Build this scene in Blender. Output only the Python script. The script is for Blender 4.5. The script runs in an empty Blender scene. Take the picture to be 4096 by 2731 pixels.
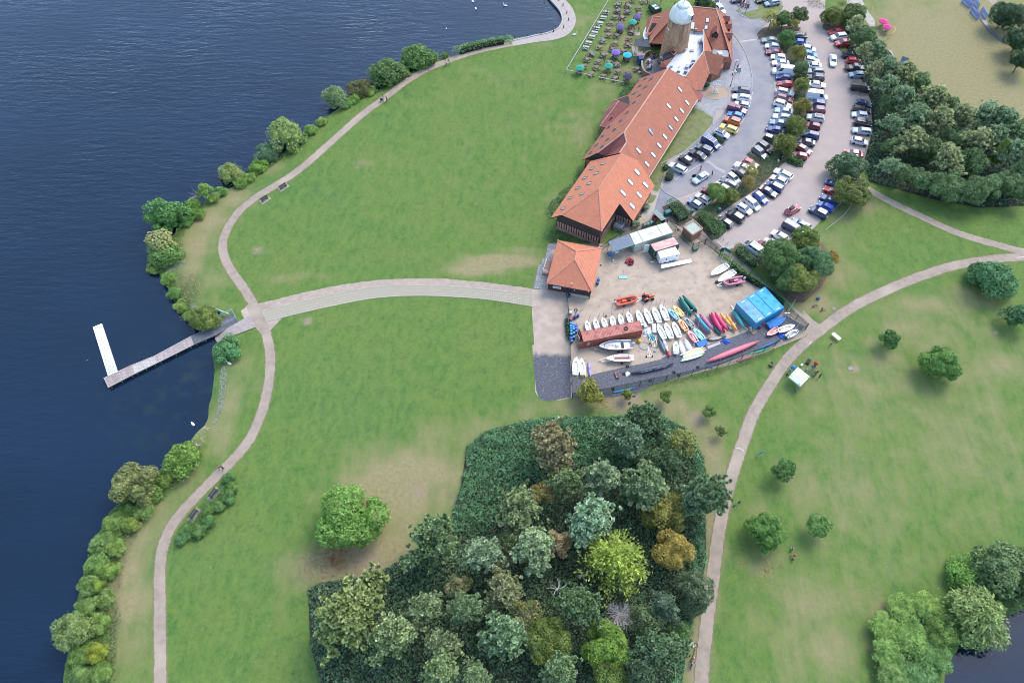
import bpy,bmesh,math,random
import numpy as np
from mathutils import Vector,Matrix
from mathutils.geometry import tessellate_polygon
R=math.radians
SC=bpy.context.scene
COL=SC.collection
# ------------------------------------------------------------------ camera, sky, sun, exposure
CAM_H,PITCH,FPX=126.0,R(57.5),2925.0
cam_d=bpy.data.cameras.new('camera');cam=bpy.data.objects.new('camera',cam_d);COL.objects.link(cam)
cam.location=(0,0,CAM_H);cam.rotation_euler=(R(90)-PITCH,0,0)
cam_d.sensor_width=36.0;cam_d.lens=FPX/4096*36.0;cam_d.clip_start=1;cam_d.clip_end=6000
SC.camera=cam
SUN_EL,SUN_AZ=R(50),R(42)
w=bpy.data.worlds.new('World');SC.world=w;w.use_nodes=True
wn=w.node_tree.nodes;wl=w.node_tree.links
bg=wn['Background'];bg.inputs['Strength'].default_value=0.15
sky=wn.new('ShaderNodeTexSky');sky.sky_type='NISHITA';sky.sun_disc=False
sky.sun_elevation=SUN_EL;sky.sun_rotation=SUN_AZ;sky.air_density=1.0;sky.dust_density=1.0;sky.ozone_density=1.2
wl.new(sky.outputs[0],bg.inputs['Color'])
sun_d=bpy.data.lights.new('sun','SUN');sun=bpy.data.objects.new('sun',sun_d);COL.objects.link(sun)
sun_d.energy=0.9;sun_d.angle=R(30);sun_d.color=(1.0,0.95,0.88)
sdir=Vector((math.sin(SUN_AZ)*math.cos(SUN_EL),math.cos(SUN_AZ)*math.cos(SUN_EL),math.sin(SUN_EL)))
sun.rotation_euler=sdir.to_track_quat('Z','Y').to_euler();sun.location=(60,60,200)
vs=SC.view_settings;vs.view_transform='Standard';vs.look='None';vs.gamma=1.0;vs.use_curve_mapping=False
vs.exposure=1.65
SC.render.engine='CYCLES';SC.cycles.pixel_filter_type='BLACKMAN_HARRIS';SC.cycles.filter_width=1.0
rnd=random.Random(7);NR=np.random.RandomState(11)
# ------------------------------------------------------------------ from the photograph's rays to places in the world
SP,CP=math.sin(PITCH),math.cos(PITCH)
class Frame:
 def __init__(s,ox,oy,k):s.ox,s.oy,s.k=ox,oy,k
 def __call__(s,x,y,z=0.0):
  u=(s.ox+x/s.k-2048)/FPX;v=(s.oy+y/s.k-1365.5)/FPX
  t=(z-CAM_H)/(-SP-v*CP)
  return Vector((u*t,(CP-v*SP)*t,z))
fD=Frame(0,0,1/1.7415)
cA,cB,c1,c3,c5,c6=(Frame(a,b,2.936)for a,b in((2900,0),(2700,450),(2200,0),(2100,450),(2100,850),(2700,850)))
yd,ye=Frame(2100,1100,3.137),Frame(2600,1100,3.136)
cp1,cp2,cp3,cp4=Frame(1850,1550,2.1336),Frame(1150,2031,2.24),Frame(1950,2031,2.24),Frame(2750,1250,2.347)
cf,cg=Frame(3296,0,2.936),Frame(3296,400,2.936)
pj,sh,bk,fP=Frame(300,1100,2.347),Frame(200,500,2.347),Frame(150,1700,2.347),Frame(2550,0,2.987)
tl=Frame(1200,0,1.12)
# ------------------------------------------------------------------ materials
MATS={}
def nodes_of(m):return m.node_tree.nodes,m.node_tree.links
def mat(name,c,rough=.7,c2=None,scale=1.0,lo=.35,hi=.65,spec=.3,metal=0,coat=0,bump=0,bscale=None,stretch=None,obcol=False,island=0,world=True,c3_=None,scale3=.1,lo3=.45,hi3=.7,var=0,alpha=1,transl=0):
 if name in MATS:return MATS[name]
 m=bpy.data.materials.new(name);m.use_nodes=True;N,L=nodes_of(m)
 p=N['Principled BSDF'];p.inputs['Roughness'].default_value=rough;p.inputs['Specular IOR Level'].default_value=spec
 p.inputs['Metallic'].default_value=metal;p.inputs['Coat Weight'].default_value=coat;p.inputs['Coat Roughness'].default_value=.06
 def rgb(c):
  n=N.new('ShaderNodeRGB');n.outputs[0].default_value=(*c,1);return n.outputs[0]
 def mix(f,a,b,mode='MIX'):
  n=N.new('ShaderNodeMix');n.data_type='RGBA';n.blend_type=mode
  if isinstance(f,float)or isinstance(f,int):n.inputs[0].default_value=f
  else:L.new(f,n.inputs[0])
  L.new(a,n.inputs[6]);L.new(b,n.inputs[7]);return n.outputs[2]
 def coord(st):
  if world:
   g=N.new('ShaderNodeNewGeometry').outputs['Position']
  else:g=N.new('ShaderNodeTexCoord').outputs['Object']
  if st:
   mp=N.new('ShaderNodeMapping');mp.inputs['Scale'].default_value=st[:3]
   if len(st)>3:mp.inputs['Rotation'].default_value=(0,0,st[3])
   L.new(g,mp.inputs[0]);g=mp.outputs[0]
  return g
 def noise(sc,lo,hi,st=None,det=4):
  n=N.new('ShaderNodeTexNoise');n.inputs['Scale'].default_value=sc;n.inputs['Detail'].default_value=det
  L.new(coord(st),n.inputs['Vector']);r=N.new('ShaderNodeMapRange');r.clamp=True
  L.new(n.outputs[0],r.inputs[0]);r.inputs[1].default_value=lo;r.inputs[2].default_value=hi;return r.outputs[0]
 if obcol:
  col=N.new('ShaderNodeObjectInfo').outputs['Color']
  if c!=(1,1,1):col=mix(1.0,col,rgb(c),'MULTIPLY')
 else:col=rgb(c)
 if c2:col=mix(noise(scale,lo,hi,stretch),col,rgb(c2)if not obcol else mix(1.0,col,rgb(c2),'MULTIPLY'))
 if c3_:col=mix(noise(scale3,lo3,hi3),col,rgb(c3_))
 if island:
  g=N.new('ShaderNodeNewGeometry').outputs['Random Per Island']
  r=N.new('ShaderNodeMapRange');L.new(g,r.inputs[0]);r.inputs[3].default_value=1-island;r.inputs[4].default_value=1+island
  h=N.new('ShaderNodeHueSaturation');L.new(col,h.inputs['Color']);L.new(r.outputs[0],h.inputs['Value'])
  r2=N.new('ShaderNodeMapRange');L.new(g,r2.inputs[0]);r2.inputs[3].default_value=.515;r2.inputs[4].default_value=.485
  L.new(r2.outputs[0],h.inputs['Hue']);col=h.outputs[0]
 if var:
  g=N.new('ShaderNodeObjectInfo').outputs['Random']
  r=N.new('ShaderNodeMapRange');L.new(g,r.inputs[0]);r.inputs[3].default_value=1-var;r.inputs[4].default_value=1+var
  h=N.new('ShaderNodeHueSaturation');L.new(col,h.inputs['Color']);L.new(r.outputs[0],h.inputs['Value']);col=h.outputs[0]
 L.new(col,p.inputs['Base Color'])
 if bump:
  n=N.new('ShaderNodeTexNoise');n.inputs['Scale'].default_value=bscale or scale*3;n.inputs['Detail'].default_value=3
  L.new(coord(None),n.inputs['Vector']);b=N.new('ShaderNodeBump');b.inputs['Strength'].default_value=min(1,bump);b.inputs['Distance'].default_value=.05
  L.new(n.outputs[0],b.inputs['Height']);L.new(b.outputs[0],p.inputs['Normal'])
 if transl:
  t=N.new('ShaderNodeBsdfTranslucent');L.new(col,t.inputs[0]);mx=N.new('ShaderNodeMixShader');mx.inputs[0].default_value=transl
  L.new(p.outputs[0],mx.inputs[1]);L.new(t.outputs[0],mx.inputs[2]);L.new(mx.outputs[0],N['Material Output'].inputs[0])
 MATS[name]=m;return m
 # ------------------------------------------------------------------ mesh and object helpers
class MB:
 def __init__(s):s.v=[];s.f=[];s.m=[]
 def add(s,vs,fs,mi=0):
  b=len(s.v);s.v+=[tuple(v)for v in vs];s.f+=[tuple(b+i for i in f)for f in fs];s.m+=[mi]*len(fs);return s
 def box(s,c,d,rz=0,mi=0,rx=0,ry=0):
  M=Matrix.Rotation(rz,3,'Z')@Matrix.Rotation(ry,3,'Y')@Matrix.Rotation(rx,3,'X');c=Vector(c)
  vs=[c+M@Vector((x*d[0]/2,y*d[1]/2,z*d[2]/2))for z in(-1,1)for y in(-1,1)for x in(-1,1)]
  return s.add(vs,[(0,2,3,1),(4,5,7,6),(0,1,5,4),(2,6,7,3),(0,4,6,2),(1,3,7,5)],mi)
 def bar(s,a,b,wd,ht=None,mi=0):
  a,b=Vector(a),Vector(b);d=b-a;L=d.length
  if L<1e-6:return s
  q=d.to_track_quat('X','Z').to_matrix();ht=ht or wd;c=(a+b)/2
  vs=[c+q@Vector((x*L/2,y*wd/2,z*ht/2))for z in(-1,1)for y in(-1,1)for x in(-1,1)]
  return s.add(vs,[(0,2,3,1),(4,5,7,6),(0,1,5,4),(2,6,7,3),(0,4,6,2),(1,3,7,5)],mi)
 def tube(s,pts,rad,n=6,mi=0,cap=True):
  pts=[Vector(p)for p in pts];rad=rad if isinstance(rad,(list,tuple))else[rad]*len(pts);rings=[]
  for i,p in enumerate(pts):
   d=(pts[min(i+1,len(pts)-1)]-pts[max(i-1,0)]);q=d.to_track_quat('Z','Y').to_matrix()
   rings.append([p+q@Vector((math.cos(2*math.pi*k/n)*rad[i],math.sin(2*math.pi*k/n)*rad[i],0))for k in range(n)])
  return s.loft(rings,mi,cap)
 def loft(s,rings,mi=0,cap=True,closed=True):
  n=len(rings[0]);vs=[p for r in rings for p in r];fs=[]
  for i in range(len(rings)-1):
   for k in range(n if closed else n-1):
    fs.append((i*n+k,i*n+(k+1)%n,(i+1)*n+(k+1)%n,(i+1)*n+k))
  if cap:fs+=[tuple(range(n-1,-1,-1)),tuple((len(rings)-1)*n+k for k in range(n))]
  return s.add(vs,fs,mi)
 def lathe(s,prof,n=16,mi=0,c=(0,0,0),cap=True):
  c=Vector(c);return s.loft([[c+Vector((r*math.cos(2*math.pi*k/n),r*math.sin(2*math.pi*k/n),z))for k in range(n)]for r,z in prof],mi,cap)
 def prism(s,poly,z0,z1,mi=0,bottom=False):
  n=len(poly);poly=[(p[0],p[1])for p in poly]
  if sum(poly[i][0]*poly[(i+1)%n][1]-poly[(i+1)%n][0]*poly[i][1]for i in range(n))<0:poly=poly[::-1]
  vs=[(x,y,z0)for x,y in poly]+[(x,y,z1)for x,y in poly]
  fs=[(k,(k+1)%n,n+(k+1)%n,n+k)for k in range(n)]
  tri=tessellate_polygon([[Vector((x,y,0))for x,y in poly]])
  for t in tri:
   a,b,c=(Vector((*poly[i],0))for i in t)
   if(b-a).cross(c-a).z<0:t=t[::-1]
   fs.append(tuple(n+i for i in t))
   if bottom:fs.append(tuple(t[::-1]))
  return s.add(vs,fs,mi)
 def sheet(s,poly,z=None,mi=0):
  P=[Vector(p)if len(p)==3 else Vector((p[0],p[1],z))for p in poly]
  if z is not None:P=[Vector((p.x,p.y,z))for p in P]
  fs=[]
  for t in tessellate_polygon([[Vector((p.x,p.y,0))for p in P]]):
   a,b,c=(P[i]for i in t);fs.append(t if(b-a).cross(c-a).z>0 else t[::-1])
  return s.add(P,fs,mi)
 def slab(s,pts,th,mi=0,mi2=None):
  P=[Vector(p)for p in pts];n=len(P);nm=Vector((0,0,0))
  for i in range(n):nm+=P[i].cross(P[(i+1)%n])
  if nm.z<0:P=P[::-1];nm=-nm
  nm.normalize();Q=[p-nm*th for p in P]
  s.add(P+Q,[tuple(range(n))],mi)
  b=len(s.v)-2*n
  s.f+=[tuple(b+n+n-1-i for i in range(n))]+[(b+n+i,b+n+(i+1)%n,b+(i+1)%n,b+i)for i in range(n)]
  s.m+=[mi if mi2 is None else mi2]*(n+1);return s
 def mesh(s,name,mats,smooth=False):
  me=bpy.data.meshes.new(name);me.from_pydata(s.v,[],s.f)
  for m in(mats if isinstance(mats,(list,tuple))else[mats]):me.materials.append(m)
  me.polygons.foreach_set('material_index',s.m)
  if smooth:me.polygons.foreach_set('use_smooth',[True]*len(me.polygons))
  me.update();return me
 def build(s,name,mats,parent=None,loc=(0,0,0),rz=0,smooth=False):return obj(name,s.mesh(name,mats,smooth),parent,loc,rz)
def quads_mesh(name,V,mats,mi=None,nq=4):
 n=len(V);me=bpy.data.meshes.new(name);me.vertices.add(n*nq);me.vertices.foreach_set('co',np.ascontiguousarray(V,dtype=np.float32).ravel())
 me.loops.add(n*nq);me.loops.foreach_set('vertex_index',np.arange(n*nq,dtype=np.int32))
 me.polygons.add(n);me.polygons.foreach_set('loop_start',np.arange(0,n*nq,nq,dtype=np.int32))
 for m in(mats if isinstance(mats,(list,tuple))else[mats]):me.materials.append(m)
 if mi is not None:me.polygons.foreach_set('material_index',np.asarray(mi,dtype=np.int32))
 me.update(calc_edges=True);me.validate();return me
def obj(name,me,parent=None,loc=(0,0,0),rz=0,color=None,scale=None):
 o=bpy.data.objects.new(name,me);COL.objects.link(o);o.location=loc;o.rotation_euler=(0,0,rz)
 if parent:o.parent=parent
 if color:o.color=(*color,1)
 if scale:o.scale=scale
 return o
LABELS={}
def tag(o,label=None,cat=None,group=None,kind=None):
 if label:o['label']=label;LABELS.setdefault(label,[]).append(o.name)
 if cat:o['category']=cat
 if group:o['group']=group
 if kind:o['kind']=kind
 return o
def thing(name,label,cat,loc=(0,0,0),rz=0,group=None,scale=None):
 o=obj(name,None,None,loc,rz,scale=scale);o.empty_display_size=.3;return tag(o,label,cat,group)
def struct(name,mb,m,smooth=False):return tag(mb.build(name,m,smooth=smooth),kind='structure')
def kids(o):return KIDS.get(o.name,())
KIDS={}
def tree_of(root):
 KIDS[root.name]=[c for c in COL.objects if c.parent==root]
 for c in KIDS[root.name]:KIDS[c.name]=[g for g in COL.objects if g.parent==c]
 return root
def dup(root,loc,rz,label=None,group=None,color=None,scale=None):
 r=root.copy();COL.objects.link(r);r.location=loc;r.rotation_euler=(0,0,rz)
 if scale:r.scale=scale
 tag(r,label,None,group)
 if color:r.color=(*color,1)
 for ch in kids(root):
  c=ch.copy();COL.objects.link(c);c.parent=r
  if color:c.color=(*color,1)
  for g in kids(ch):
   d=g.copy();COL.objects.link(d);d.parent=c
   if color:d.color=(*color,1)
 return r
class Proto:
 def __init__(s,root):s.root=tree_of(root);s.used=False
 def put(s,loc,rz,label,group=None,color=None,scale=None):
  if s.used:return dup(s.root,loc,rz,label,group,color,scale)
  s.used=True;o=s.root;o.location=loc;o.rotation_euler=(0,0,rz);tag(o,label,None,group)
  if scale:o.scale=scale
  if color:
   for c in[o]+kids(o):c.color=(*color,1)
  return o
def strip(pts,wd,z,jit=0.0):
 P=smooth_line(pts,16 if jit else 5);L,Rr=[],[]
 for i,p in enumerate(P):
  d=(P[min(i+1,len(P)-1)]-P[max(i-1,0)]);d.z=0;d.normalize();n=Vector((-d.y,d.x,0))
  w_=wd(i/(len(P)-1))if callable(wd)else wd
  L.append(p+n*(w_/2+rnd.uniform(-jit,jit)));Rr.append(p-n*(w_/2+rnd.uniform(-jit,jit)))
 for q in L+Rr:q.z=z
 return L,Rr
def smooth_line(pts,sub=5):
 P=[Vector(p)for p in pts]
 if len(P)<3:return P
 Q=[P[0]*2-P[1]]+P+[P[-1]*2-P[-2]];out=[]
 for i in range(1,len(Q)-2):
  a,b,c,d=Q[i-1:i+3]
  for k in range(sub):
   t=k/sub;out.append(.5*((2*b)+(c-a)*t+(2*a-5*b+4*c-d)*t*t+(3*b-a-3*c+d)*t**3))
 return out+[P[-1]]
def band(mb,pts,wd,z,mi=0,jit=0.0):
 L,Rr=strip(pts,wd,z,jit);n=len(L)
 return mb.add(L+Rr,[(i,n+i,n+i+1,i+1)for i in range(n-1)],mi)
def heading(fr,x,y,ang,z=0.):
 a=fr(x,y,z);b=fr(x+20*math.cos(R(ang)),y+20*math.sin(R(ang)),z);return math.atan2(b.y-a.y,b.x-a.x)
def inside(px,py,poly):
 c=np.zeros(px.shape,bool);n=len(poly)
 for i in range(n):
  x0,y0=poly[i][0],poly[i][1];x1,y1=poly[(i+1)%n][0],poly[(i+1)%n][1]
  if y0==y1:continue
  c^=((y0>py)!=(y1>py))&(px<(x1-x0)*(py-y0)/(y1-y0)+x0)
 return c
def dist_poly(px,py,poly):
 d=np.full(px.shape,1e9);n=len(poly)
 for i in range(n):
  x0,y0=poly[i][0],poly[i][1];x1,y1=poly[(i+1)%n][0],poly[(i+1)%n][1]
  dx,dy=x1-x0,y1-y0;t=np.clip(((px-x0)*dx+(py-y0)*dy)/max(1e-9,dx*dx+dy*dy),0,1)
  d=np.minimum(d,np.hypot(px-x0-t*dx,py-y0-t*dy))
 return d
ORD=['first','second','third','fourth','fifth','sixth','seventh','eighth','ninth','tenth','eleventh','twelfth']
# ================================================================== SETTING: land, water, paths, surfaces
LAKE_D=[(1262,-8),(1283,18),(1291,45),(1283,66),(1250,80),(1180,90),(1110,100),(1040,128),(1000,137),(905,187),(830,222),(790,242),(745,268),(690,322),(610,385),(560,418),(500,443),(430,493),(398,540),(352,600),(376,650),(418,700),(436,735),(500,760),(508,778),(488,800),(495,850),(490,910),(470,975),(440,1010),(385,1075),(310,1130),(262,1170),(228,1220),(200,1290),(184,1360),(170,1430),(155,1500),(145,1568),(120,1750)]
LAKE=[tuple(fD(x,y,-.5)[:2])for x,y in LAKE_D]+[(-110,-150),(-1500,-150),(-1500,900),(-20,900),(0,300)]
POND=[tuple(fD(x,y,-.5)[:2])for x,y in[(2150,1640),(2180,1520),(2215,1455),(2280,1425),(2352,1395),(2500,1370),(2800,1500),(2800,1900),(2150,1900)]]
DRY=[(700,300,4,3,.5),(620,385,5,3,.6),(540,455,6,4,.9),(480,505,6,5,1),(450,560,5,6,1),(440,610,4,5,.9),(490,640,5,5,.6),(480,690,4,4,.45),(560,850,4,6,.5),(530,920,3,7,.75),(500,985,4,6,.8),(430,1110,4,4,.6),(360,1180,4,4,.75),(320,1240,4,5,.85),(292,1310,4,6,.9),(290,1390,5,6,.95),(300,1480,4,6,.7),(320,1380,3,8,.5),(900,1130,10,8,1.3),(960,1085,9,6,1.1),(1030,1010,8,5,.6),(1000,1130,6,6,.75),(930,1200,6,6,.85),(850,1270,9,5,1.3),(770,1300,9,4,1.2),(1050,1090,3,7,.8),(880,1070,6,3,.6),(1150,600,9,1.8,1.6),(1090,618,7,1.8,1.3),(1190,575,6,1.5,.6),(640,640,4,2,.6),(610,580,3,2,.45),(710,633,5,1.3,.6),(1000,240,9,4,.25),(1150,180,12,5,.35),(1330,300,6,12,.5),(1390,210,6,6,.5),(1270,470,5,6,.35),(1380,120,10,12,.3),(1335,60,6,10,.5),(1250,105,5,2,.4),(840,375,3,2,.65),(1080,160,8,2,.4),(1300,935,14,2.5,.6),(1420,925,10,2.5,.95),(1530,935,9,3,.9),(1600,975,5,4,.9),(1640,1040,3,7,.95),(1650,1130,2,5,.8),(1635,1210,2,8,1),(1620,1330,2,8,1),(1600,1450,2.5,8,1),(1595,1540,2.5,6,1),(1500,900,8,2,.55),(1580,885,8,2,.6),(1680,860,6,2,.45),(1200,950,8,3,.5),(1100,985,5,3,.5),(1880,690,4,4,.9),(1850,705,5,2.5,.9),(1900,620,6,6,.85),(1930,560,7,5,.5),(1985,470,4,4,.85),(1930,500,4,4,.7),(1960,650,9,5,.35),(1860,550,4,3,.8),(2130,700,12,3,.75),(2230,690,8,4,.7),(2000,790,6,3,.5),(2080,755,9,3,.7),(2230,760,12,4,.5),(2290,840,8,5,.7),(2200,870,6,4,.7),(2100,900,9,4,.5),(2020,950,8,4,.45),(1965,845,1.6,1.2,1),(2150,980,9,5,.5),(1920,1010,9,6,.4),(1850,1110,6,4,.55),(1760,1290,5,4,.6),(1900,1240,6,5,.45),(1850,1390,6,7,.7),(1900,1480,7,6,.75),(1830,1500,5,6,.6),(2000,1380,6,4,.6),(2020,1400,4,3,.7),(2110,1290,8,5,.35),(2240,1200,10,5,.4),(1740,1420,4,8,.4),(1745,1180,3,5,.5),(1700,990,3,4,.3),(2040,820,4,3,.7),(2180,120,26,26,1.3),(2260,40,20,20,1.1),(2100,50,14,18,1.0),(2250,200,18,16,1.25),(2330,240,14,12,1.2),(2120,130,10,12,.35),(2050,10,8,6,.2),(1760,20,8,5,.5),(1600,300,4,8,.35),(2000,900,22,16,.50),(2200,1000,22,20,.50),(1950,1150,16,16,.50),(2150,1200,18,14,.28),(1900,1420,14,14,.50),(2150,760,22,12,.50),(1180,980,16,6,.35),(1050,400,26,22,.16),(1250,300,14,20,.25),(2050,500,20,8,.12),(600,1400,10,14,.1),(1450,100,9,24,.55),(1480,170,5,6,.75),(1440,60,6,8,.4)]
BARE=[(x,y,r,r,s)for x,y,r,s in[(1330,925,3,.5),(1430,920,4,.7),(1450,912,2,.9),(1600,960,2,.8),(1645,1080,2,.6),(1965,845,.9,.9),(706,738,1.2,1),(690,728,.8,.8),(590,575,1.6,.8),(760,740,.6,.7),(800,720,.6,.7),(1860,700,1.5,.6),(1480,170,2,.6),(960,1130,2,.7),(1050,1150,1.5,.8),(840,1290,4,.7),(1635,1230,1.2,.8),(1600,1480,1.5,.7),(1597,1540,1.8,.8),(2290,765,1,.9),(820,385,1,.7),(1420,60,2,.4)]]
xs=np.concatenate([-np.geomspace(2000,175,18),np.arange(-170,171,1.1),np.geomspace(175,2000,18)]);ys=np.concatenate([-np.geomspace(600,8,12),np.arange(0,236,1.1),np.geomspace(240,2500,16)])
GX,GY=np.meshgrid(xs,ys);gx,gy=GX.ravel(),GY.ravel()
def signed(poly):
 d=dist_poly(gx,gy,poly);return np.where(inside(gx,gy,poly),-d,d)
def vnoise(x,y,s,seed=0):
 def h(i,j):v=np.sin(i*127.1+j*311.7+seed*17.3)*43758.5453;return v-np.floor(v)
 x,y=x/s,y/s;i,j=np.floor(x),np.floor(y);a,b=x-i,y-j;a=a*a*(3-2*a);b=b*b*(3-2*b)
 return(h(i,j)*(1-a)+h(i+1,j)*a)*(1-b)+(h(i,j+1)*(1-a)+h(i+1,j+1)*a)*b
sd_l,sd_p=signed(LAKE),signed(POND);sd=np.minimum(sd_l,sd_p)+(vnoise(gx,gy,3,1)-.5)*.7
gz=np.clip(-.5+.35*sd,-1.8,0)
def patches(lst):
 a=np.zeros_like(gx)
 for x,y,rx,ry,s in lst:
  c=fD(x,y);d2=((gx-c.x)/rx)**2+((gy-c.y)/ry)**2;a=np.maximum(a,s*np.exp(-d2*.9))
 return a
dry,bare=patches(DRY),patches(BARE)
me=bpy.data.meshes.new('ground');nx,ny=len(xs),len(ys)
idx=np.arange(nx*ny).reshape(ny,nx);Q=np.stack([idx[:-1,:-1],idx[:-1,1:],idx[1:,1:],idx[1:,:-1]],-1).reshape(-1,4)
me.vertices.add(nx*ny);me.vertices.foreach_set('co',np.stack([gx,gy,gz],1).astype(np.float32).ravel())
me.loops.add(len(Q)*4);me.loops.foreach_set('vertex_index',Q.astype(np.int32).ravel());me.polygons.add(len(Q));me.polygons.foreach_set('loop_start',np.arange(0,len(Q)*4,4,dtype=np.int32))
me.polygons.foreach_set('use_smooth',np.ones(len(Q),bool));me.update(calc_edges=True)
for nm,a in(('dry',dry),('bare',bare)):
 at=me.attributes.new(nm,'FLOAT','POINT');at.data.foreach_set('value',a.astype(np.float32))
def grass_material():
 m=bpy.data.materials.new('grass');m.use_nodes=True;N,L=nodes_of(m);p=N['Principled BSDF'];p.inputs['Roughness'].default_value=.85;p.inputs['Specular IOR Level'].default_value=.15
 pos=N.new('ShaderNodeNewGeometry').outputs['Position']
 def noise(sc,st=None,det=4,rough=.55):
  n=N.new('ShaderNodeTexNoise');n.inputs['Scale'].default_value=sc;n.inputs['Detail'].default_value=det;n.inputs['Roughness'].default_value=rough
  if st:
   mp=N.new('ShaderNodeMapping');mp.inputs['Scale'].default_value=(st[0],st[1],1);mp.inputs['Rotation'].default_value=(0,0,st[2]);L.new(pos,mp.inputs[0]);L.new(mp.outputs[0],n.inputs['Vector'])
  else:L.new(pos,n.inputs['Vector'])
  return n.outputs[0]
 def rng(s,a,b,c=0,d=1):
  r=N.new('ShaderNodeMapRange');L.new(s,r.inputs[0]);r.inputs[1].default_value,r.inputs[2].default_value,r.inputs[3].default_value,r.inputs[4].default_value=a,b,c,d;return r.outputs[0]
 def mth(op,a,b):
  n=N.new('ShaderNodeMath');n.operation=op
  for i,q in enumerate((a,b)):
   if isinstance(q,(int,float)):n.inputs[i].default_value=q
   else:L.new(q,n.inputs[i])
  n.use_clamp=False;return n.outputs[0]
 def mix(f,a,b):
  n=N.new('ShaderNodeMix');n.data_type='RGBA'
  L.new(f,n.inputs[0])
  for i,q in((6,a),(7,b)):
   if isinstance(q,tuple):n.inputs[i].default_value=(*q,1)
   else:L.new(q,n.inputs[i])
  return n.outputs[2]
 def attr(n):
  a=N.new('ShaderNodeAttribute');a.attribute_name=n;return a.outputs['Fac']
 big,mid,fine,tiny,streak=noise(.045,det=3),noise(.22),noise(1.4,det=5,rough=.65),noise(5.5,det=3),noise(.5,(1,.2,R(-55)),4)
 lush=mix(rng(big,.38,.62),(.054,.140,.021),(.090,.166,.027))
 lush=mix(rng(mid,.35,.68),lush,(.116,.178,.034))
 lush=mix(rng(noise(.085,det=4,rough=.6),.46,.66,0,.7),lush,(.150,.178,.038))
 lush=mix(rng(noise(.03,(1,1.4,.6),2),.5,.68,0,.5),lush,(.052,.135,.040))
 lush=mix(rng(fine,.36,.68,0,.85),lush,(.040,.098,.026))
 lush=mix(rng(noise(.65,(1,.55,R(-50)),7,.78),.40,.62,0,.8),lush,(.130,.186,.038))
 lush=mix(rng(tiny,.52,.72,0,.75),lush,(.160,.220,.085))
 d=mth('ADD',mth('MULTIPLY',attr('dry'),1.22),mth('MULTIPLY',mth('SUBTRACT',mth('ADD',mth('MULTIPLY',fine,.5),mth('ADD',mth('MULTIPLY',mid,.5),mth('MULTIPLY',streak,.4))),.72),2.0))
 straw=mix(rng(fine,.3,.7),(.300,.235,.125),(.200,.180,.080))
 col=mix(rng(d,.22,1.1,0,.92),lush,straw)
 b=mth('ADD',attr('bare'),mth('MULTIPLY',mth('SUBTRACT',fine,.5),.9))
 col=mix(rng(b,.35,.8),col,mix(rng(tiny,.4,.65),(.230,.165,.115),(.300,.240,.170)))
 v=N.new('ShaderNodeTexVoronoi');v.inputs['Scale'].default_value=.9;L.new(pos,v.inputs['Vector'])
 col=mix(mth('MULTIPLY',rng(v.outputs['Distance'],.07,.04),rng(mid,.48,.52)),col,(.33,.34,.24))
 L.new(col,p.inputs['Base Color'])
 bm=N.new('ShaderNodeBump');bm.inputs['Strength'].default_value=.6;bm.inputs['Distance'].default_value=.12;L.new(fine,bm.inputs['Height']);L.new(bm.outputs[0],p.inputs['Normal'])
 return m
me.materials.append(grass_material());tag(obj('ground',me),kind='structure')
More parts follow.
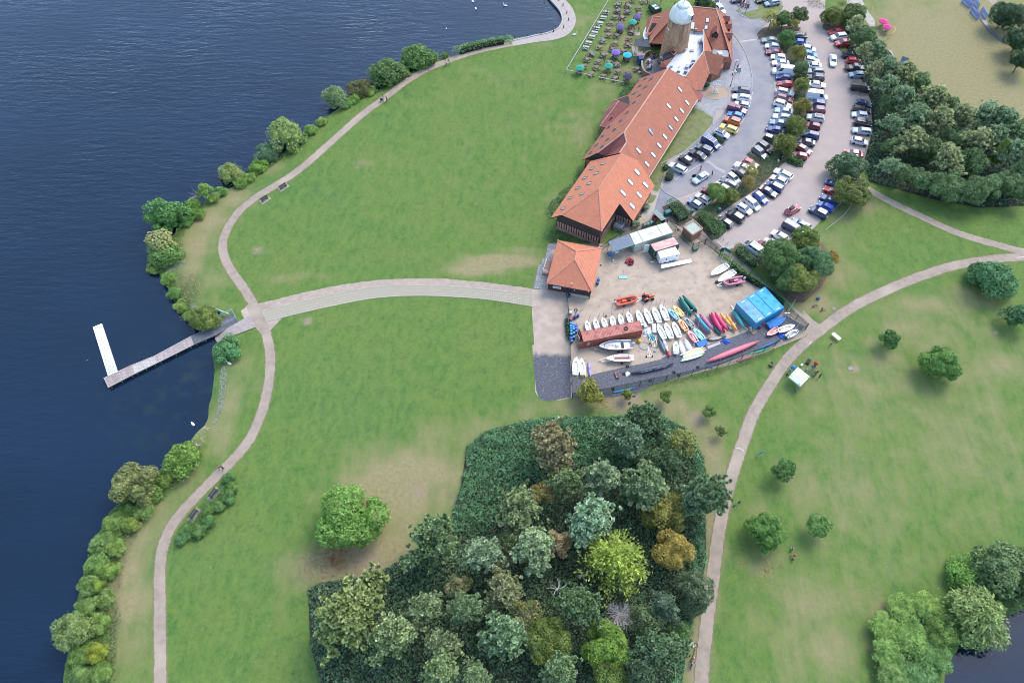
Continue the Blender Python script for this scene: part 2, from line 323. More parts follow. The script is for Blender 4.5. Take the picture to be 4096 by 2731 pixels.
# ---- water
def water_material(name,calm):
 m=bpy.data.materials.new(name);m.use_nodes=True;N,L=nodes_of(m);p=N['Principled BSDF']
 p.inputs['Roughness'].default_value=.07;p.inputs['IOR'].default_value=1.48;p.inputs['Specular IOR Level'].default_value=.5
 pos=N.new('ShaderNodeNewGeometry').outputs['Position']
 def noise(sc,st,det=3):
  mp=N.new('ShaderNodeMapping');mp.inputs['Scale'].default_value=(st[0],st[1],1);mp.inputs['Rotation'].default_value=(0,0,st[2]);L.new(pos,mp.inputs[0])
  n=N.new('ShaderNodeTexNoise');n.inputs['Scale'].default_value=sc;n.inputs['Detail'].default_value=det;L.new(mp.outputs[0],n.inputs['Vector']);return n.outputs[0]
 rg=N.new('ShaderNodeMapRange');L.new(noise(.02,(1,2,.3)),rg.inputs[0]);rg.inputs[1].default_value=.35;rg.inputs[2].default_value=.65
 c=N.new('ShaderNodeMix');c.data_type='RGBA';L.new(rg.outputs[0],c.inputs[0]);c.inputs[6].default_value=(.0018,.0105,.0240,1);c.inputs[7].default_value=(.0030,.0150,.0340,1)
 col=c.outputs[2]
 if not calm:
  bay=fD(400,900);vd=N.new('ShaderNodeVectorMath');vd.operation='DISTANCE';L.new(pos,vd.inputs[0]);vd.inputs[1].default_value=(bay.x,bay.y,-.5)
  r1=N.new('ShaderNodeMapRange');L.new(vd.outputs['Value'],r1.inputs[0]);r1.inputs[1].default_value=20;r1.inputs[2].default_value=5
  r2=N.new('ShaderNodeMapRange');L.new(noise(.3,(1,1.3,.5),5),r2.inputs[0]);r2.inputs[1].default_value=.5;r2.inputs[2].default_value=.72
  mu=N.new('ShaderNodeMath');mu.operation='MULTIPLY';L.new(r1.outputs[0],mu.inputs[0]);L.new(r2.outputs[0],mu.inputs[1])
  k=N.new('ShaderNodeMix');k.data_type='RGBA';L.new(mu.outputs[0],k.inputs[0]);L.new(col,k.inputs[6]);k.inputs[7].default_value=(.011,.023,.026,1);col=k.outputs[2]
 L.new(col,p.inputs['Base Color'])
 b=N.new('ShaderNodeBump');b.inputs['Distance'].default_value=.30
 if calm:b.inputs['Strength'].default_value=.05;L.new(noise(1.0,(1,1,0)),b.inputs['Height'])
 else:
  sw=N.new('ShaderNodeMapRange');L.new(noise(.03,(1,1,0),2),sw.inputs[0]);sw.inputs[1].default_value=.3;sw.inputs[2].default_value=.7;sw.inputs[3].default_value=.25;sw.inputs[4].default_value=.95
  cm_=N.new('ShaderNodeMapRange');L.new(vd.outputs['Value'],cm_.inputs[0]);cm_.inputs[1].default_value=14;cm_.inputs[2].default_value=55;cm_.inputs[3].default_value=.12
  cq=N.new('ShaderNodeMath');cq.operation='MULTIPLY';L.new(cm_.outputs[0],cq.inputs[0]);L.new(sw.outputs[0],cq.inputs[1]);L.new(cq.outputs[0],b.inputs['Strength'])
  ad=N.new('ShaderNodeMath');ad.operation='ADD';L.new(noise(.55,(.33,1.5,R(12)),3),ad.inputs[0]);q=N.new('ShaderNodeMath');q.operation='MULTIPLY';q.inputs[1].default_value=.4
  L.new(noise(1.5,(.5,1.4,R(-8)),3),q.inputs[0]);L.new(q.outputs[0],ad.inputs[1]);L.new(ad.outputs[0],b.inputs['Height'])
 L.new(b.outputs[0],p.inputs['Normal']);return m
m_=MB();m_.sheet([(-1490,-140),(-60,-140),(-20,40),(30,190),(60,800),(-1490,800)],-.5);struct('lake_water',m_,water_material('lake_water',False))
m_=MB();m_.sheet([(50,-60),(300,-60),(300,60),(60,50)],-.5);struct('pond_water',m_,water_material('pond_water',True))
# ---- surfaces
M_path=mat('path_tarmac',(.330,.258,.192),.9,(.262,.208,.158),.9,bump=.3,bscale=18,c3_=(.375,.30,.225),scale3=.18)
M_dark=mat('asphalt_dark',(.085,.085,.100),.9,(.135,.130,.140),3,.4,.62,bump=.4,bscale=14,c3_=(.20,.19,.18),scale3=1.9,lo3=.60,hi3=.75)
M_sand=mat('yard_sand',(.445,.345,.250),.95,(.370,.282,.205),.5,.35,.65,bump=.4,bscale=8,c3_=(.26,.21,.175),scale3=.8,lo3=.56,hi3=.75)
M_road=mat('road_asphalt',(.225,.215,.220),.9,(.275,.255,.250),.35,.35,.65,bump=.2,bscale=16,c3_=(.31,.27,.24),scale3=.12,lo3=.52,hi3=.7)
M_lot=mat('car_park_gravel',(.395,.315,.265),.92,(.350,.288,.250),.4,.35,.65,bump=.25,bscale=16,c3_=(.38,.30,.245),scale3=.13,lo3=.5,hi3=.68)
M_soil=mat('bed_soil',(.085,.062,.045),.95,(.13,.10,.07),2,bump=.5,bscale=6)
M_kerb=mat('kerb_concrete',(.40,.385,.37),.85,(.32,.31,.30),2)
M_conc=mat('concrete',(.43,.38,.31),.88,(.33,.295,.245),.8,bump=.2,bscale=9)
M_slab=mat('paving_slab',(.300,.290,.285),.88,(.235,.23,.23),1.2,var=.14)
M_line=mat('line_paint',(.62,.61,.58),.7,(.45,.44,.42),4)
def area(name,pts,z,m,skirt=None):
 b=MB();P=[p if isinstance(p,Vector)else Vector(p)for p in pts]
 if skirt is None:b.sheet(P,z)
 else:b.prism(P,skirt,z)
 return struct(name,b,m)
def verge(name,src,z):
 n=len(src.v)//2;v=MB();A,B_=[Vector(q)for q in src.v[:n]],[Vector(q)for q in src.v[n:]];o=[]
 for a,c in zip(A,B_):d=(a-c).normalized()*rnd.uniform(.10,.34);e=(a-c).normalized()*rnd.uniform(.10,.34);o.append((Vector((a.x+d.x,a.y+d.y,z)),Vector((c.x-e.x,c.y-e.y,z))))
 v.add([q[0]for q in o]+[q[1]for q in o],[(i,n+i,n+i+1,i+1)for i in range(n-1)]);struct(name,v,mat('worn_verge',(.135,.140,.055),.95,(.21,.165,.09),1.3,bump=.3))
def pts(fr,L,z=0):return[fr(x,y,z)for x,y in L]
b=MB();band(b,pts(fD,[(368,1600),(368,1500),(367,1430),(367,1370),(367,1310),(373,1260),(390,1215),(418,1175),(455,1135),(500,1090),(540,1050),(575,1005),(600,950),(615,890),(621,830),(615,780),(600,735),(580,695),(555,655),(530,620),(514,585),(512,555),(525,520),(550,485),(590,452),(640,422),(690,388),(740,345),(790,300),(830,265),(880,228),(930,190),(980,160),(1040,136),(1100,117),(1160,104),(1200,95)]),1.85,.010,0,.09);struct('lakeside_path',b,M_path);verge('lakeside_verge',b,.004)
prom=[(1165,97),(1220,86),(1260,79),(1285,67),(1297,45),(1290,18),(1266,-10),(1245,-40)]
wl_=strip(pts(fD,[(x+10,y+4)for x,y in prom]),lambda t:2.2+1.6*min(1,t*3),.05);b=MB();n_=len(wl_[0])
for i in range(n_-1):
 a_,b_,c_,d_=wl_[0][i],wl_[1][i],wl_[1][i+1],wl_[0][i+1];lo=Vector((0,0,-1.4))
 b.add([a_,b_,c_,d_,a_+lo,b_+lo,c_+lo,d_+lo],[(0,1,2,3),(0,3,7,4),(1,5,6,2)])
struct('promenade',b,mat('promenade_tarmac',(.40,.335,.29),.9,(.34,.285,.25),1.2,bump=.2,bscale=12))
edge_side=wl_[0];b=MB()
for i in range(n_-1):
 b.bar(edge_side[i]+Vector((0,0,.07)),edge_side[i+1]+Vector((0,0,.07)),.35,.16)
struct('quay_edge',b,M_kerb)
b=MB();band(b,pts(fD,[(1609,1600),(1616,1500),(1625,1420),(1637,1330),(1650,1230),(1665,1150),(1685,1080),(1705,1020),(1730,950),(1765,890),(1805,830),(1850,785),(1895,750),(1950,710),(2020,674),(2100,640),(2180,613),(2260,598),(2352,589),(2480,583)]),2.1,.012,0,.09);struct('park_path',b,M_path);verge('park_verge',b,.005)
b=MB();band(b,pts(fD,[(1966,390),(1972,415),(1990,432),(2030,455),(2100,490),(2200,535),(2290,562),(2352,578),(2450,590)]),1.9,.008,0,.08);struct('wood_path',b,M_path)
b=MB();band(b,pts(fD,[(1655,572),(1690,600),(1740,645),(1790,690),(1830,722),(1868,752),(1885,765)]),lambda t:1.9+2.2*max(0,t-.75)*4,.006);struct('yard_footpath',b,M_path)
area('path_junction',pts(fD,[(1845,712),(1868,735),(1885,747),(1905,738),(1890,765),(1860,782),(1850,760),(1835,735)]),.016,M_path)
b=MB();band(b,pts(fD,[(585,708),(640,695),(700,680),(800,660),(900,650),(1000,648),(1100,656),(1226,672)]),2.0,.007,0,.10);struct('ramp_track',b,mat('ramp_tarmac',(.385,.30,.225),.92,(.31,.245,.19),.9,bump=.3,bscale=12))
up=smooth_line(pts(fD,[(603,714),(700,690),(800,669),(870,658),(970,655),(1060,659),(1226,676)]));dn=smooth_line(pts(fD,[(612,738),(720,712),(850,686),(960,679),(1080,684),(1150,692),(1226,704)]))
M_grid=mat('grid_block',(.50,.44,.32),.9,(.42,.365,.265),1.5,var=.12)
b=MB();n_=min(len(up),len(dn))
for i in range(n_-1):b.add([Vector((p.x,p.y,.010))for p in(up[i],dn[i],dn[i+1],up[i+1])],[(0,1,2,3)])
ramp=struct('ramp_strip',b,mat('ramp_infill',(.26,.23,.165),.95,(.32,.28,.21),1.5))
def along(P,t):
 d=[0]
 for i in range(len(P)-1):d.append(d[-1]+(P[i+1]-P[i]).length)
 s=t*d[-1]
 for i in range(len(P)-1):
  if d[i+1]>=s or i==len(P)-2:
   return P[i].lerp(P[i+1],(s-d[i])/max(1e-6,d[i+1]-d[i]))
gb=MB();nrow,ncol=4,120
for i in range(ncol):
 for j in range(nrow):
  q=[along(up,a).lerp(along(dn,a),c_)for a,c_ in(((i+.04)/ncol,(j+.05)/nrow),((i+.96)/ncol,(j+.05)/nrow),((i+.96)/ncol,(j+.95)/nrow),((i+.04)/ncol,(j+.95)/nrow))]
  cx=sum(q,Vector())/4;inn=[cx.lerp(p,.52)for p in q]
  o4=[Vector((p.x,p.y,.045))for p in q];i4=[Vector((p.x,p.y,.045))for p in inn]
  gb.add(o4+i4,[(k,(k+1)%4,4+(k+1)%4,4+k)for k in range(4)])
tag(gb.build('grid_paving',M_grid,ramp),kind='stuff')
eb=MB()
for P_ in(up,dn):
 for i in range(len(P_)-1):eb.bar(P_[i]+Vector((0,0,.03)),P_[i+1]+Vector((0,0,.03)),.16,.10)
for t in(0,.2,.42,.62,.84,1):eb.bar(along(up,t)+Vector((0,0,.035)),along(dn,t)+Vector((0,0,.035)),.14,.10)
eb.build('edging',M_conc,ramp)
area('path_crossing',pts(pj,[(1598,300),(1640,262),(1690,268),(1850,275),(1790,330),(1770,440),(1830,545),(1790,600),(1700,500),(1640,382)]),.0135,M_path);area('junction_wedge',pts(fD,[(603,742),(650,728),(618,762),(608,760)]),.009,mat('ramp_tarmac',(0,0,0)))
b=MB();a0=pts(pj,[(1505,372),(1605,300),(1645,378),(1535,440)],.0)
b.add([Vector((p.x,p.y,z))for p,z in zip(a0,(-.02,.02,.02,-.02))],[(3,2,1,0)]);struct('landing_slab',b,mat('landing_concrete',(.44,.36,.255),.9,(.37,.30,.22),1.5))
b=MB();a0=pts(pj,[(1535,442),(1647,380),(1702,490),(1560,545),(1330,625),(1290,560),(1400,510)])
def ground_z(p):q_=(np.array([p.x]),np.array([p.y]));return float(np.clip(-.5+.35*(-1 if inside(*q_,LAKE)[0]else 1)*dist_poly(*q_,LAKE)[0],-1.8,0))
S0,S1=smooth_line([a0[1],a0[2]],1)and[a0[2],a0[3],a0[4]],[a0[1].lerp(a0[0],.0),a0[0],a0[6],a0[5]]
for i in range(14):
 q=[along(S0,i/14),along(S1,i/14),along(S1,(i+1)/14),along(S0,(i+1)/14)]
 b.add([Vector((p.x,p.y,max(ground_z(p)+.16,.03-.045*(i+(k>1)))))for k,p in enumerate(q)],[(0,1,2,3)])
struct('slipway',b,mat('slip_concrete',(.36,.295,.265),.9,(.28,.235,.21),1.5))
M_mat=mat('block_mat',(.235,.25,.19),.95,(.12,.17,.07),2.2,.45,.6)
def block_mat(P0,P1,nr,nc):
 gb=MB()
 for i in range(nc):
  for j in range(nr):
   q=[along(P0,a).lerp(along(P1,a),c_)for a,c_ in(((i+.1)/nc,(j+.1)/nr),((i+.9)/nc,(j+.1)/nr),((i+.9)/nc,(j+.9)/nr),((i+.1)/nc,(j+.9)/nr))]
   z=lambda p:float(np.clip(-.5+.35*((1 if not inside(np.array([p.x]),np.array([p.y]),LAKE)[0]else-1)*dist_poly(np.array([p.x]),np.array([p.y]),LAKE)[0]),-1,0))+.07
   gb.add([Vector((p.x,p.y,z(p)))for p in q],[(0,1,2,3)]);k=gb.f[-1];A,B_,C_=(Vector(gb.v[i_])for i_ in k[:3])
   if(B_-A).cross(C_-A).z<0:gb.f[-1]=k[::-1]
 return tag(gb.build('bank_blocks',M_mat),kind='stuff')
block_mat(smooth_line(pts(pj,[(1372,850),(1355,1000),(1345,1150),(1330,1300),(1290,1400)])),smooth_line(pts(pj,[(1425,845),(1425,1000),(1405,1150),(1375,1280),(1330,1390)])),4,46)
block_mat(pts(pj,[(1040,310),(1120,255)]),pts(pj,[(1075,355),(1170,300)]),4,8)
block_mat(pts(sh,[(1085,1370),(1240,1270)]),pts(sh,[(1100,1400),(1290,1300)]),4,10)
# ---- yard
YARD=pts(fD,[(1250,672),(1262,560),(1395,560),(1480,500),(1548,512),(1652,585),(1812,716),(1856,758),(1850,772),(1700,832),(1560,868),(1400,902),(1314,906),(1300,760),(1222,700)])
area('yard',YARD,.020,M_sand)
def chip_material():
 m=mat('chippings',(.43,.335,.255),.95,(.345,.268,.205),.5,bump=.4,bscale=14);N,L=nodes_of(m);P_=N['Principled BSDF'].inputs['Base Color'];old=P_.links[0].from_socket
 a,c=yd(330,1120),yd(330,880);d=(c-a).normalized();q=N.new('ShaderNodeVectorMath');q.operation='DOT_PRODUCT';L.new(N.new('ShaderNodeNewGeometry').outputs['Position'],q.inputs[0]);q.inputs[1].default_value=d
 r=N.new('ShaderNodeMapRange');L.new(q.outputs['Value'],r.inputs[0]);r.inputs[1].default_value=a.dot(d);r.inputs[2].default_value=c.dot(d);r.inputs[3].default_value=1.25;r.inputs[4].default_value=-.35
 n=N.new('ShaderNodeTexNoise');n.inputs['Scale'].default_value=.7;n.inputs['Detail'].default_value=8;L.new(N['Geometry'].outputs['Position']if 'Geometry' in N else q.inputs[0].links[0].from_socket,n.inputs['Vector']);s_=N.new('ShaderNodeMath');s_.operation='ADD';L.new(r.outputs[0],s_.inputs[0]);L.new(n.outputs[0],s_.inputs[1]);t=N.new('ShaderNodeMapRange');L.new(s_.outputs[0],t.inputs[0]);t.inputs[1].default_value=.7;t.inputs[2].default_value=1.2
 sp=N.new('ShaderNodeTexNoise');sp.inputs['Scale'].default_value=2.2;sp.inputs['Detail'].default_value=4;L.new(q.inputs[0].links[0].from_socket,sp.inputs['Vector']);w_=N.new('ShaderNodeValToRGB');w_.color_ramp.elements[0].position=.52;w_.color_ramp.elements[0].color=(.088,.088,.102,1);w_.color_ramp.elements[1].position=.72;w_.color_ramp.elements[1].color=(.19,.18,.17,1);L.new(sp.outputs[0],w_.inputs[0])
 x=N.new('ShaderNodeMix');x.data_type='RGBA';L.new(t.outputs[0],x.inputs[0]);L.new(old,x.inputs[6]);L.new(w_.outputs[0],x.inputs[7]);L.new(x.outputs[2],P_);return m
area('yard_drive',pts(fD,[(1222,664),(1300,668),(1312,800),(1314,912),(1285,919),(1240,917),(1229,900),(1229,820),(1222,720)]),.024,mat('drive_ground',(.43,.335,.255),.95,(.345,.268,.205),.5,bump=.3,bscale=8))
area('chippings',pts(yd,[(90,880),(200,860),(330,850),(450,860),(562,880),(575,1490),(575,1530),(420,1560),(330,1580),(180,1560),(140,1440),(115,1200)]),.028,chip_material())
area('yard_asphalt',[yd(590,1300),yd(760,1275),yd(870,1240),yd(1200,1165),yd(1480,1108),yd(1710,1055),ye(150,1035),ye(560,925),ye(800,850),ye(1000,790),ye(1270,690),ye(1480,610),ye(1700,500),ye(1940,650),ye(1900,690),ye(1600,830),ye(1300,960),ye(900,1120),ye(500,1240),ye(0,1390),yd(1440,1470),yd(1100,1530),yd(600,1550)],.030,M_dark)
slabs=area('terrace',pts(c5,[(270,370),(355,365),(250,840),(260,915),(80,905),(130,700),(190,560),(235,510)]),.018,mat('joint_grit',(.15,.16,.09),.95))
TA,TB,TC,TD=c5(272,372),c5(350,372),c5(250,912),c5(85,905);pm=MB();pm.box((0,0,0),(.54,.54,.05));pmesh=pm.mesh('paving_slab',M_slab)
dirn=(TC-TB);dirn.z=0;ang=math.atan2(dirn.y,dirn.x);ux=dirn.normalized();uy=Vector((-ux.y,ux.x,0));poly_t=[(p.x,p.y)for p in pts(c5,[(275,375),(352,370),(252,840),(262,912),(85,902),(135,700),(195,562),(240,512)])]
for i in range(-2,24):
 for j in range(-14,4):
  p=TB+ux*(i*.6)+uy*(j*.6)
  if inside(np.array([p.x]),np.array([p.y]),poly_t)[0]:
   o=obj('paving_slab',pmesh,slabs,(p.x,p.y,.03+rnd.uniform(-.008,.012)),ang+rnd.uniform(-.02,.02))
   # ---- car park
EAST=[(1600,-60),(1900,-60),(1893,40),(1917,100),(1965,165),(2011,225),(2010,274),(2009,305),(2000,337),(1981,380),(1971,413),(1930,470),(1891,501),(1861,532),(1800,592),(1744,612),(1681,570),(1656,580),(1636,560),(1560,515),(1490,500),(1480,440),(1520,390),(1560,330),(1620,280),(1610,200),(1600,100)]
area('car_park',pts(fD,EAST),.006,M_lot)
area('road',[cA(-250,-60),cA(560,-60),cA(680,100),cA(620,180),cA(460,310),cA(370,400),cA(440,500),cA(540,740),cA(585,1000),cA(585,1180),cA(560,1350),cB(1090,190),cB(900,470),cB(780,560),cB(640,700),cB(500,800),cB(330,900),cB(100,990),cB(0,1010),c3(1640,935),c3(1590,880),c3(1760,760),cB(-100,700),cB(0,560),cB(160,420),cB(330,250),cB(480,110),cA(60,1240),cA(110,1060),cA(325,1070),cA(320,900),cA(290,760),cA(240,620),cA(165,490),cA(75,375),cA(20,200)],.012,M_road)
area('service_yard',pts(c3,[(1590,880),(1645,938),(1790,1020),(1700,1160),(1760,1290),(1640,1290),(1480,1330),(1380,1360),(1450,1270),(1520,1140)]),.012,mat('asphalt_grey',(.20,.195,.215),.9,(.25,.24,.25),.6,bump=.2,bscale=14))
area('shed_apron',pts(fD,[(1545,500),(1585,520),(1660,565),(1640,582),(1600,570),(1560,540)]),.012,mat('apron_earth',(.18,.135,.105),.95,(.25,.19,.15),1))
area('back_path',pts(c3,[(1500,920),(1560,940),(1590,895),(1645,940),(1520,1140),(1440,1290),(1330,1370),(1200,1390),(1050,1390),(1040,1330),(1240,1340),(1330,1250),(1450,1090),(1550,980)]),.010,M_conc)
area('verge_lawn',pts(c3,[(1935,10),(1990,-60),(2110,0),(2215,70),(2205,160),(2110,245),(1870,462),(1590,600),(1612,665),(1640,720),(1600,830),(1590,880),(1560,935),(1500,915),(1450,760),(1700,450)]),.014,mat('verge_grass',(.125,.165,.050),.9,(.20,.19,.085),.7,.35,.65,bump=.5,bscale=4))
area('corner_lawn',pts(c3,[(1455,990),(1470,960),(1550,980),(1500,1060),(1440,1070)]),.016,mat('verge_grass',(0,0,0)))
area('bin_bed',pts(c3,[(1330,1090),(1450,1060),(1440,1110),(1320,1260),(1230,1350),(1200,1340)]),.014,M_soil)
area('plaza',[cA(75,375),cA(165,490),cA(240,620),cA(290,760),cA(320,900),cA(325,1070),c1(2150,1015),c1(2105,1080),c1(2095,1220),c1(2075,1290),c1(1960,1290),c1(1930,1400),c1(1950,1480),c1(1880,1568),c1(1810,1568),c1(1905,1450),c1(1915,1390),c1(1860,1330),c1(1700,1270),c1(1660,1150),c1(1790,950),c1(1880,850),c1(2040,840),c1(2150,810),c1(2200,700),c1(2120,480)],.018,mat('plaza_paving',(.300,.285,.275),.88,(.250,.240,.235),.8))
def slab_floor(name,poly,u_,v_,org,m):
 gb=MB();px_=[(p.x,p.y)for p in poly];xs_=[p[0]for p in px_];ys_=[p[1]for p in px_]
 ii,jj=np.meshgrid(np.arange(-60,60),np.arange(-60,60));cx=org.x+ii*u_.x+jj*v_.x;cy=org.y+ii*u_.y+jj*v_.y
 ok=inside(cx,cy,px_)&(dist_poly(cx.ravel(),cy.ravel(),px_).reshape(cx.shape)>.32)
 for x,y in zip(cx[ok],cy[ok]):
  z=.030+rnd.uniform(0,.012);gb.add([Vector((x,y,z))+u_*a*.47+v_*c_*.47 for a,c_ in((-1,-1),(1,-1),(1,1),(-1,1))],[(0,1,2,3)])
 return gb.build(name,m)
pl=bpy.data.objects['plaza'];e1=(c1(2340,1000)-c1(2150,820));e1.z=0;e1.normalize();e2=Vector((-e1.y,e1.x,0))
o=slab_floor('paving_slab',[cA(165,500),cA(240,640),cA(285,770),cA(312,900),cA(315,1060),c1(2150,1010),c1(2095,1080),c1(2085,1220),c1(2065,1280),c1(1960,1280),c1(1900,1380),c1(1850,1325),c1(1710,1260),c1(1670,1150),c1(1795,960),c1(1885,860),c1(2050,850),c1(2160,820),c1(2260,690)],e1*.62,e2*.62,c1(2000,1100),mat('plaza_slab',(.350,.335,.325),.88,(.315,.305,.30),.55,.4,.6,island=.08));o.parent=pl;o['kind']='stuff'
area('gravel_bed',pts(c1,[(2125,480),(2215,600),(2245,700),(2215,780),(2150,820),(2030,842),(2060,760),(2125,740)]),.034,mat('purple_gravel',(.215,.195,.235),.95,(.27,.25,.28),5))
circ=[c1(1940+160*math.cos(t),1090+82*math.sin(t))for t in[k*math.pi/12 for k in range(24)]];area('pebble_circle',circ,.044,mat('pebbles',(.43,.31,.205),.95,(.36,.26,.18),6,bump=.5,bscale=9))
area('north_island',pts(cA,[(170,150),(130,130),(330,-20),(600,-20),(680,90),(640,180),(440,225),(300,215)]),.10,mat('verge_grass',(0,0,0)),0)
area('motorcycle_bay',pts(cA,[(80,-30),(300,-30),(385,105),(200,150)]),.104,mat('asphalt_grey',(0,0,0)))
SPINE=[cA(370,400),cA(420,345),cA(560,300),cA(890,330),cA(840,400),cA(840,470),cA(930,600),cA(985,760),cA(975,1000),cA(985,1300),cA(945,1450),cB(1480,180),cB(1430,300),cB(1395,470),cB(1510,600),cB(1500,650),cB(1430,650),cB(1280,590),cB(1170,690),cB(1080,790),cB(960,900),cB(780,1010),cB(600,1130),cB(490,1220),cB(610,1330),cB(600,1400),cB(510,1480),cB(430,1500),cB(330,1390),cB(200,1230),cB(330,1130),cB(450,1070),cB(600,920),cB(740,880),cB(850,760),cB(990,640),cB(880,540),cB(840,490),cB(870,480),cB(1000,560),cB(1130,480),cB(1210,300),cB(1310,120),cA(720,1460),cA(800,1300),cA(805,1000),cA(800,830),cA(720,690),cA(630,520),cA(560,430),cA(400,470)]
area('planted_island',SPINE,.11,M_soil,0)
area('east_bed_tip',pts(cA,[(1140,300),(1170,260),(1400,280),(1400,330),(1300,340),(1230,378),(1180,365),(1150,340)]),.11,M_soil,0)
area('east_footway',[cA(1500,560),cA(1560,640),cA(1640,900),cA(1700,1090),cA(1760,1160),cA(1765,1400),cA(1755,1560),cB(2330,250),cB(2300,400),cB(2200,640),cB(2150,790),cB(2110,770),cB(2190,560),cB(2240,400),cB(2260,200),cA(1690,1480),cA(1710,1200),cA(1680,1130),cA(1560,1130),cA(1600,900),cA(1530,680)],.014,M_path)
area('hedge_bed',pts(c3,[(1610,1105),(1640,1100),(1800,1030),(1960,1190),(1960,1260),(1810,1330),(1720,1290)]),.1,M_soil,0)
area('lot_bed',pts(c6,[(665,460),(720,370),(790,380),(990,600),(1200,800),(1420,1010),(1550,1020),(1700,900),(1830,700),(1800,450),(1650,280),(1560,280),(1300,330),(1060,480),(990,560)]),.02,mat('leaf_litter',(.125,.075,.050),.95,(.19,.125,.08),2.5))
area('clump_shade',pts(c6,[(1020,700),(1100,770),(1420,1010),(1560,1030),(1500,1060),(1350,1060),(1200,900)]),.019,M_soil)  # dark sheet paints in the tree clump's shade on the ground
def kerb(name,P_,closed=False,wd=.16,ht=.12):
 b=MB();P_=[Vector((p.x,p.y,ht/2))for p in(P_+[P_[0]]if closed else P_)]
 for i in range(len(P_)-1):b.bar(P_[i],P_[i+1],wd,ht)
 return struct(name,b,M_kerb)
kerb('plaza_kerb',pts(cA,[(75,375),(165,490),(240,620),(290,760),(320,900),(325,1070),(110,1066)]))
kerb('island_kerb',pts(cA,[(385,470),(370,400),(420,345),(470,322)]))
kerb('north_island_kerb',pts(cA,[(330,-20),(390,105),(200,152),(165,150),(190,190),(300,222),(440,228)]))
kerb('north_island_kerb',pts(cA,[(640,182),(688,90),(650,-10)]))
kerb('bed_kerb',pts(cA,[(1180,270),(1140,300),(1145,345),(1185,370),(1240,382)]))
kerb('verge_kerb',pts(c3,[(2215,70),(2205,165),(2110,250),(1870,465),(1592,604),(1612,640)]));kerb('verge_kerb',pts(c3,[(1760,755),(1590,885),(1650,945),(1790,1022)]))
kerb('pebble_kerb',circ,True,.14,.1);kerb('hedge_kerb',pts(c6,[(440,345),(540,305),(605,240)]));kerb('tip_kerb',pts(cB,[(1280,592),(1430,655),(1500,655),(1520,620)]))
b=MB()
for L_ in([cA(400,470),cA(490,610),cA(560,790),cA(586,1000),cA(586,1180),cA(560,1350),cA(500,1540)],[cB(1090,200),cB(1000,350),cB(880,490)],[cB(780,570),cB(640,705),cB(500,805),cB(330,905),cB(120,995)],[cA(325,1075),cA(290,1240),cA(200,1440),cA(110,1560)],[cB(560,400),cB(380,540),cB(250,640),cB(0,790)]):
 band(b,[Vector((p.x,p.y,.02))for p in L_],.10,.022)
for a_,c_ in((cA(165,492),cA(372,462)),(cA(586,1025),cA(800,1020)),(cA(586,1070),cA(620,1065)),(c6(500,345),c6(590,430)),(c6(600,425),c6(700,385))):band(b,[Vector((p.x,p.y,.02))for p in(a_,c_)],.12,.026)
struct('bay_lines',b,M_line)
area('crossing_strip',pts(cB,[(330,580),(400,560),(490,640),(600,690),(580,720),(470,660),(400,600)]),.026,mat('pale_tarmac',(.38,.36,.34),.9,(.33,.31,.30),1));area('lane_strip',pts(cA,[(170,485),(370,458),(372,478),(175,506)]),.024,mat('pale_tarmac',(0,0,0)))
b=MB();band(b,pts(cp4,[(460,1270),(505,1280),(530,1300)]),.13,.030);band(b,pts(cp4,[(1145,300),(1160,268)]),.14,.030);band(b,pts(fD,[(2335,592),(2352,590)]),.14,.03);struct('path_mark',b,M_line)
# ================================================================== BUILDINGS
def tile_material(name,c,cd,light=None):
 m=bpy.data.materials.new(name);m.use_nodes=True;N,L=nodes_of(m);p=N['Principled BSDF'];p.inputs['Roughness'].default_value=.75;p.inputs['Specular IOR Level'].default_value=.3
 uv=N.new('ShaderNodeUVMap').outputs[0]
 bt=N.new('ShaderNodeTexBrick');L.new(uv,bt.inputs['Vector']);bt.inputs['Scale'].default_value=1;bt.offset=0
 bt.inputs['Brick Width'].default_value=.30;bt.inputs['Row Height'].default_value=.34;bt.inputs['Mortar Size'].default_value=.035;bt.inputs['Mortar Smooth'].default_value=.6;bt.inputs['Bias'].default_value=0
 bt.inputs['Color1'].default_value=(*c,1);bt.inputs['Color2'].default_value=(*[q*.80 for q in c],1);bt.inputs['Mortar'].default_value=(*cd,1)
 g=N.new('ShaderNodeNewGeometry').outputs['Position']
 n=N.new('ShaderNodeTexNoise');n.inputs['Scale'].default_value=.55;n.inputs['Detail'].default_value=5;n.inputs['Roughness'].default_value=.7;L.new(g,n.inputs['Vector'])
 r=N.new('ShaderNodeMapRange');L.new(n.outputs[0],r.inputs[0]);r.inputs[1].default_value=.38;r.inputs[2].default_value=.68;r.inputs[4].default_value=.9
 x=N.new('ShaderNodeMix');x.data_type='RGBA';L.new(r.outputs[0],x.inputs[0]);L.new(bt.outputs['Color'],x.inputs[6]);x.inputs[7].default_value=(*cd,1);col=x.outputs[2]
 if light:
  n2=N.new('ShaderNodeTexNoise');n2.inputs['Scale'].default_value=3.2;n2.inputs['Detail'].default_value=3;L.new(g,n2.inputs['Vector'])
  r2=N.new('ShaderNodeMapRange');L.new(n2.outputs[0],r2.inputs[0]);r2.inputs[1].default_value=.66;r2.inputs[2].default_value=.74;r2.inputs[4].default_value=.6
  x2=N.new('ShaderNodeMix');x2.data_type='RGBA';L.new(r2.outputs[0],x2.inputs[0]);L.new(col,x2.inputs[6]);x2.inputs[7].default_value=(*light,1);col=x2.outputs[2]
 L.new(col,p.inputs['Base Color'])
 b=N.new('ShaderNodeBump');b.inputs['Strength'].default_value=.8;b.inputs['Distance'].default_value=.05;b.invert=True;L.new(bt.outputs['Fac'],b.inputs['Height']);L.new(b.outputs[0],p.inputs['Normal'])
 return m
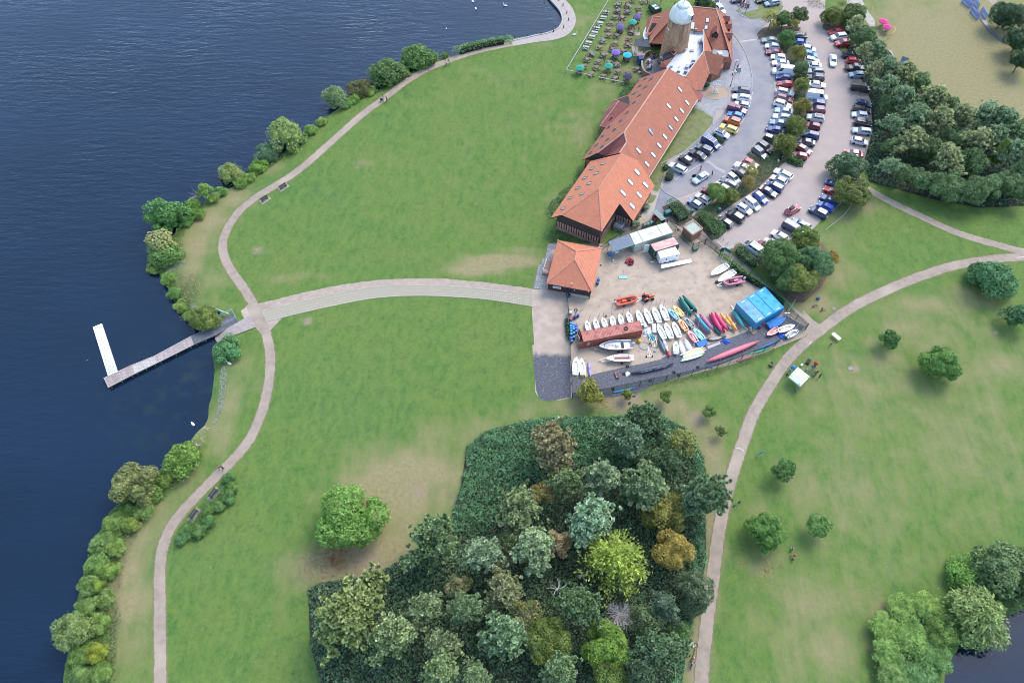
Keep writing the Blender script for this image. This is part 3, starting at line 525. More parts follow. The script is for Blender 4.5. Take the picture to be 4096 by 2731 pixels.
T_new=tile_material('pantile_orange',(.630,.225,.120),(.47,.165,.092));T_old=tile_material('tile_red',(.490,.168,.090),(.315,.120,.078),(.54,.38,.27));T_dark=tile_material('tile_dark_red',(.330,.105,.080),(.22,.08,.07))
M_board=mat('tarred_board',(.040,.031,.029),.75,(.060,.046,.042),1.6,bump=.3,bscale=6);M_brick=mat('pink_brick',(.390,.225,.165),.9,(.30,.16,.12),2.5,var=.10);M_timber=mat('black_timber',(.026,.020,.020),.8)
M_brick2=mat('brick_red',(.300,.140,.085),.9,(.22,.105,.07),2.2,bump=.3,bscale=9)
M_frame=mat('skylight_frame',(.16,.15,.16),.5);M_pane=mat('skylight_reflection',(.70,.72,.74),.12,spec=.6,coat=.6);M_pane_d=mat('skylight_dark_glass',(.075,.105,.095),.1,spec=.8,coat=.8)  # pale pane colour paints in the bright sky mirrored by the glass
M_glass=mat('window_glass',(.02,.025,.03),.05,spec=.8);M_white=mat('white_paint',(.78,.78,.77),.5);M_ridge=mat('ridge_tile',(.50,.22,.145),.75,(.42,.17,.11),2);M_ridge_o=mat('ridge_tile_old',(.43,.19,.13),.75,(.50,.33,.25),2)
M_lead=mat('lead_flashing',(.20,.21,.225),.6);M_black=mat('matt_black',(.018,.018,.020),.6);M_galv=mat('galvanised',(.42,.44,.46),.4,metal=.7)
def roof_uv(me):
 uv=me.uv_layers.new(name='UVMap')
 for p in me.polygons:
  n=p.normal;e=Vector((0,0,1)).cross(n)
  e=Vector((1,0,0))if e.length<1e-3 else e.normalized();v=n.cross(e)
  for li in p.loop_indices:c=me.vertices[me.loops[li].vertex_index].co;uv.data[li].uv=(c.dot(e),c.dot(v))
def roof(parent,P,m,name='roof_slope',th=.16,edge=None):
 b=MB();b.slab(P,th,0,1);me=b.mesh(name,[m,edge or M_timber]);roof_uv(me);return obj(name,me,parent)
def plane3(a,b,c):
 n=(b-a).cross(c-a).normalized();return a,(n if n.z>0 else-n)
def hit(fr,x,y,pl,inv):
 a,c=inv@Vector((0,0,CAM_H)),inv@fr(x,y,0);d=c-a;t=(pl[0]-a).dot(pl[1])/d.dot(pl[1]);return a+d*t
def ridge(parent,a,b,m,wd=.34,name='ridge'):
 q=MB();a,b=Vector(a),Vector(b);d=(b-a);L_=d.length;rot=d.to_track_quat('X','Z').to_matrix();n=5;rings=[]
 for t in(0,1):rings.append([a+d*t+rot@Vector((0,math.cos(math.pi*k/n)*wd/2,math.sin(math.pi*k/n)*wd*.38-.02))for k in range(n+1)])
 q.loft(rings);return q.build(name,m,parent)
def skylight(parent,c,pl,wd=.85,ht=1.35,m=None):
 n=pl[1];e=Vector((0,0,1)).cross(n).normalized();v=n.cross(e);q=lambda a,b_,h:c+e*a+v*b_+n*h
 f=MB();
 for a0,a1,b0,b1 in((-wd/2,wd/2,-ht/2,-ht/2+.1),(-wd/2,wd/2,ht/2-.1,ht/2),(-wd/2,-wd/2+.09,-ht/2+.1,ht/2-.1),(wd/2-.09,wd/2,-ht/2+.1,ht/2-.1)):
  lo=[q(x,y,.0)for x,y in((a0,b0),(a1,b0),(a1,b1),(a0,b1))];hi=[q(x,y,.12)for x,y in((a0,b0),(a1,b0),(a1,b1),(a0,b1))];f.loft([lo,hi])
 fo=f.build('skylight',M_frame,parent);g=MB();g.add([q(x,y,.07)for x,y in((-wd/2+.09,-ht/2+.1),(wd/2-.09,-ht/2+.1),(wd/2-.09,ht/2-.1),(-wd/2+.09,ht/2-.1))],[(0,1,2,3)])
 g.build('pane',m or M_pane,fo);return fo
A0=c3(355,1380);UANG=R(61)
BM=Matrix.Translation(A0)@Matrix.Rotation(UANG,4,'Z');BI=BM.inverted()
def L3(u,w,z):return Vector((u,-w,z))
# ---- the near barn under new orange tiles
nb=thing('timber_barn','dark boarded barn with bright orange tiled roof and pink brick panels along its end wall','building',A0,UANG)
V={k:L3(*v)for k,v in dict(rs=(7.75,6.15,9.2),rn=(20.3,6.15,9.2),n1=(22.3,9.5,6.87),n2=(20.6,15.07,3.0),s2=(8.3,15.07,3.0),nt=(9.1,11.05,5.8),hr=(-.2,11.05,5.8),hl=(-.2,1.3,5.83),ls=(-.7,-.95,4.27),ln=(19.4,-.95,4.27)).items()}
roof(nb,[V[k]for k in('rs','rn','n1','n2','s2','nt','hr')],T_new);roof(nb,[V[k]for k in('rs','hl','ls','ln','rn')],T_new);roof(nb,[V[k]for k in('rs','hr','hl')],T_new,'hip_slope')
for a,c in(('rs','rn'),('rs','hr'),('rs','hl')):ridge(nb,V[a],V[c],M_ridge)
plr,pll=plane3(V['rs'],V['rn'],V['n2']),plane3(V['rs'],V['rn'],V['ls'])
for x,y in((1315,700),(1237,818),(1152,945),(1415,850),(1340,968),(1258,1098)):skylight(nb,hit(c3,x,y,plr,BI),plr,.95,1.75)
for x,y in((918,602),(785,660),(840,715),(703,770),(756,833),(620,888),(669,956),(536,1004),(448,1128)):skylight(nb,hit(c3,x,y,pll,BI),pll,.95,1.15,M_pane_d)
b=MB();b.prism([L3(u,w_,0)for u,w_ in((.45,0),(.45,10.6),(20.2,10.6),(20.2,0))],0,4.6);b.prism([L3(u,w_,0)for u,w_ in((.452,1.5),(.452,10.598),(7.5,10.598),(7.5,1.5))],4.6,5.6)
b.prism([L3(u,w_,0)for u,w_ in((8.9,10.605),(8.9,14.6),(20.2,14.6),(20.2,10.605))],0,3.1)
g=[L3(8.88,w_,z)for w_,z in((10.61,3.05),(14.6,3.05),(10.61,5.85))];b.loft([g,[p+Vector((.2,0,0))for p in g]]);b.build('boarded_wall',M_board,nb)
b=MB();b.prism([L3(u,w_,0)for u,w_ in((.38,-.06),(.38,10.66),(8.8,10.66),(8.8,10.56),(.5,10.56),(.5,-.06))],0,.85)
b.prism([L3(u,w_,0)for u,w_ in((8.80,10.7),(8.80,14.66),(20.2,14.66),(20.2,14.56),(8.92,14.56),(8.92,10.7))],0,.5);b.build('brick_plinth',M_brick,nb)
pan=MB();pan.box((0,0,0),(.08,.40,1.75));panm=pan.mesh('brick_panel',M_brick);tim=MB();tim.box((0,0,0),(.12,.15,2.0));timm=tim.mesh('timber_post',M_timber)
def panels(p0,p1,n,z):
 for i in range(n):
  t=(i+.5)/n;p=p0.lerp(p1,t);obj('brick_panel',panm,nb,(p.x,p.y,z),math.atan2((p1-p0).y,(p1-p0).x)-math.pi/2)
 for i in range(n+1):
  p=p0.lerp(p1,i/n);obj('timber_post',timm,nb,(p.x,p.y,z),math.atan2((p1-p0).y,(p1-p0).x)-math.pi/2)
panels(L3(.40,.1,0),L3(.40,10.5,0),17,1.85);panels(L3(.7,10.64,0),L3(8.7,10.64,0),13,1.85);panels(L3(8.84,10.8,0),L3(8.84,14.5,0),6,1.5);panels(L3(9.0,14.64,0),L3(20,14.64,0),16,1.5)
b=MB();b.tube([L3(20.0,1.6,5.9),L3(20.0,1.6,7.0)],.12,8);b.build('flue',M_black,nb)
b=MB();b.box(L3(7.9,12.3,.5),(2.6,2.2,1.0));k=b.build('access_platform',mat('platform_grey',(.20,.205,.21),.6),nb)
b=MB()
for(u0,w0),(u1,w1)in(((6.7,13.3),(9.1,13.3)),((6.7,11.3),(6.7,13.3)),((9.1,12.0),(9.1,13.3))):
 for z in(1.5,2.0):b.bar(L3(u0,w0,z),L3(u1,w1,z),.05)
 for t in(0,.5,1):b.bar(L3(u0+(u1-u0)*t,w0+(w1-w0)*t,1.0),L3(u0+(u1-u0)*t,w0+(w1-w0)*t,2.0),.05)
b.build('railing',M_galv,k)
# ---- the long older barn
lb=thing('long_barn','long barn with weathered red tiled roof and two lines of skylights beside the verge','building',A0,UANG)
W={k:L3(*v)for k,v in dict(rs=(26,3.95,10),rn=(52,3.95,10),n1=(55.3,8.8,6.31),n2=(53.4,12.75,3.3),s2=(22.0,12.75,3.3),s1=(20.4,5.45,8.86),s0=(24.3,5.4,8.9),hl=(20.6,.1,6.34),hb=(21.3,1.9,5.5),ls=(19.8,-3.1,3.3),ln=(53.6,-3.1,3.3)).items()}
roof(lb,[W[k]for k in('rs','rn','n1','n2','s2','s1','s0')],T_old);roof(lb,[W[k]for k in('rs','hl','ls','ln','rn')],T_old)
b=MB();q=[W[k]for k in('rs','s0','s1','hb','hl')];b.add(q,[(0,3,1),(0,4,3),(1,3,2)])
for i_,f in enumerate(b.f):
 if(Vector(b.v[f[1]])-Vector(b.v[f[0]])).cross(Vector(b.v[f[2]])-Vector(b.v[f[0]])).z<0:b.f[i_]=f[::-1]
me=b.mesh('valley_slope',T_dark);roof_uv(me);obj('valley_slope',me,lb)
for a,c in(('rs','rn'),('rs','s0'),('rs','hl'),('s1','s0')):ridge(lb,W[a],W[c],M_ridge_o)
plr,pll=plane3(W['rs'],W['rn'],W['n2']),plane3(W['rs'],W['rn'],W['ls'])
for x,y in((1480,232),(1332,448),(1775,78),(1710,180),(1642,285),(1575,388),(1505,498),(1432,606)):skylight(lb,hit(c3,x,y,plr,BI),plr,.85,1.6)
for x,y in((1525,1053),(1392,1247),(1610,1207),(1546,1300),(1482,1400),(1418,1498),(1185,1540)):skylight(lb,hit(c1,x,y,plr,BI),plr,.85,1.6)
for x,y in((1115,930),(1187,933),(1057,1010),(1120,1025),(985,1103),(1053,1120),(920,1195),(990,1205),(905,1325),(832,1420),(695,1495),(760,1523)):skylight(lb,hit(c1,x,y,pll,BI),pll,.8,1.25,M_pane_d)
for x,y in((986,175),(1050,205),(912,278),(972,316),(840,383),(905,403),(770,475)):skylight(lb,hit(c3,x,y,pll,BI),pll,.8,1.2,M_pane_d)
b=MB();b.prism([L3(u,w_,0)for u,w_ in((20.6,-2.6),(20.6,12.25),(53.2,12.25),(53.2,-2.6))],0,3.15)
g=[L3(52.6,w_,z)for w_,z in((-2.5,3.15),(12.2,3.15),(9,6),(4.2,9.7))];b.loft([g,[p+Vector((.2,0,0))for p in g]]);b.build('brick_wall',M_brick2,lb)
b=MB();g=[L3(20.75,w_,z)for w_,z in((-2.7,2.2),(2.2,2.2),(1.95,5.4),(.1,6.15),(-2.9,3.4))];b.loft([g,[p+Vector((.3,0,0))for p in g]])
b.build('boarded_gable',M_board,lb)
b=MB()
for w_ in(-2.6,-1.6,-.7):b.box(L3(20.6,w_,1.1),(.2,.16,2.2))
b.build('porch_post',M_timber,lb)
b=MB();b.bar(L3(22.2,12.85,3.2),L3(53.3,12.85,3.2),.14);b.build('gutter',mat('gutter_cream',(.52,.45,.33),.6),lb)
Z={k:L3(*v)for k,v in dict(re=(39.8,-3.15,6.1),ri=(39.6,.55,6.25),a=(32.5,-3.0,3.35),b=(32.6,-4.6,3.0),c=(38.0,-5.9,3.0),d=(43.2,-5.6,3.0),e=(46.6,-3.0,3.35)).items()}
roof(lb,[Z[k]for k in('re','ri','a','b')],T_dark,'wing_slope');roof(lb,[Z[k]for k in('re','b','c')],T_dark,'wing_slope');roof(lb,[Z[k]for k in('re','c','d')],T_dark,'wing_slope');roof(lb,[Z[k]for k in('re','d','e','ri')],T_dark,'wing_slope')
for a in('b','c','d'):ridge(lb,Z['re'],Z[a],M_ridge_o,.25)
b=MB();b.prism([L3(u,w_,0)for u,w_ in((33.1,-2.7),(33.2,-4.3),(38,-5.4),(43,-5.1),(46,-2.7))],0,2.9);b.build('brick_wing',M_brick2,lb)
PO=c1(1745,1200);po=thing('porch','small red tiled porch roof on a post at the barn door facing the plaza','porch',(PO.x,PO.y,0))
pi=Matrix.Translation(-Vector((PO.x,PO.y,0)))
q=[pi@c1(1685,1050,3.6),pi@c1(1805,1110,2.5),pi@c1(1775,1195,2.5),pi@c1(1725,1165,3.2)];roof(po,q,T_dark)
b=MB();b.tube([(0,0,0),(0,0,2.5)],.09);b.build('post',M_timber,po)
# ---- the inn around the old windmill
PB=fP(860,700);inn=thing('inn','inn with steep red tiled roofs, dormers and a white flat roof round the old windmill','building',(PB.x,PB.y,0));II=Matrix.Translation((-PB.x,-PB.y,0))
def fp(x,y,z):return II@fP(x,y,z)
def k1(x,y,z):return II@c1(x,y,z)
pS=plane3(fp(640,78,9),fp(940,108,9),fp(1090,600,3.8));hS=lambda x,y:hit(fP,x,y,pS,II)
roof(inn,[hS(x,y)for x,y in((430,98),(640,78),(940,108),(1090,600),(898,592),(792,345),(786,384),(630,365),(560,200))],T_old)
pW=plane3(fp(165,190,3.4),fp(430,97,8.8),fp(140,518,3.4));roof(inn,[hit(fP,x,y,pW,II)for x,y in((165,190),(432,97),(415,215),(140,518))],T_old)
pL=plane3(fp(140,520,3.35),fp(330,530,3.35),fp(400,235,7.4));roof(inn,[hit(fP,x,y,pL,II)for x,y in((140,520),(330,530),(560,540),(560,235),(400,235))],T_old)
ridge(inn,fp(140,520,3.45),hit(fP,400,235,pL,II)+Vector((0,0,.1)),M_ridge_o);ridge(inn,hS(640,78),hS(940,108),M_ridge_o);ridge(inn,hS(940,108),hS(1090,600),M_ridge_o);ridge(inn,hS(430,98),hS(640,78),M_ridge_o)
g0=[fp(185,197,5.6),fp(318,212,5.9),fp(150,418,3.8)];roof(inn,[g0[0],g0[1],g0[2],fp(100,420,3.3)],T_old,'wing_slope');roof(inn,[g0[0],fp(112,213,3.3),fp(100,420,3.3)],T_old,'wing_slope');ridge(inn,g0[0],g0[1],M_ridge_o);ridge(inn,g0[0],fp(100,420,3.35),M_ridge_o,.25)
pE=plane3(hS(940,108),fp(1115,270,3.3),fp(1122,745,3.2));hE=lambda x,y:hit(fP,x,y,pE,II)
roof(inn,[hE(x,y)for x,y in((940,108),(985,165),(1060,205),(1115,270),(1124,750),(1090,600))],T_old)
pB=plane3(fp(1040,680,4.4),fp(1124,752,3.2),fp(1020,742,3.2));roof(inn,[fp(1036,680,4.4),fp(1100,684,4.4),fp(1124,754,3.2),fp(1020,742,3.2)],T_old)
pQ=plane3(fp(791,612,6.6),k1(1870,868,3.3),k1(1700,1060,3.3));hQ=lambda x,y:hit(c1,x,y,pQ,II)
roof(inn,[hQ(x,y)for x,y in((1803,605),(1582,905),(1625,950),(1690,1060),(1785,1068),(1870,868))],T_old)
pG=plane3(fp(791,612,6.6),k1(1870,866,3.3),k1(1975,887,3.3));hG=lambda x,y:hit(c1,x,y,pG,II)
roof(inn,[hG(x,y)for x,y in((1805,605),(2048,665),(2020,740),(1976,887),(1870,866))],T_old);ridge(inn,hQ(1803,605),hQ(1870,868),M_ridge_o);ridge(inn,hQ(1803,605),hQ(1582,905),mat('coping_stone',(.47,.42,.38),.8),.3,'coping')
roof(inn,[k1(1805,350,6.9),k1(1803,605,6.6),k1(1905,612,4.5)],T_old,'parapet_slope');ridge(inn,k1(1805,350,6.95),k1(1803,605,6.65),mat('coping_stone',(0,0,0)),.3,'coping')
flat=[k1(x,y,5.0)for x,y in((1640,362),(1800,378),(1800,600),(1580,905),(1400,812),(1366,792),(1480,640),(1500,500))]
M_flat=mat('flat_roof_membrane',(.63,.63,.66),.6,(.54,.54,.57),.6,lo3=.6,hi3=.75,c3_=(.45,.45,.46),scale3=.4)
b=MB();b.prism([(p.x,p.y)for p in flat],3.0,5.0);b.build('flat_roof',M_flat,inn)
terr=[fp(x,y,3.9)for x,y in((898,594),(1085,604),(1090,682),(1030,680),(895,640))];b=MB();b.prism([(p.x,p.y)for p in terr],3.3,3.9);b.build('roof_terrace',mat('terrace_felt',(.36,.34,.34),.9,(.27,.26,.26),.9),inn)
b=MB();b.box(fp(985,640,4.2),(1.1,1.1,.5),.3);b.build('roof_lantern',M_white,inn)
b=MB();foot=[fp(x,y,0)for x,y in((160,560),(340,560),(560,620),(640,880),(800,960),(870,985),(985,930),(1015,830),(1100,830),(1095,360),(950,230),(640,240),(440,250),(190,330))]
b.prism([(p.x,p.y)for p in foot],0,3.05);b.build('brick_wall',M_brick2,inn)
b=MB();a,c=fp(160,560,0),fp(345,560,0)
for t in(0,.25,.5,.75,1):p=a.lerp(c,t);b.box((p.x,p.y-.1,1.6),(.2,.2,3.0))
for z in(.3,3.0):b.bar(a+Vector((0,-.1,z)),c+Vector((0,-.1,z)),.2)
b.build('timber_frame',M_timber,inn)
for x in(218,252,278):
 p=fp(x,560,1.75);q=MB();q.box((p.x,a.y-.14-.3,2.0),(.62,.1,1.4));wf=q.build('window',M_white,inn);q=MB();q.box((p.x,a.y-.2-.3,2.0),(.46,.04,1.2));q.build('pane',M_glass,wf)
def dormer(c,face,wd=1.5,ht=1.3,dp=2.4,m=T_dark):
 rot=Matrix.Rotation(face,3,'Z');T_=lambda x,y,z:c+rot@Vector((x,y,z))
 q=MB();q.loft([[T_(0,y,z)for y,z in((-wd/2,0),(wd/2,0),(wd/2,ht),(0,ht+wd*.55),(-wd/2,ht))],[T_(-dp,y,z)for y,z in((-wd/2,0),(wd/2,0),(wd/2,ht),(0,ht+wd*.55),(-wd/2,ht))]])
 d=q.build('dormer',M_black,inn)
 for s in(-1,1):
  P_=[T_(.25,0,ht+wd*.55+.08),T_(-dp,0,ht+wd*.55+.08),T_(-dp,s*(wd/2+.2),ht-.12),T_(.25,s*(wd/2+.2),ht-.12)];q=MB();q.slab(P_,.09,0,1);me_=q.mesh('dormer_roof',[m,M_timber]);roof_uv(me_);obj('dormer_roof',me_,d)
 q=MB();q.add([T_(.02,y,z)for y,z in((-wd*.4,.1),(wd*.4,.1),(wd*.4,ht*.9),(-wd*.4,ht*.9))],[(0,1,2,3)]);q.build('dormer_window',M_glass,d);return d
sdir_=math.atan2(-pS[1].y,-pS[1].x)+math.pi;edir_=math.atan2(pE[1].y,pE[1].x)
dormer(hS(920,452),sdir_,1.6,1.1,2.2)
for x,y in((1075,280),(1098,368),(1105,480)):dormer(hE(x,y),edir_,1.5,1.1,2.0)
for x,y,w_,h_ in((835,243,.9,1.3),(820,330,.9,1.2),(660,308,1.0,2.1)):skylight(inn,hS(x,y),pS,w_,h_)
M_unit=mat('plant_unit',(.42,.43,.45),.5,(.3,.3,.32),2)
for x,y,sz in((688,388,(.7,.7,1.2)),(708,400,(.9,.8,.5)),(745,515,(.8,.7,.5)),(648,615,(.9,.7,.4)),(665,735,(.8,.6,.5)),(585,815,(.7,1.2,.8)),(630,800,(.4,.6,.9)),(402,805,(.7,.5,.4)),(490,862,(.8,.5,.5)),(655,772,(.6,.6,.5)),(575,875,(.9,.6,.7)),(495,806,(.2,.2,.3))):
 p=fp(x,y,5.0);q=MB();q.box((p.x,p.y,5.0+sz[2]/2),sz,rnd.uniform(-.3,.3));q.build('plant_unit',M_unit,inn)
q=MB()
for(x0,y0),(x1,y1)in(((770,440),(775,590)),((770,440),(745,560))):
 for z in(5.4,5.9):q.bar(fp(x0,y0,z),fp(x1,y1,z),.07)
q.build('roof_rail',M_black,inn)
b=MB();b.slab([k1(1322,705,5.6),k1(1330,640,6.2),k1(1400,612,6.2),k1(1452,655,5.9),k1(1345,712,5.6)],.3);b.build('stair_roof',mat('black_felt',(.035,.038,.048),.7),inn)
roof(inn,[k1(1330,642,6.3),k1(1440,560,7.2),k1(1462,600,7.0),k1(1400,612,6.4)],T_dark,'stair_slope');roof(inn,[k1(1440,560,7.2),k1(1498,615,6.0),k1(1455,655,6.0),k1(1400,605,6.5)],T_new,'stair_slope')
roof(inn,[k1(1268,795,4.4),k1(1325,722,5.6),k1(1442,678,5.6),k1(1372,790,4.6)],T_old,'stair_slope')
b=MB();b.prism([(p.x,p.y)for p in(k1(1330,760,3),k1(1325,690,3),k1(1430,650,3),k1(1470,690,3),k1(1390,800,3))],0,5.0);b.build('stair_tower',M_brick2,inn)
b=MB();b.slab([k1(1005,455,2.9),k1(1160,473,3.2),k1(1178,556,3.2),k1(1000,545,2.7)],.12);aw=b.build('awning',mat('awning_black',(.045,.05,.065),.6),inn);b=MB()
for x,y in((1008,545),(1005,460)):p=k1(x,y,2.7);b.tube([(p.x,p.y,0),(p.x,p.y,2.7)],.05)
b.build('awning_post',M_timber,aw)
arc=smooth_line([c1(x,y,1.7)for x,y in((1180,592),(1130,612),(1098,655),(1083,720),(1090,790),(1125,840),(1190,868))])
tw=thing('terrace_wall','curved brick wall with pale coping round the sunken terrace beside the windmill','wall',(arc[10].x,arc[10].y,0));wI=Vector((arc[10].x,arc[10].y,0));b=MB();b2=MB()
for i in range(len(arc)-1):
 p,q=(Vector((v.x,v.y,0))-wI for v in arc[i:i+2]);d=(q-p).normalized()*.02
 b.bar(p-d+Vector((0,0,.8)),q+d+Vector((0,0,.8)),.3,1.6);b2.bar(p-d+Vector((0,0,1.65)),q+d+Vector((0,0,1.65)),.42,.12)
b.build('brick_wall',M_brick2,tw);b2.build('coping',M_conc,tw)
area('terrace_floor',[c1(x,y)for x,y in((1195,640),(1150,660),(1115,720),(1120,800),(1160,850),(1220,900),(1330,900),(1330,700))],.05,mat('terrace_paving',(.27,.25,.245),.9,(.21,.20,.2),1.5))
b=MB();bal=[c1(1130,322),c1(1105,370),c1(1095,420),c1(1110,462)];bo=Vector((bal[1].x,bal[1].y,0));bt=thing('balcony','white railed bow front balcony on the garden side of the inn','balcony',bo)
for i in range(3):
 for z in(2.9,3.5):b.bar(c1(*[(1130,322),(1105,370),(1095,420),(1110,462)][i],z)-bo,c1(*[(1130,322),(1105,370),(1095,420),(1110,462)][i+1],z)-bo,.1,.2)
b.build('railing',M_white,bt);b=MB();b.prism([(p.x,p.y)for p in(c1(1130,322,2.6)-bo,c1(1105,370,2.6)-bo,c1(1095,420,2.6)-bo,c1(1110,462,2.6)-bo,c1(1150,460,2.6)-bo,c1(1150,330,2.6)-bo)],2.4,2.6);b.build('floor',M_white,bt)
# ---- windmill tower
TC_=c1(1465,545,5.0);wm=thing('windmill','old brick windmill tower with a white domed cap and moss streaks','windmill',(TC_.x,TC_.y,0))
def tower_material():
 m=bpy.data.materials.new('tower_brick');m.use_nodes=True;N,L=nodes_of(m);p=N['Principled BSDF'];p.inputs['Roughness'].default_value=.9
 t=N.new('ShaderNodeTexCoord').outputs['Object']
 def noise(sc,st=(1,1,1)):
  mp=N.new('ShaderNodeMapping');mp.inputs['Scale'].default_value=st;L.new(t,mp.inputs[0]);n=N.new('ShaderNodeTexNoise');n.inputs['Scale'].default_value=sc;n.inputs['Detail'].default_value=5;L.new(mp.outputs[0],n.inputs['Vector']);return n.outputs[0]
 def rng(s,a,b,c=0,d=1):r=N.new('ShaderNodeMapRange');L.new(s,r.inputs[0]);r.inputs[1].default_value,r.inputs[2].default_value,r.inputs[3].default_value,r.inputs[4].default_value=a,b,c,d;return r.outputs[0]
 def mix(f,a,b_):
  n=N.new('ShaderNodeMix');n.data_type='RGBA';L.new(f,n.inputs[0])
  for i,q in((6,a),(7,b_)):
   if isinstance(q,tuple):n.inputs[i].default_value=(*q,1)
   else:L.new(q,n.inputs[i])
  return n.outputs[2]
 col=mix(rng(noise(1.2),.35,.65),(.40,.235,.135),(.30,.165,.095))
 col=mix(rng(noise(5),.6,.72,0,.7),col,(.48,.36,.26))
 sp=N.new('ShaderNodeSeparateXYZ');L.new(t,sp.inputs[0])
 k=N.new('ShaderNodeMath');k.operation='MULTIPLY';L.new(rng(noise(1.1,(1,1,.09)),.44,.62),k.inputs[0]);L.new(rng(sp.outputs['Z'],6,12.8),k.inputs[1])
 col=mix(k.outputs[0],col,(.075,.060,.040));L.new(col,p.inputs['Base Color']);return m
b=MB();b.lathe([(3.62,0),(3.4,5),(3.15,9),(2.85,13.4)],32);b.build('tower',tower_material(),wm,smooth=True)
M_cap=mat('cap_white',(.70,.70,.68),.5,(.52,.50,.38),.9,.45,.75);b=MB();b.lathe([(2.9,13.3),(3.02,13.3),(3.04,14.1),(2.95,14.6),(2.65,15.5),(2.1,16.3),(1.6,16.75)],28);cp_=b.build('cap',M_cap,wm,smooth=True)
b=MB();b.lathe([(1.62,16.72),(1.72,16.8),(1.4,17.15),(.8,17.45),(.25,17.6),(.12,17.75),(.12,17.95),(.2,18.05),(0.02,18.25)],20);b.build('cap_top',mat('cap_grey',(.56,.58,.58),.45,(.68,.69,.68),1.5),wm,smooth=True)
b=MB();rim=2.98
for k in range(40):a=2*math.pi*k/40;b.box((rim*1.01*math.cos(a),rim*1.01*math.sin(a),13.75),(.06,.07,.8),a)
b.build('cap_batten',M_cap,cp_)
b=MB();b.box((1.9,-2.15,14.8),(1.0,1.0,1.5),R(-48));dm=b.build('cap_door',mat('cap_grey',(0,0,0)),wm);b=MB();b.box((2.24,-2.53,14.85),(.05,.8,1.3),R(-48));b.build('door_opening',M_glass,dm)
for a,z in((-2.42,3.2),(-2.7,1.2)):
 r=3.62-z*.045;b=MB();b.box((r*math.cos(a),r*math.sin(a),z+.8),(.12,.9,1.5),a);f=b.build('window',M_white,wm);b=MB();b.box(((r+.06)*math.cos(a),(r+.06)*math.sin(a),z+.8),(.04,.66,1.25),a);b.build('pane',M_glass,f)
def lettering(s,name,parent,loc,rot,size,m,ext=.01):
 cu=bpy.data.curves.new(name,'FONT');cu.body=s;cu.size=size;cu.extrude=ext;cu.align_x='CENTER';cu.align_y='CENTER'
 t=bpy.data.objects.new(name,cu);COL.objects.link(t);dg=bpy.context.evaluated_depsgraph_get();me_=bpy.data.meshes.new_from_object(t.evaluated_get(dg));bpy.data.objects.remove(t)
 me_.materials.clear();me_.materials.append(m);o=obj(name,me_,parent);o.rotation_euler=rot;o.location=loc;return o
for ch,a in(('I',-2.93),('T',-2.82),('E',-2.70)):r=3.02;lettering(ch,'wall_letter',wm,(r*math.cos(a),r*math.sin(a),10.6),(R(90),0,a+math.pi/2),.75,M_white,.05)
for a,z in((-.35,4.9),(-.75,5.0)):b=MB();b.box((3.43*math.cos(a),3.43*math.sin(a),z+.7),(.1,.4,.55),a);b.build('vent',M_white,wm)
# ---- boathouse with pyramid roof
BH=c5(520,880);
bh=thing('boathouse','square boathouse with hipped orange tiled roof and dark boarded walls by the yard fence','boathouse',(BH.x,BH.y,0));HI=Matrix.Translation((-BH.x,-BH.y,0))
ev=[HI@c5(x,y,3.0)for x,y in((385,325),(905,418),(790,932),(250,832))];r0,r1=HI@c5(605,455,5.6),HI@c5(585,552,5.6)
for P_ in([ev[0],ev[1],r0],[ev[1],ev[2],r1,r0],[ev[2],ev[3],r1],[ev[3],ev[0],r0,r1]):roof(bh,P_,T_new)
for a,c in((ev[0],r0),(ev[1],r0),(ev[2],r1),(ev[3],r1),(r0,r1)):ridge(bh,a,c,M_ridge)
cen=sum(ev,Vector())/4;wl4=[cen.lerp(p,.93)for p in ev];b=MB();b.prism([(p.x,p.y)for p in wl4],.4,2.95);b.build('boarded_wall',M_board,bh);b=MB();b.prism([(p.x,p.y)for p in[cen.lerp(p,.945)for p in ev]],0,.45);b.build('brick_plinth',M_brick,bh)
a,c=wl4[3],wl4[2];fd=(c-a).normalized();fn=Vector((fd.y,-fd.x,0));a,c=(Vector((v.x,v.y,0))for v in(a,c));p=a.lerp(c,.21)+fn*.06;fa=math.atan2(fd.y,fd.x)
b=MB();b.box((p.x,p.y,1.75),(1.75,.06,.62),fa);sg=b.build('name_board',M_white,bh);M_ink=mat('sign_ink',(.10,.12,.22),.6);b=MB()
for z,x0,x1 in((1.90,-.7,.7),(1.76,-.7,.62),(1.62,-.7,.2)):
 b.bar(p+fd*x0+fn*.035+Vector((0,0,z)),p+fd*x1+fn*.035+Vector((0,0,z)),.012,.06)
b.bar(p+fd*.35+fn*.035+Vector((0,0,1.6)),p+fd*.75+fn*.035+Vector((0,0,1.6)),.012,.13);b.build('sign_print',M_ink,sg)
b=MB();b.bar(a.lerp(c,.15)+fn*.25+Vector((0,0,2.75)),a.lerp(c,.82)+fn*.25+Vector((0,0,2.75)),.08);b.build('shutter_rail',M_galv,bh)
b=MB();b.bar(a.lerp(c,.5)+fn*.12+Vector((0,0,.35)),a.lerp(c,.97)+fn*.12+Vector((0,0,.35)),.25,.7);b.build('threshold',mat('threshold_cream',(.50,.43,.32),.8),bh)
p=HI@hit(c5,550,848,plane3(c5(790,932,3),c5(250,832,3),c5(585,552,5.6)),Matrix.Identity(4));b=MB();b.tube([p,p+Vector((0,0,.5))],.13,8);b.build('flue',M_galv,bh)
for s,x in((0,.18),(1,.06)):
 q=a.lerp(c,.62+s*.33)+fn*.1;b=MB();b.box((q.x,q.y,2.0+s*.5),(.18,.2,.2),fa);b.build('wall_lamp',M_white,bh)
RP=c5(230,720);rp=thing('access_ramp','brick access ramp with galvanised handrail on the boathouse terrace','ramp',(RP.x,RP.y,0));b=MB();q0,q1=c5(240,735)-RP,c5(290,590)-RP
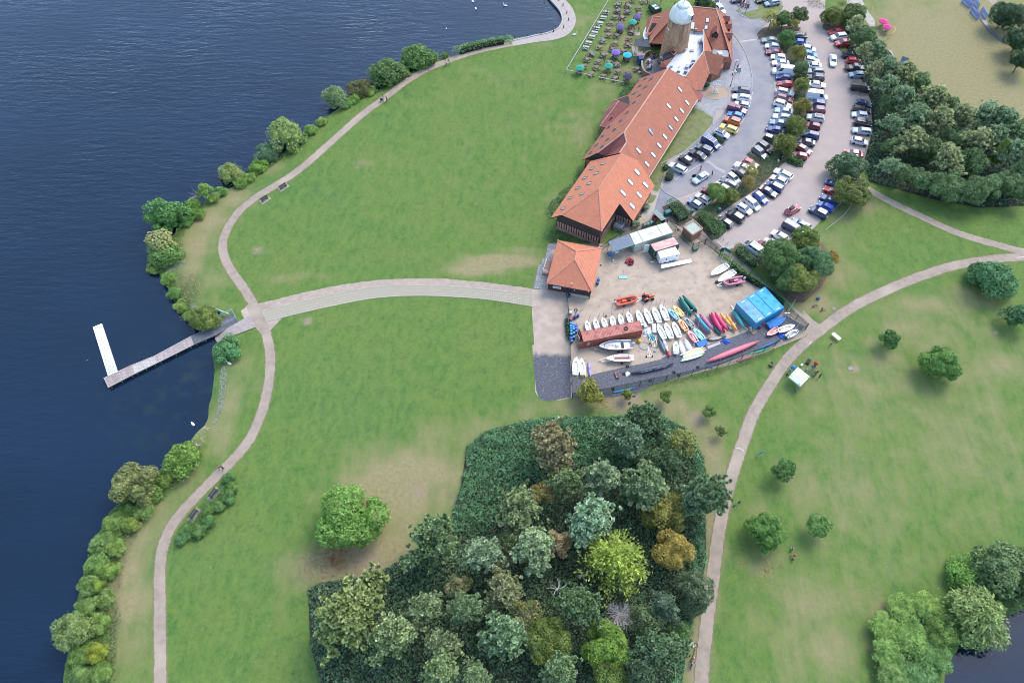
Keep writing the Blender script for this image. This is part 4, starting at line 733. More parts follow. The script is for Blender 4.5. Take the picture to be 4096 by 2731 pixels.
q0.z=q1.z=.3;b.bar(q0,q1,1.3,.6);b.build('ramp_base',M_brick,rp);b=MB()
nn=(q1-q0).normalized();s_=Vector((-nn.y,nn.x,0))*.6
for z in(1.0,1.45):b.bar(q0+s_+Vector((0,0,z)),q1+s_+Vector((0,0,z)),.06);b.bar(q0+s_+Vector((0,0,z)),q0-s_+Vector((0,0,z)),.06)
for t in(0,.25,.5,.75,1):b.bar(q0.lerp(q1,t)+s_+Vector((0,0,.3)),q0.lerp(q1,t)+s_+Vector((0,0,1.45)),.06)
b.build('handrail',M_galv,rp)
# ================================================================== VEGETATION
def leaf_mat(name,island=.30,transl=.32):return mat(name,(1,1,1),.6,(.50,.54,.46),.95,.40,.62,spec=.25,obcol=True,island=island,transl=transl)
M_leaf=leaf_mat('leaf');M_needle=leaf_mat('needle',.34,.2);M_bark=mat('bark',(.155,.115,.085),.9,(.10,.08,.06),2.0);M_pale_bark=mat('pale_bark',(.50,.47,.43),.8,(.34,.31,.28),2);M_birch=mat('birch_bark',(.62,.59,.54),.8,(.30,.28,.26),3,.55,.7)
def leaf_quads(P,Nn,size,rs,aspect=.62,curl=0):
 n=len(P);a=rs.normal(size=(n,3));Nn=Nn/np.linalg.norm(Nn,axis=1,keepdims=True)
 t=np.cross(Nn,a);t/=np.linalg.norm(t,axis=1,keepdims=True)+1e-9;s=np.cross(Nn,t);size=np.asarray(size).reshape(-1,1)
 return np.stack([P-t*size*.5,P+s*size*aspect*.5,P+t*size*.5,P-s*size*aspect*.5],1)
def blob_crown(seed,n,lobes=16,leaf=.11,squash=.85,spread=.62,lob=(.30,.48),upbias=.35,jit=.55,droop=0):
 rs=np.random.RandomState(seed);d=rs.normal(size=(lobes,3));d/=np.linalg.norm(d,axis=1,keepdims=True);d[:,2]=np.where(d[:,2]<-.45,-d[:,2],d[:,2])
 c=d*spread*rs.uniform(.55,1.05,(lobes,1));c[:,2]*=squash;r=rs.uniform(*lob,lobes)
 k=rs.randint(0,lobes,n*2);q=rs.normal(size=(n*2,3));q/=np.linalg.norm(q,axis=1,keepdims=True);q[:,2]+=upbias;q/=np.linalg.norm(q,axis=1,keepdims=True)
 P=c[k]+q*r[k][:,None]*rs.uniform(.72,1.06,(n*2,1))
 dd=np.linalg.norm(P[:,None]-c[None],axis=2)/r[None];dd[np.arange(n*2),k]=9;ok=dd.min(1)>.78;P,q=P[ok][:n],q[ok][:n]
 if droop:P[:,2]-=droop*np.maximum(0,np.hypot(P[:,0],P[:,1])-.35)**2
 nn=q+rs.normal(size=q.shape)*jit*.8;nn[:,2]+=.45;return leaf_quads(P,nn,leaf*rs.uniform(.6,1.35,len(P)),rs)
def core(seed,r=.56,squash=.85,n=420):
 rs=np.random.RandomState(seed+99);q=rs.normal(size=(n,3));q/=np.linalg.norm(q,axis=1,keepdims=True);P=q*r*rs.uniform(.5,1,(n,1));P[:,2]*=squash
 return leaf_quads(P,q+rs.normal(size=q.shape)*.3,np.full(n,.24),rs,.9)
def pine_crown(seed,tufts=330,blades=9):
 rs=np.random.RandomState(seed);T=[];limbs=40;per=tufts//limbs;ecc=1+.18*math.sin(seed);sh_=rs.normal(size=2)*.10
 for k in range(limbs):
  h=((k+rs.uniform(0,1))/limbs)**.85;a=k*2.4+rs.normal()*.5;L_=(1-h)**.58*rs.uniform(.62,1.18)*(1+.2*math.sin(2*a+seed))+.10
  for q in range(per):
   t=rs.uniform(.3,1)**.7;w_=.05+.13*t;T.append((L_*t*math.cos(a)*ecc+rs.normal()*w_+sh_[0]*h*2,L_*t*math.sin(a)+rs.normal()*w_+sh_[1]*h*2,-.55+1.5*h+.30*L_*t+rs.normal()*.05))
 T=np.array(T);n=tufts*blades;c=np.repeat(T,blades,0);d=rs.normal(size=(n,3));d[:,2]=np.abs(d[:,2])*.9+.25;d/=np.linalg.norm(d,axis=1,keepdims=True)
 out=c.copy();out[:,2]=.2;out/=np.linalg.norm(out,axis=1,keepdims=True)+1e-6;d=d+out*.45;d/=np.linalg.norm(d,axis=1,keepdims=True)
 L_=rs.uniform(.10,.20,(n,1));up=c*[.7,.7,.0]+rs.normal(size=(n,3))*.35;up[:,2]+=.9;side=np.cross(d,up);side/=np.linalg.norm(side,axis=1,keepdims=True)+1e-9;wd=L_*.34
 return np.stack([c-side*wd*.4,c+d*L_*.6+side*wd,c+d*L_,c+d*L_*.6-side*wd],1)
def willow_crown(seed,n=6000,lean=(.0,.0)):
 rs=np.random.RandomState(seed);st=150;a=rs.uniform(0,6.283,st);rr=rs.uniform(.15,1,st)**.6;per=n//st;out=[]
 for i in range(st):
  t=rs.uniform(0,1,per);x=rr[i]*math.cos(a[i])*(.35+.65*t**.7);y=rr[i]*math.sin(a[i])*(.35+.65*t**.7);z=.95*(1-rr[i]**2*.35)-(t**2.2)*rr[i]*1.0-.1
  P=np.stack([x+lean[0]*t,y+lean[1]*t,z],1)+rs.normal(size=(per,3))*.035
  d=np.array([math.cos(a[i]),math.sin(a[i]),-.9]);d=d/np.linalg.norm(d);s=np.cross(d,[0,0,1]);s/=np.linalg.norm(s);L_=rs.uniform(.07,.13,(per,1));dj=d+rs.normal(size=(per,3))*.35
  sj=s+rs.normal(size=(per,3))*.3;out.append(np.stack([P,P+dj*L_*.5+sj*L_*.16,P+dj*L_,P+dj*L_*.5-sj*L_*.16],1))
 return np.concatenate(out)
def feathery_crown(seed,n=4200):
 rs=np.random.RandomState(seed);out=[];limbs=70
 for i in range(limbs):
  a=rs.uniform(0,6.283);h=rs.uniform(-.35,.8);L_=(1-max(0,h)**1.3*.75)*rs.uniform(.75,1.08);per=n//limbs;t=rs.uniform(.12,1,per)
  P=np.stack([math.cos(a)*L_*t,math.sin(a)*L_*t,h+.28*t-.22*t*t+np.zeros(per)],1)+rs.normal(size=(per,3))*(.03+.06*t[:,None]);d=np.array([math.cos(a),math.sin(a),.2])+rs.normal(size=(per,3))*.75
  d/=np.linalg.norm(d,axis=1,keepdims=True);s=np.cross(d,rs.normal(size=(per,3)));s/=np.linalg.norm(s,axis=1,keepdims=True);q=rs.uniform(.07,.14,(per,1));out.append(np.stack([P,P+d*q*.5+s*q*.22,P+d*q,P+d*q*.5-s*q*.22],1))
 return np.concatenate(out)
CROWN={}
def crown_mesh(kind,k):
 if(kind,k)in CROWN:return CROWN[kind,k]
 s=31*k+sum(map(ord,kind))%97
 if kind=='broad':Q_=np.concatenate([core(s),blob_crown(s,7000,34,.088,.9,.72,(.15,.38),.3,1.0)]);m=M_leaf
 elif kind=='big':Q_=np.concatenate([core(s,.48,.8,120),blob_crown(s,16000,44,.062,.8,.70,(.18,.34),.3,.8)]);m=M_leaf
 elif kind=='small':Q_=np.concatenate([core(s,.5,.8,60),blob_crown(s,2600,18,.12,.85,.68,(.18,.40),.3,.9)]);m=M_leaf
 elif kind=='bush':Q_=np.concatenate([core(s,.75,.7),blob_crown(s,5000,32,.095,.66,.72,(.16,.40),.5,1.0)]);m=M_leaf
 elif kind=='airy':Q_=blob_crown(s,1500,15,.12,.95,.72,(.2,.36),.2,.8);m=M_leaf
 elif kind=='pine':Q_=np.concatenate([core(s,.42,1.0,70),pine_crown(s,720,20)]);m=M_needle
 elif kind=='willow':Q_=np.concatenate([core(s,.5,.8,90),blob_crown(s,5500,30,.085,.85,.72,(.16,.36),.2,.9,.35),willow_crown(s,600)]);m=M_leaf
 elif kind=='larch':Q_=np.concatenate([core(s,.45,.8,100),feathery_crown(s)]);m=M_leaf
 CROWN[kind,k]=quads_mesh('crown_'+kind,Q_,m);return CROWN[kind,k]
TRUNK={}
def trunk_mesh(kind,k,m):
 if(kind,k,m.name)in TRUNK:return TRUNK[kind,k,m.name]
 rs=random.Random(k*7+len(kind));b=MB();b.tube([(0,0,0),(.02,.01,.5),(rs.uniform(-.05,.05),rs.uniform(-.05,.05),1.0)],[.055,.042,.028],7)
 n=9 if kind=='tree' else 16
 for i in range(n):
  a=i*2.4+rs.random();z=rs.uniform(.55,1.05);L_=rs.uniform(.25,.5);p=Vector((0,0,z));q=p+Vector((math.cos(a)*L_*.6,math.sin(a)*L_*.6,.12));e=q+Vector((math.cos(a+.3)*L_*.5,math.sin(a+.3)*L_*.5,.14))
  b.tube([p,q,e],[.018,.012,.005],4)
 TRUNK[kind,k,m.name]=b.mesh('trunk_'+kind,m);return TRUNK[kind,k,m.name]
TREES=0;LEAF_GAIN=2.0
def tree(name,label,cat,fr,x,y,rpx,H,kind,col,group=None,zc=None,k=None,sq=1.0,bark=None,rz=None,wide=1.0):
 """x, y: middle of the crown in the picture; rpx: crown radius there; H: height of the crown's middle above ground"""
 global TREES;TREES+=1
 p=fr(x,y,H);q=fr(x+rpx,y,H);r=(q-p).length*wide*{'pine':.90,'airy':1.15,'broad':1.12,'bush':1.1}.get(kind,1.06);k=TREES%5 if k is None else k
 t=thing(name,label,cat,(p.x,p.y,ground_z(p)),rnd.uniform(0,6.28)if rz is None else rz,group)
 j=rnd.uniform(.92,1.1)*LEAF_GAIN;c=tuple(min(1,v*j*f_)for v,f_ in zip(col,(2.2,2.05,1.6)if kind=='pine' else(1.42,1.32,1.05)))
 c_=obj('crown' if kind not in('bush',)else 'foliage',crown_mesh(kind,k),t,(0,0,H),0,c);c_.scale=(r,r,r*sq)
 if kind=='pine':c_.scale=(r,r,r*1.25*sq)
 tm=trunk_mesh('tree' if kind!='pine' else 'pine',k,bark or M_bark);tr=obj('trunk' if kind!='bush' else 'stem',tm,t,(0,0,-.05));hh=max(.6,H);tr.scale=(max(1.2,r*1.15),max(1.2,r*1.15),hh*(1.25 if kind=='pine' else 1.0))
 return t
G_ash=(.050,.105,.038);G_oak=(.062,.098,.030);G_dark=(.030,.062,.030);G_pine=(.095,.125,.085);G_pine_l=(.135,.168,.125);G_wil=(.130,.165,.085);G_lime=(.100,.160,.042);G_gold=(.22,.165,.045);G_brown=(.16,.115,.065);G_yel=(.115,.130,.035);G_bush=(.072,.125,.040);G_laurel=(.034,.085,.045)
# ---- the big tree alone on the lawn, and the saplings
tree('lawn_tree','big round leafy tree standing alone on the lawn left of the pine copse','tree',fD,806,1188,86,4.2,'big',(.080,.150,.040),k=1,sq=.82)
SAP=[(2043,778,29,'young green tree on the right lawn, below the curve of the park path',G_ash),(2156,840,44,'young bright green tree on the right lawn next to a bare worn patch',(.058,.125,.036)),(2277,640,52,'dark spreading tree whose crown overlaps the park path',(.050,.115,.060)),(2338,728,36,'dark round tree with a pale bare trunk at the right edge of the lawn',(.034,.080,.042)),(1797,1083,33,'young tree on the lawn just below the small blue and white flag',G_ash),(1758,1227,45,'wider of two young trees beside the path opposite the copse',(.065,.135,.038)),(1881,1210,33,'smaller of two young trees beside the path opposite the copse',(.065,.130,.042)),(1629,946,18,'small sapling on bare soil between the copse and the path',(.075,.125,.040)),(1656,990,15,'thin sapling nearest the path on a bare soil ring',(.080,.115,.045)),(1529,909,18,'small sapling outside the yard fence on dry grass',(.075,.110,.034)),(1440,905,16,'thin yellowish sapling close to the yard fence',(.105,.130,.035))]
for x,y,r,lab,c in SAP:tree('young_tree',lab,'tree',fD,x,y,r,2.6 if r>25 else 1.9,'small' if r<40 else 'broad',c,'young trees on the open lawn',sq=.9)
tree('maple','small tree turning orange and yellow in the fence corner by the chippings','tree',fD,1352,900,36,2.6,'small',(.13,.135,.035),sq=.95,k=1)
# ---- lakeside shrubs and trees
LS=[('round_shrub','large dark green round shrub at the water edge below the hedge',957,127,43,2.0,'bush',(.062,.115,.042)),('round_shrub','dark upright shrub between the big round shrub and the path',988,126,20,1.8,'bush',(.05,.10,.04)),('round_shrub','small round bush at the end of the lakeside hedge',1022,126,10,.7,'bush',G_bush),('round_shrub','tall round olive green shrub left of the information board',886,163,44,2.4,'bush',(.058,.100,.040)),('mixed_shrub','bushes with a reddish top beside the tall olive shrub',828,196,30,1.5,'bush',(.080,.085,.040)),('willow','upright grey green willow at the lake edge below the buggy walkers',768,218,32,2.8,'willow',(.105,.150,.080)),('willow','widest pale willow on the lake shore above a dark shrub',651,306,46,3.0,'willow',(.125,.170,.070)),('round_shrub','dark blue green shrub against the wide pale willow',616,345,31,1.6,'bush',(.058,.105,.065)),('bramble','low bright green bramble clump under the dark blue green shrub',592,381,24,.9,'bush',(.085,.155,.035)),('willow','small round yellow green willow with a flat brown meadow behind it',526,390,30,2.2,'willow',(.150,.185,.075)),('ash','tall bright lime green sapling over bare sticks on the shore',468,437,20,2.6,'airy',(.105,.180,.040)),('bush','lime green bush left of the bare sticks on the shore',442,468,20,1.2,'bush',(.085,.160,.040)),('ash','large fresh green tree with lumpy crown on the point of the lake shore',379,492,48,3.0,'broad',(.058,.135,.050)),('willow','pale yellowish shrub below the large shore tree',370,560,38,1.8,'airy',(.170,.180,.090)),('bush','green bush leaning over the water below the pale shrub',380,585,38,1.4,'bush',(.075,.140,.048)),('bush','broad olive bush beside the shore end of the jetty',468,731,38,1.2,'bush',(.085,.115,.035)),('laurel','dark glossy laurel beside the concrete slipway',521,800,34,1.2,'bush',(.052,.125,.058)),('bush','large rounded green bush on the shore above the olive tree',421,1052,46,1.4,'bush',(.088,.150,.040)),('olive_willow','olive coloured tree overhanging the lake among brambles',312,1118,54,2.8,'broad',(.112,.130,.058)),('willow','pale willow leaning over the lake at the lower left',166,1450,48,2.4,'willow',(.110,.155,.065)),('bush','bright yellow green bush among brambles at the lower left corner',222,1500,26,1.6,'bush',(.135,.165,.030)),('bush','smaller lime bush at the bank edge above the yellow one',225,1345,16,1.4,'bush',(.11,.165,.035))]
for n_,lab,x,y,r,H,kind,c in LS:tree(n_,lab,'tree' if kind in('broad','airy','willow')else 'bush',fD,x,y,r,H,kind,c,sq=.8 if kind=='bush' else.95)
def bare_tree(name,label,fr,x,y,rpx,H,m,n=26,seed=1,group=None,twigs=2):
 p=fr(x,y,H*.8);r=(fr(x+rpx,y,H*.8)-p).length;rs=random.Random(seed);t=thing(name,label,'tree',(p.x,p.y,0),0,group);b=MB();b.tube([(0,0,0),(.05,0,H*.5),(0,.05,H*.7)],[.14,.11,.08],7);b.build('trunk',m,t);b=MB()
 for i in range(n):
  a=i*2.4+rs.random();e=rs.uniform(.2,1.0);z0=H*rs.uniform(.45,.7);L_=r*rs.uniform(.6,1.05);q=[Vector((0,0,z0)),Vector((math.cos(a)*L_*.45,math.sin(a)*L_*.45,z0+L_*.35*e)),Vector((math.cos(a+.25)*L_,math.sin(a+.25)*L_,z0+L_*.6*e))]
  b.tube(q,[.06,.04,.015],4)
  for _ in range(twigs):
   s=q[1].lerp(q[2],rs.random());aa=a+rs.uniform(-1.2,1.2);b.tube([s,s+Vector((math.cos(aa)*L_*.35,math.sin(aa)*L_*.35,L_*rs.uniform(.05,.3)))],[.025,.008],3)
 b.build('branches',m,t);return t
bare_tree('dead_shrub','bare sticks of a dead shrub between two lime green bushes on the shore',fD,450,448,20,2.5,mat('dead_wood',(.33,.29,.24),.9),14,5)
# ---- pond side
tree('silver_willow','silver white willow leaning over the pond','tree',fD,2238,1415,78,2.8,'willow',(.120,.165,.070),sq=.9,k=1);tree('shade_tree','dark feathery tree behind the silver willow at the right edge','tree',fD,2312,1322,74,2.8,'broad',(.072,.112,.056),sq=.9);tree('bush','bright green bush between the silver willow and the lawn','bush',fD,2222,1328,50,1.2,'bush',(.075,.150,.040),sq=.7)
tree('bush','yellowish topped bush at the water side of the pond thicket','bush',fD,2160,1450,42,1.6,'bush',(.085,.140,.042),sq=.8)
# ---- pine copse
COP=[(cp1,785,540,200,'pine_tree','tall pine with pinkish brown tips nearest the laurels in the copse','pine',(.120,.112,.078)),(cp1,1385,480,172,'pine_tree','blue green pine in the upper middle of the copse','pine',(.090,.125,.095)),(cp1,1590,360,185,'pine_tree','dark pine at the top edge of the copse by the dry grass','pine',(.050,.078,.050)),(cp1,1885,480,135,'ash','yellowing tree at the top right edge of the copse','airy',(.120,.130,.048)),(cp1,1735,640,140,'pine_tree','dark green pine below the yellowing tree at the copse edge','pine',(.058,.088,.055)),(cp1,870,820,135,'pine_tree','small round pine right of the yellow birch','pine',(.090,.120,.070)),(cp1,1180,800,155,'pine_tree','pale sage pine in the middle of the copse with green bushes left of it','pine',G_pine_l),(cp1,1510,830,190,'pine_tree','wide grey green pine with bare twigs right of the pale sage pine','pine',(.100,.130,.088)),(cp1,470,1090,190,'pine_tree','bushy pine at the left side of the copse where the laurels end','pine',(.092,.115,.072)),(cp1,665,905,112,'birch','small golden yellow birch among the pines','airy',(.190,.155,.060)),(cp1,1085,1160,198,'pine_tree','palest bluish pine in the centre of the copse','pine',(.135,.185,.150)),(cp1,2050,920,205,'pine_tree','large pine overhanging the park path','pine',(.066,.098,.066)),(cp1,1740,1075,185,'oak','tree with half its crown turned golden near the right edge of the copse','broad',(.130,.130,.040)),(cp1,1790,1400,172,'maple','orange gold tree below the half golden one','broad',(.200,.165,.050)),(cp1,825,1335,130,'birch','brown leaved birch with white stems','airy',(.190,.145,.090)),(cp1,165,1440,160,'pine_tree','silvery pine on the left of the grey willow in the copse','pine',(.115,.150,.115)),(cp1,390,1410,115,'grey_willow','fine leaved grey green tree between two silvery pines','airy',(.105,.120,.075)),(cp1,600,1430,185,'pine_tree','silvery pine left of the brown leaved birch','pine',(.125,.158,.118)),(cp3,1130,490,292,'larch','wide bright lime larch with visible limbs in the copse','larch',(.160,.205,.052)),(cp3,130,725,170,'pine_tree','thin pine with reddish centre and bare limbs','pine',(.110,.120,.080)),(cp3,805,870,182,'pine_tree','mid green pine right of the white limbed birch','pine',(.070,.105,.062)),(cp3,330,940,150,'birch','birch with bare white limbs showing through thin leaves','airy',(.120,.130,.060)),(cp3,1430,1000,150,'ash','soft grey green tree right of the dead twiggy tree','airy',(.080,.115,.062)),(cp3,1600,900,115,'pine_tree','dark bluish pine right of the soft grey green tree','pine',(.060,.088,.070)),(cp3,1850,765,185,'oak','dark grey green tree whose crown touches the path','broad',(.056,.082,.050)),(cp3,560,1200,232,'oak','broad olive green tree at the bottom of the copse','big',(.078,.110,.032)),(cp3,1060,1235,228,'sycamore','brightest green leafy tree at the bottom of the copse','big',(.085,.145,.032)),(cp3,100,1150,195,'pine_tree','tall bluish pine left of the broad olive tree','pine',(.090,.130,.092)),(cp3,1545,1265,180,'pine_tree','dark pine near the path at the lower right of the copse','pine',(.062,.095,.062)),(cp3,1090,1485,168,'oak','leafy tree cut by the bottom edge below the brightest one','broad',(.078,.120,.036)),(cp3,635,1490,165,'pine_tree','pine cut by the bottom edge below the broad olive tree','pine',(.082,.118,.074)),(cp3,1710,1110,110,'bush','green bush on the path side of the copse, above the parked bicycle','bush',(.055,.105,.042)),(cp3,1385,1510,135,'pine_tree','small dark pine at the bottom edge of the copse','pine',(.055,.085,.06)),(cp2,590,935,285,'pine_tree','largest pine, yellowish green, at the left edge of the copse','pine',(.112,.138,.072)),(cp2,1300,340,225,'pine_tree','ragged pine leaning out over the dry grass beside the big lawn tree','pine',(.074,.105,.064)),(cp2,1235,905,150,'pine_tree','mid sized grey pine right of the largest pine','pine',(.100,.130,.085)),(cp2,960,1175,205,'pine_tree','spreading pale pine below the largest pine','pine',(.118,.148,.095)),(cp2,1425,1245,150,'pine_tree','rounded grey green pine right of the spreading pale pine','pine',(.095,.120,.078)),(cp2,1620,905,155,'pine_tree','green pine under the pale leafed birch','pine',(.090,.125,.080)),(cp2,1540,705,120,'birch','thin pale leafed birch with white twigs','airy',(.150,.150,.085)),(cp2,1370,1490,175,'pine_tree','pine at the bottom edge with dense light tufts','pine',(.105,.140,.085)),(cp2,1720,1545,150,'pine_tree','pine half out of the picture right of the dense tufted one','pine',(.100,.135,.088))]
for fr,x,y,r,n_,lab,kind,c in COP:
 tree(n_,lab,'tree' if kind!='bush' else 'bush',fr,x,y,r,{'pine':6.5,'larch':5.5,'broad':4.5,'big':5.0,'airy':4.5,'bush':1.6}[kind],kind,c,'trees of the copse',bark=M_birch if n_=='birch' else None)
M_dead=mat('dead_twigs',(.47,.43,.41),.9,(.33,.30,.28),3)
bare_tree('dead_tree','grey dead tree, a ball of fine bare twigs in the copse',cp3,1190,945,125,5.5,M_dead,60,3,'trees of the copse',5);bare_tree('dead_tree','white dead tree with a few forked bare limbs in the dark middle of the copse',cp3,632,715,110,4.5,M_birch,9,8,'trees of the copse',2);bare_tree('dead_tree','small bare white sapling above the forked dead tree',cp3,840,590,50,4.0,M_birch,6,4,'trees of the copse')
bare_tree('bare_limbs','bare white limbs fanning out beside the thin birch at the copse middle',cp3,320,1000,110,5.0,M_birch,16,9,'trees of the copse',1)
# ---- thickets: leaves over a low uneven height field
def thicket(name,poly,hgt,dens,leaf,col,seed,m=None,edge=1.0,lump=2.2,zb=0.0):
 rs=np.random.RandomState(seed);pl_=[(p.x,p.y)for p in poly];A=np.array(pl_);x0,y0=A.min(0);x1,y1=A.max(0);n=int((x1-x0)*(y1-y0)*dens);X=rs.uniform(x0,x1,n);Y=rs.uniform(y0,y1,n);wv=(vnoise(X,Y,1.6,seed+5)-.5)*1.5+(vnoise(X,Y,.5,seed+9)-.5)*.7
 d=dist_poly(X,Y,pl_);ok=inside(X,Y,pl_)&(d+wv>.12);X,Y,d=X[ok],Y[ok],d[ok];nn=vnoise(X,Y,lump,seed);n2=vnoise(X,Y,lump*.42,seed+3)
 h=hgt*(.35+.65*np.sqrt(np.clip(d/(edge*hgt),0,1)))*(.18+.82*np.sqrt(nn)+.35*(n2-.5));Z=h*(1-.55*rs.uniform(0,1,len(X))**2.2)
 e=.35;gx_=(vnoise(X+e,Y,lump,seed)-nn)/e*hgt*.5;gy_=(vnoise(X,Y+e,lump,seed)-nn)/e*hgt*.5
 N_=np.stack([-gx_,-gy_,np.ones_like(X)*.8],1)+rs.normal(size=(len(X),3))*.55;Q_=leaf_quads(np.stack([X,Y,Z+zb],1),N_,leaf*rs.uniform(.6,1.4,len(X)),rs,.6)
 return tag(obj(name,quads_mesh(name,Q_,m or M_leaf),None,(0,0,0),0,tuple(v*LEAF_GAIN for v in col)),kind='stuff')
COPSE=pts(fD,[(1072,1025),(1112,992),(1200,968),(1270,958),(1350,958),(1450,953),(1530,958),(1580,988),(1612,1040),(1624,1100),(1620,1200),(1622,1290),(1600,1380),(1580,1470),(1562,1600),(745,1600),(712,1480),(708,1350),(742,1337),(850,1322),(930,1282),(1022,1232),(1036,1190),(1060,1110)])
thicket('laurel_thicket',pts(fD,[(1072,1025),(1112,992),(1200,968),(1270,958),(1350,958),(1450,953),(1530,958),(1580,988),(1590,1020),(1500,1060),(1380,1080),(1270,1090),(1180,1130),(1150,1180),(1120,1230),(1035,1225),(1036,1190),(1060,1110)]),2.2,34,.28,(.090,.200,.088),3,lump=1.2)
thicket('laurel_thicket',pts(fD,[(1560,1000),(1590,1000),(1614,1040),(1626,1100),(1622,1200),(1624,1290),(1602,1380),(1584,1470),(1564,1600),(1520,1600),(1560,1450),(1580,1300),(1590,1150)]),2.2,34,.28,(.085,.188,.082),4,lump=1.2)
thicket('undergrowth',COPSE,1.6,20,.42,(.082,.134,.066),5,lump=1.6);thicket('bramble_thicket',pts(fD,[(708,1350),(742,1337),(850,1322),(930,1284),(1010,1240),(1060,1290),(1000,1400),(900,1430),(960,1500),(940,1600),(748,1600),(714,1480)]),1.3,16,.30,(.060,.106,.056),6,lump=1.2)
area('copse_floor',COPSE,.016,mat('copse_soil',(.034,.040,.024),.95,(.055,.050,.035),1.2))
BANK=[(345,1120),(390,1085),(440,1040),(470,1000),(480,1020),(440,1085),(385,1140),(330,1195),(300,1240),(275,1300),(272,1380),(270,1470),(262,1600),(140,1600),(160,1490),(178,1400),(190,1330),(205,1265),(240,1190),(300,1140)]
thicket('bank_bramble',pts(fD,BANK),1.8,26,.27,(.078,.135,.042),7,lump=1.6,zb=-.2)
thicket('dry_weed',pts(fD,[(305,1225),(330,1200),(300,1270),(285,1330),(280,1400),(276,1480),(268,1560),(240,1560),(255,1450),(262,1350),(280,1270)]),.8,22,.22,(.155,.130,.085),8,lump=.9)
thicket('reed_bed',pts(fD,[(405,640),(440,625),(462,650),(465,690),(440,712),(415,690),(400,660)]),1.1,26,.22,(.200,.150,.105),9,lump=.9);thicket('bank_bramble',pts(fD,[(375,635),(405,650),(425,705),(470,725),(450,745),(430,730),(400,690),(378,655)]),.8,22,.24,(.085,.135,.045),10,zb=-.3)
thicket('reed_bed',pts(fD,[(470,975),(485,985),(478,1012),(455,1035),(432,1030),(452,1000)]),.9,26,.2,(.30,.265,.185),11,lump=.7)
thicket('bank_bramble',pts(fD,[(745,268),(800,240),(830,224),(910,190),(1000,143),(1005,150),(930,178),(860,212),(800,236),(745,275),(700,310),(690,322)]),1.5,30,.26,(.075,.140,.040),12);thicket('bank_bramble',pts(fD,[(500,445),(560,415),(615,380),(700,320),(705,330),(640,372),(600,398),(570,412),(525,440),(480,470),(430,505),(425,490)]),1.5,30,.26,(.070,.135,.045),13)
thicket('bank_bramble',pts(fD,[(352,600),(398,545),(425,495),(440,500),(425,540),(420,580),(395,615),(370,632)]),1.5,30,.26,(.08,.14,.045),14)
thicket('bed_shrubbery',pts(bk,[(1830,450),(1875,500),(1885,640),(1830,780),(1710,850),(1700,930),(1620,1030),(1500,1100),(1380,1125),(1280,1110),(1290,1020),(1380,920),(1500,850),(1530,720),(1640,690),(1720,560),(1770,480)]),1.1,30,.26,(.062,.125,.045),15,lump=1.1)
thicket('pond_thicket',pts(fD,[(2005,1600),(1998,1500),(2020,1430),(2060,1390),(2110,1368),(2160,1370),(2185,1400),(2200,1470),(2165,1540),(2140,1600)]),3.0,32,.28,(.100,.178,.052),16,lump=1.4);thicket('pond_thicket',pts(fD,[(2180,1330),(2200,1290),(2280,1260),(2352,1255),(2400,1300),(2400,1400),(2290,1420),(2220,1400)]),1.6,18,.32,(.050,.100,.044),17)
for i,(x,y,r,c)in enumerate(((2030,1440,36,(.105,.175,.050)),(2075,1405,38,(.100,.170,.048)),(2125,1390,36,(.108,.178,.048)),(2160,1400,30,(.098,.165,.046)),(2035,1500,38,(.095,.166,.050)),(2090,1465,44,(.104,.176,.052)),(2140,1510,40,(.075,.145,.05)),(2050,1550,40,(.085,.145,.05)),(2110,1560,40,(.065,.13,.052)))):tree('thicket_bush',f'dense green bush of the pond thicket, {ORD[i]} counted from its upper left','bush',fD,x,y,r,1.6,'bush',c,'bushes of the pond thicket',sq=.42)
def hedge(name,label,P_,h,col,seed,leaf=.2,dens=46,cat='hedge',group=None):
 c=sum(P_,Vector())/len(P_);o_=thing(name,label,cat,(c.x,c.y,0),0,group);pl_=[(p.x-c.x,p.y-c.y)for p in P_];rs=np.random.RandomState(seed);A=np.array(pl_);n=int(np.prod(A.max(0)-A.min(0))*dens);X=rs.uniform(A[:,0].min(),A[:,0].max(),n);Y=rs.uniform(A[:,1].min(),A[:,1].max(),n);ok=inside(X,Y,pl_);X,Y=X[ok],Y[ok];d=dist_poly(X,Y,pl_)
 Z=h*np.clip((d+.12)/.5,.05,1)**.5*(.93+.14*vnoise(X,Y,.9,seed));Z=np.where(d<.4,Z*rs.uniform(.1,1,len(X))**.5,Z);N_=np.stack([rs.normal(size=len(X))*.5,rs.normal(size=len(X))*.5,np.ones(len(X))*.7],1)
 obj('foliage',quads_mesh('hedge_foliage',leaf_quads(np.stack([X,Y,Z],1),N_,leaf*rs.uniform(.6,1.4,len(X)),rs,.65),M_leaf),o_,(0,0,0),0,tuple(v*LEAF_GAIN*1.5 for v in col))
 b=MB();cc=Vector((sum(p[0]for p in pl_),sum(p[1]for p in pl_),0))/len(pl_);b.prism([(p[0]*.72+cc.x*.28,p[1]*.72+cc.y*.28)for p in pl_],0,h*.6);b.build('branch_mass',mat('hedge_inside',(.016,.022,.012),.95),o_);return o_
hedge('hedge','long lakeside hedge along the path before the stone quay',pts(fD,[(1036,130),(1040,118),(1075,107),(1120,98),(1165,90),(1180,92),(1178,100),(1120,110),(1075,122),(1045,131)]),1.6,(.080,.140,.048),21,.3,40)
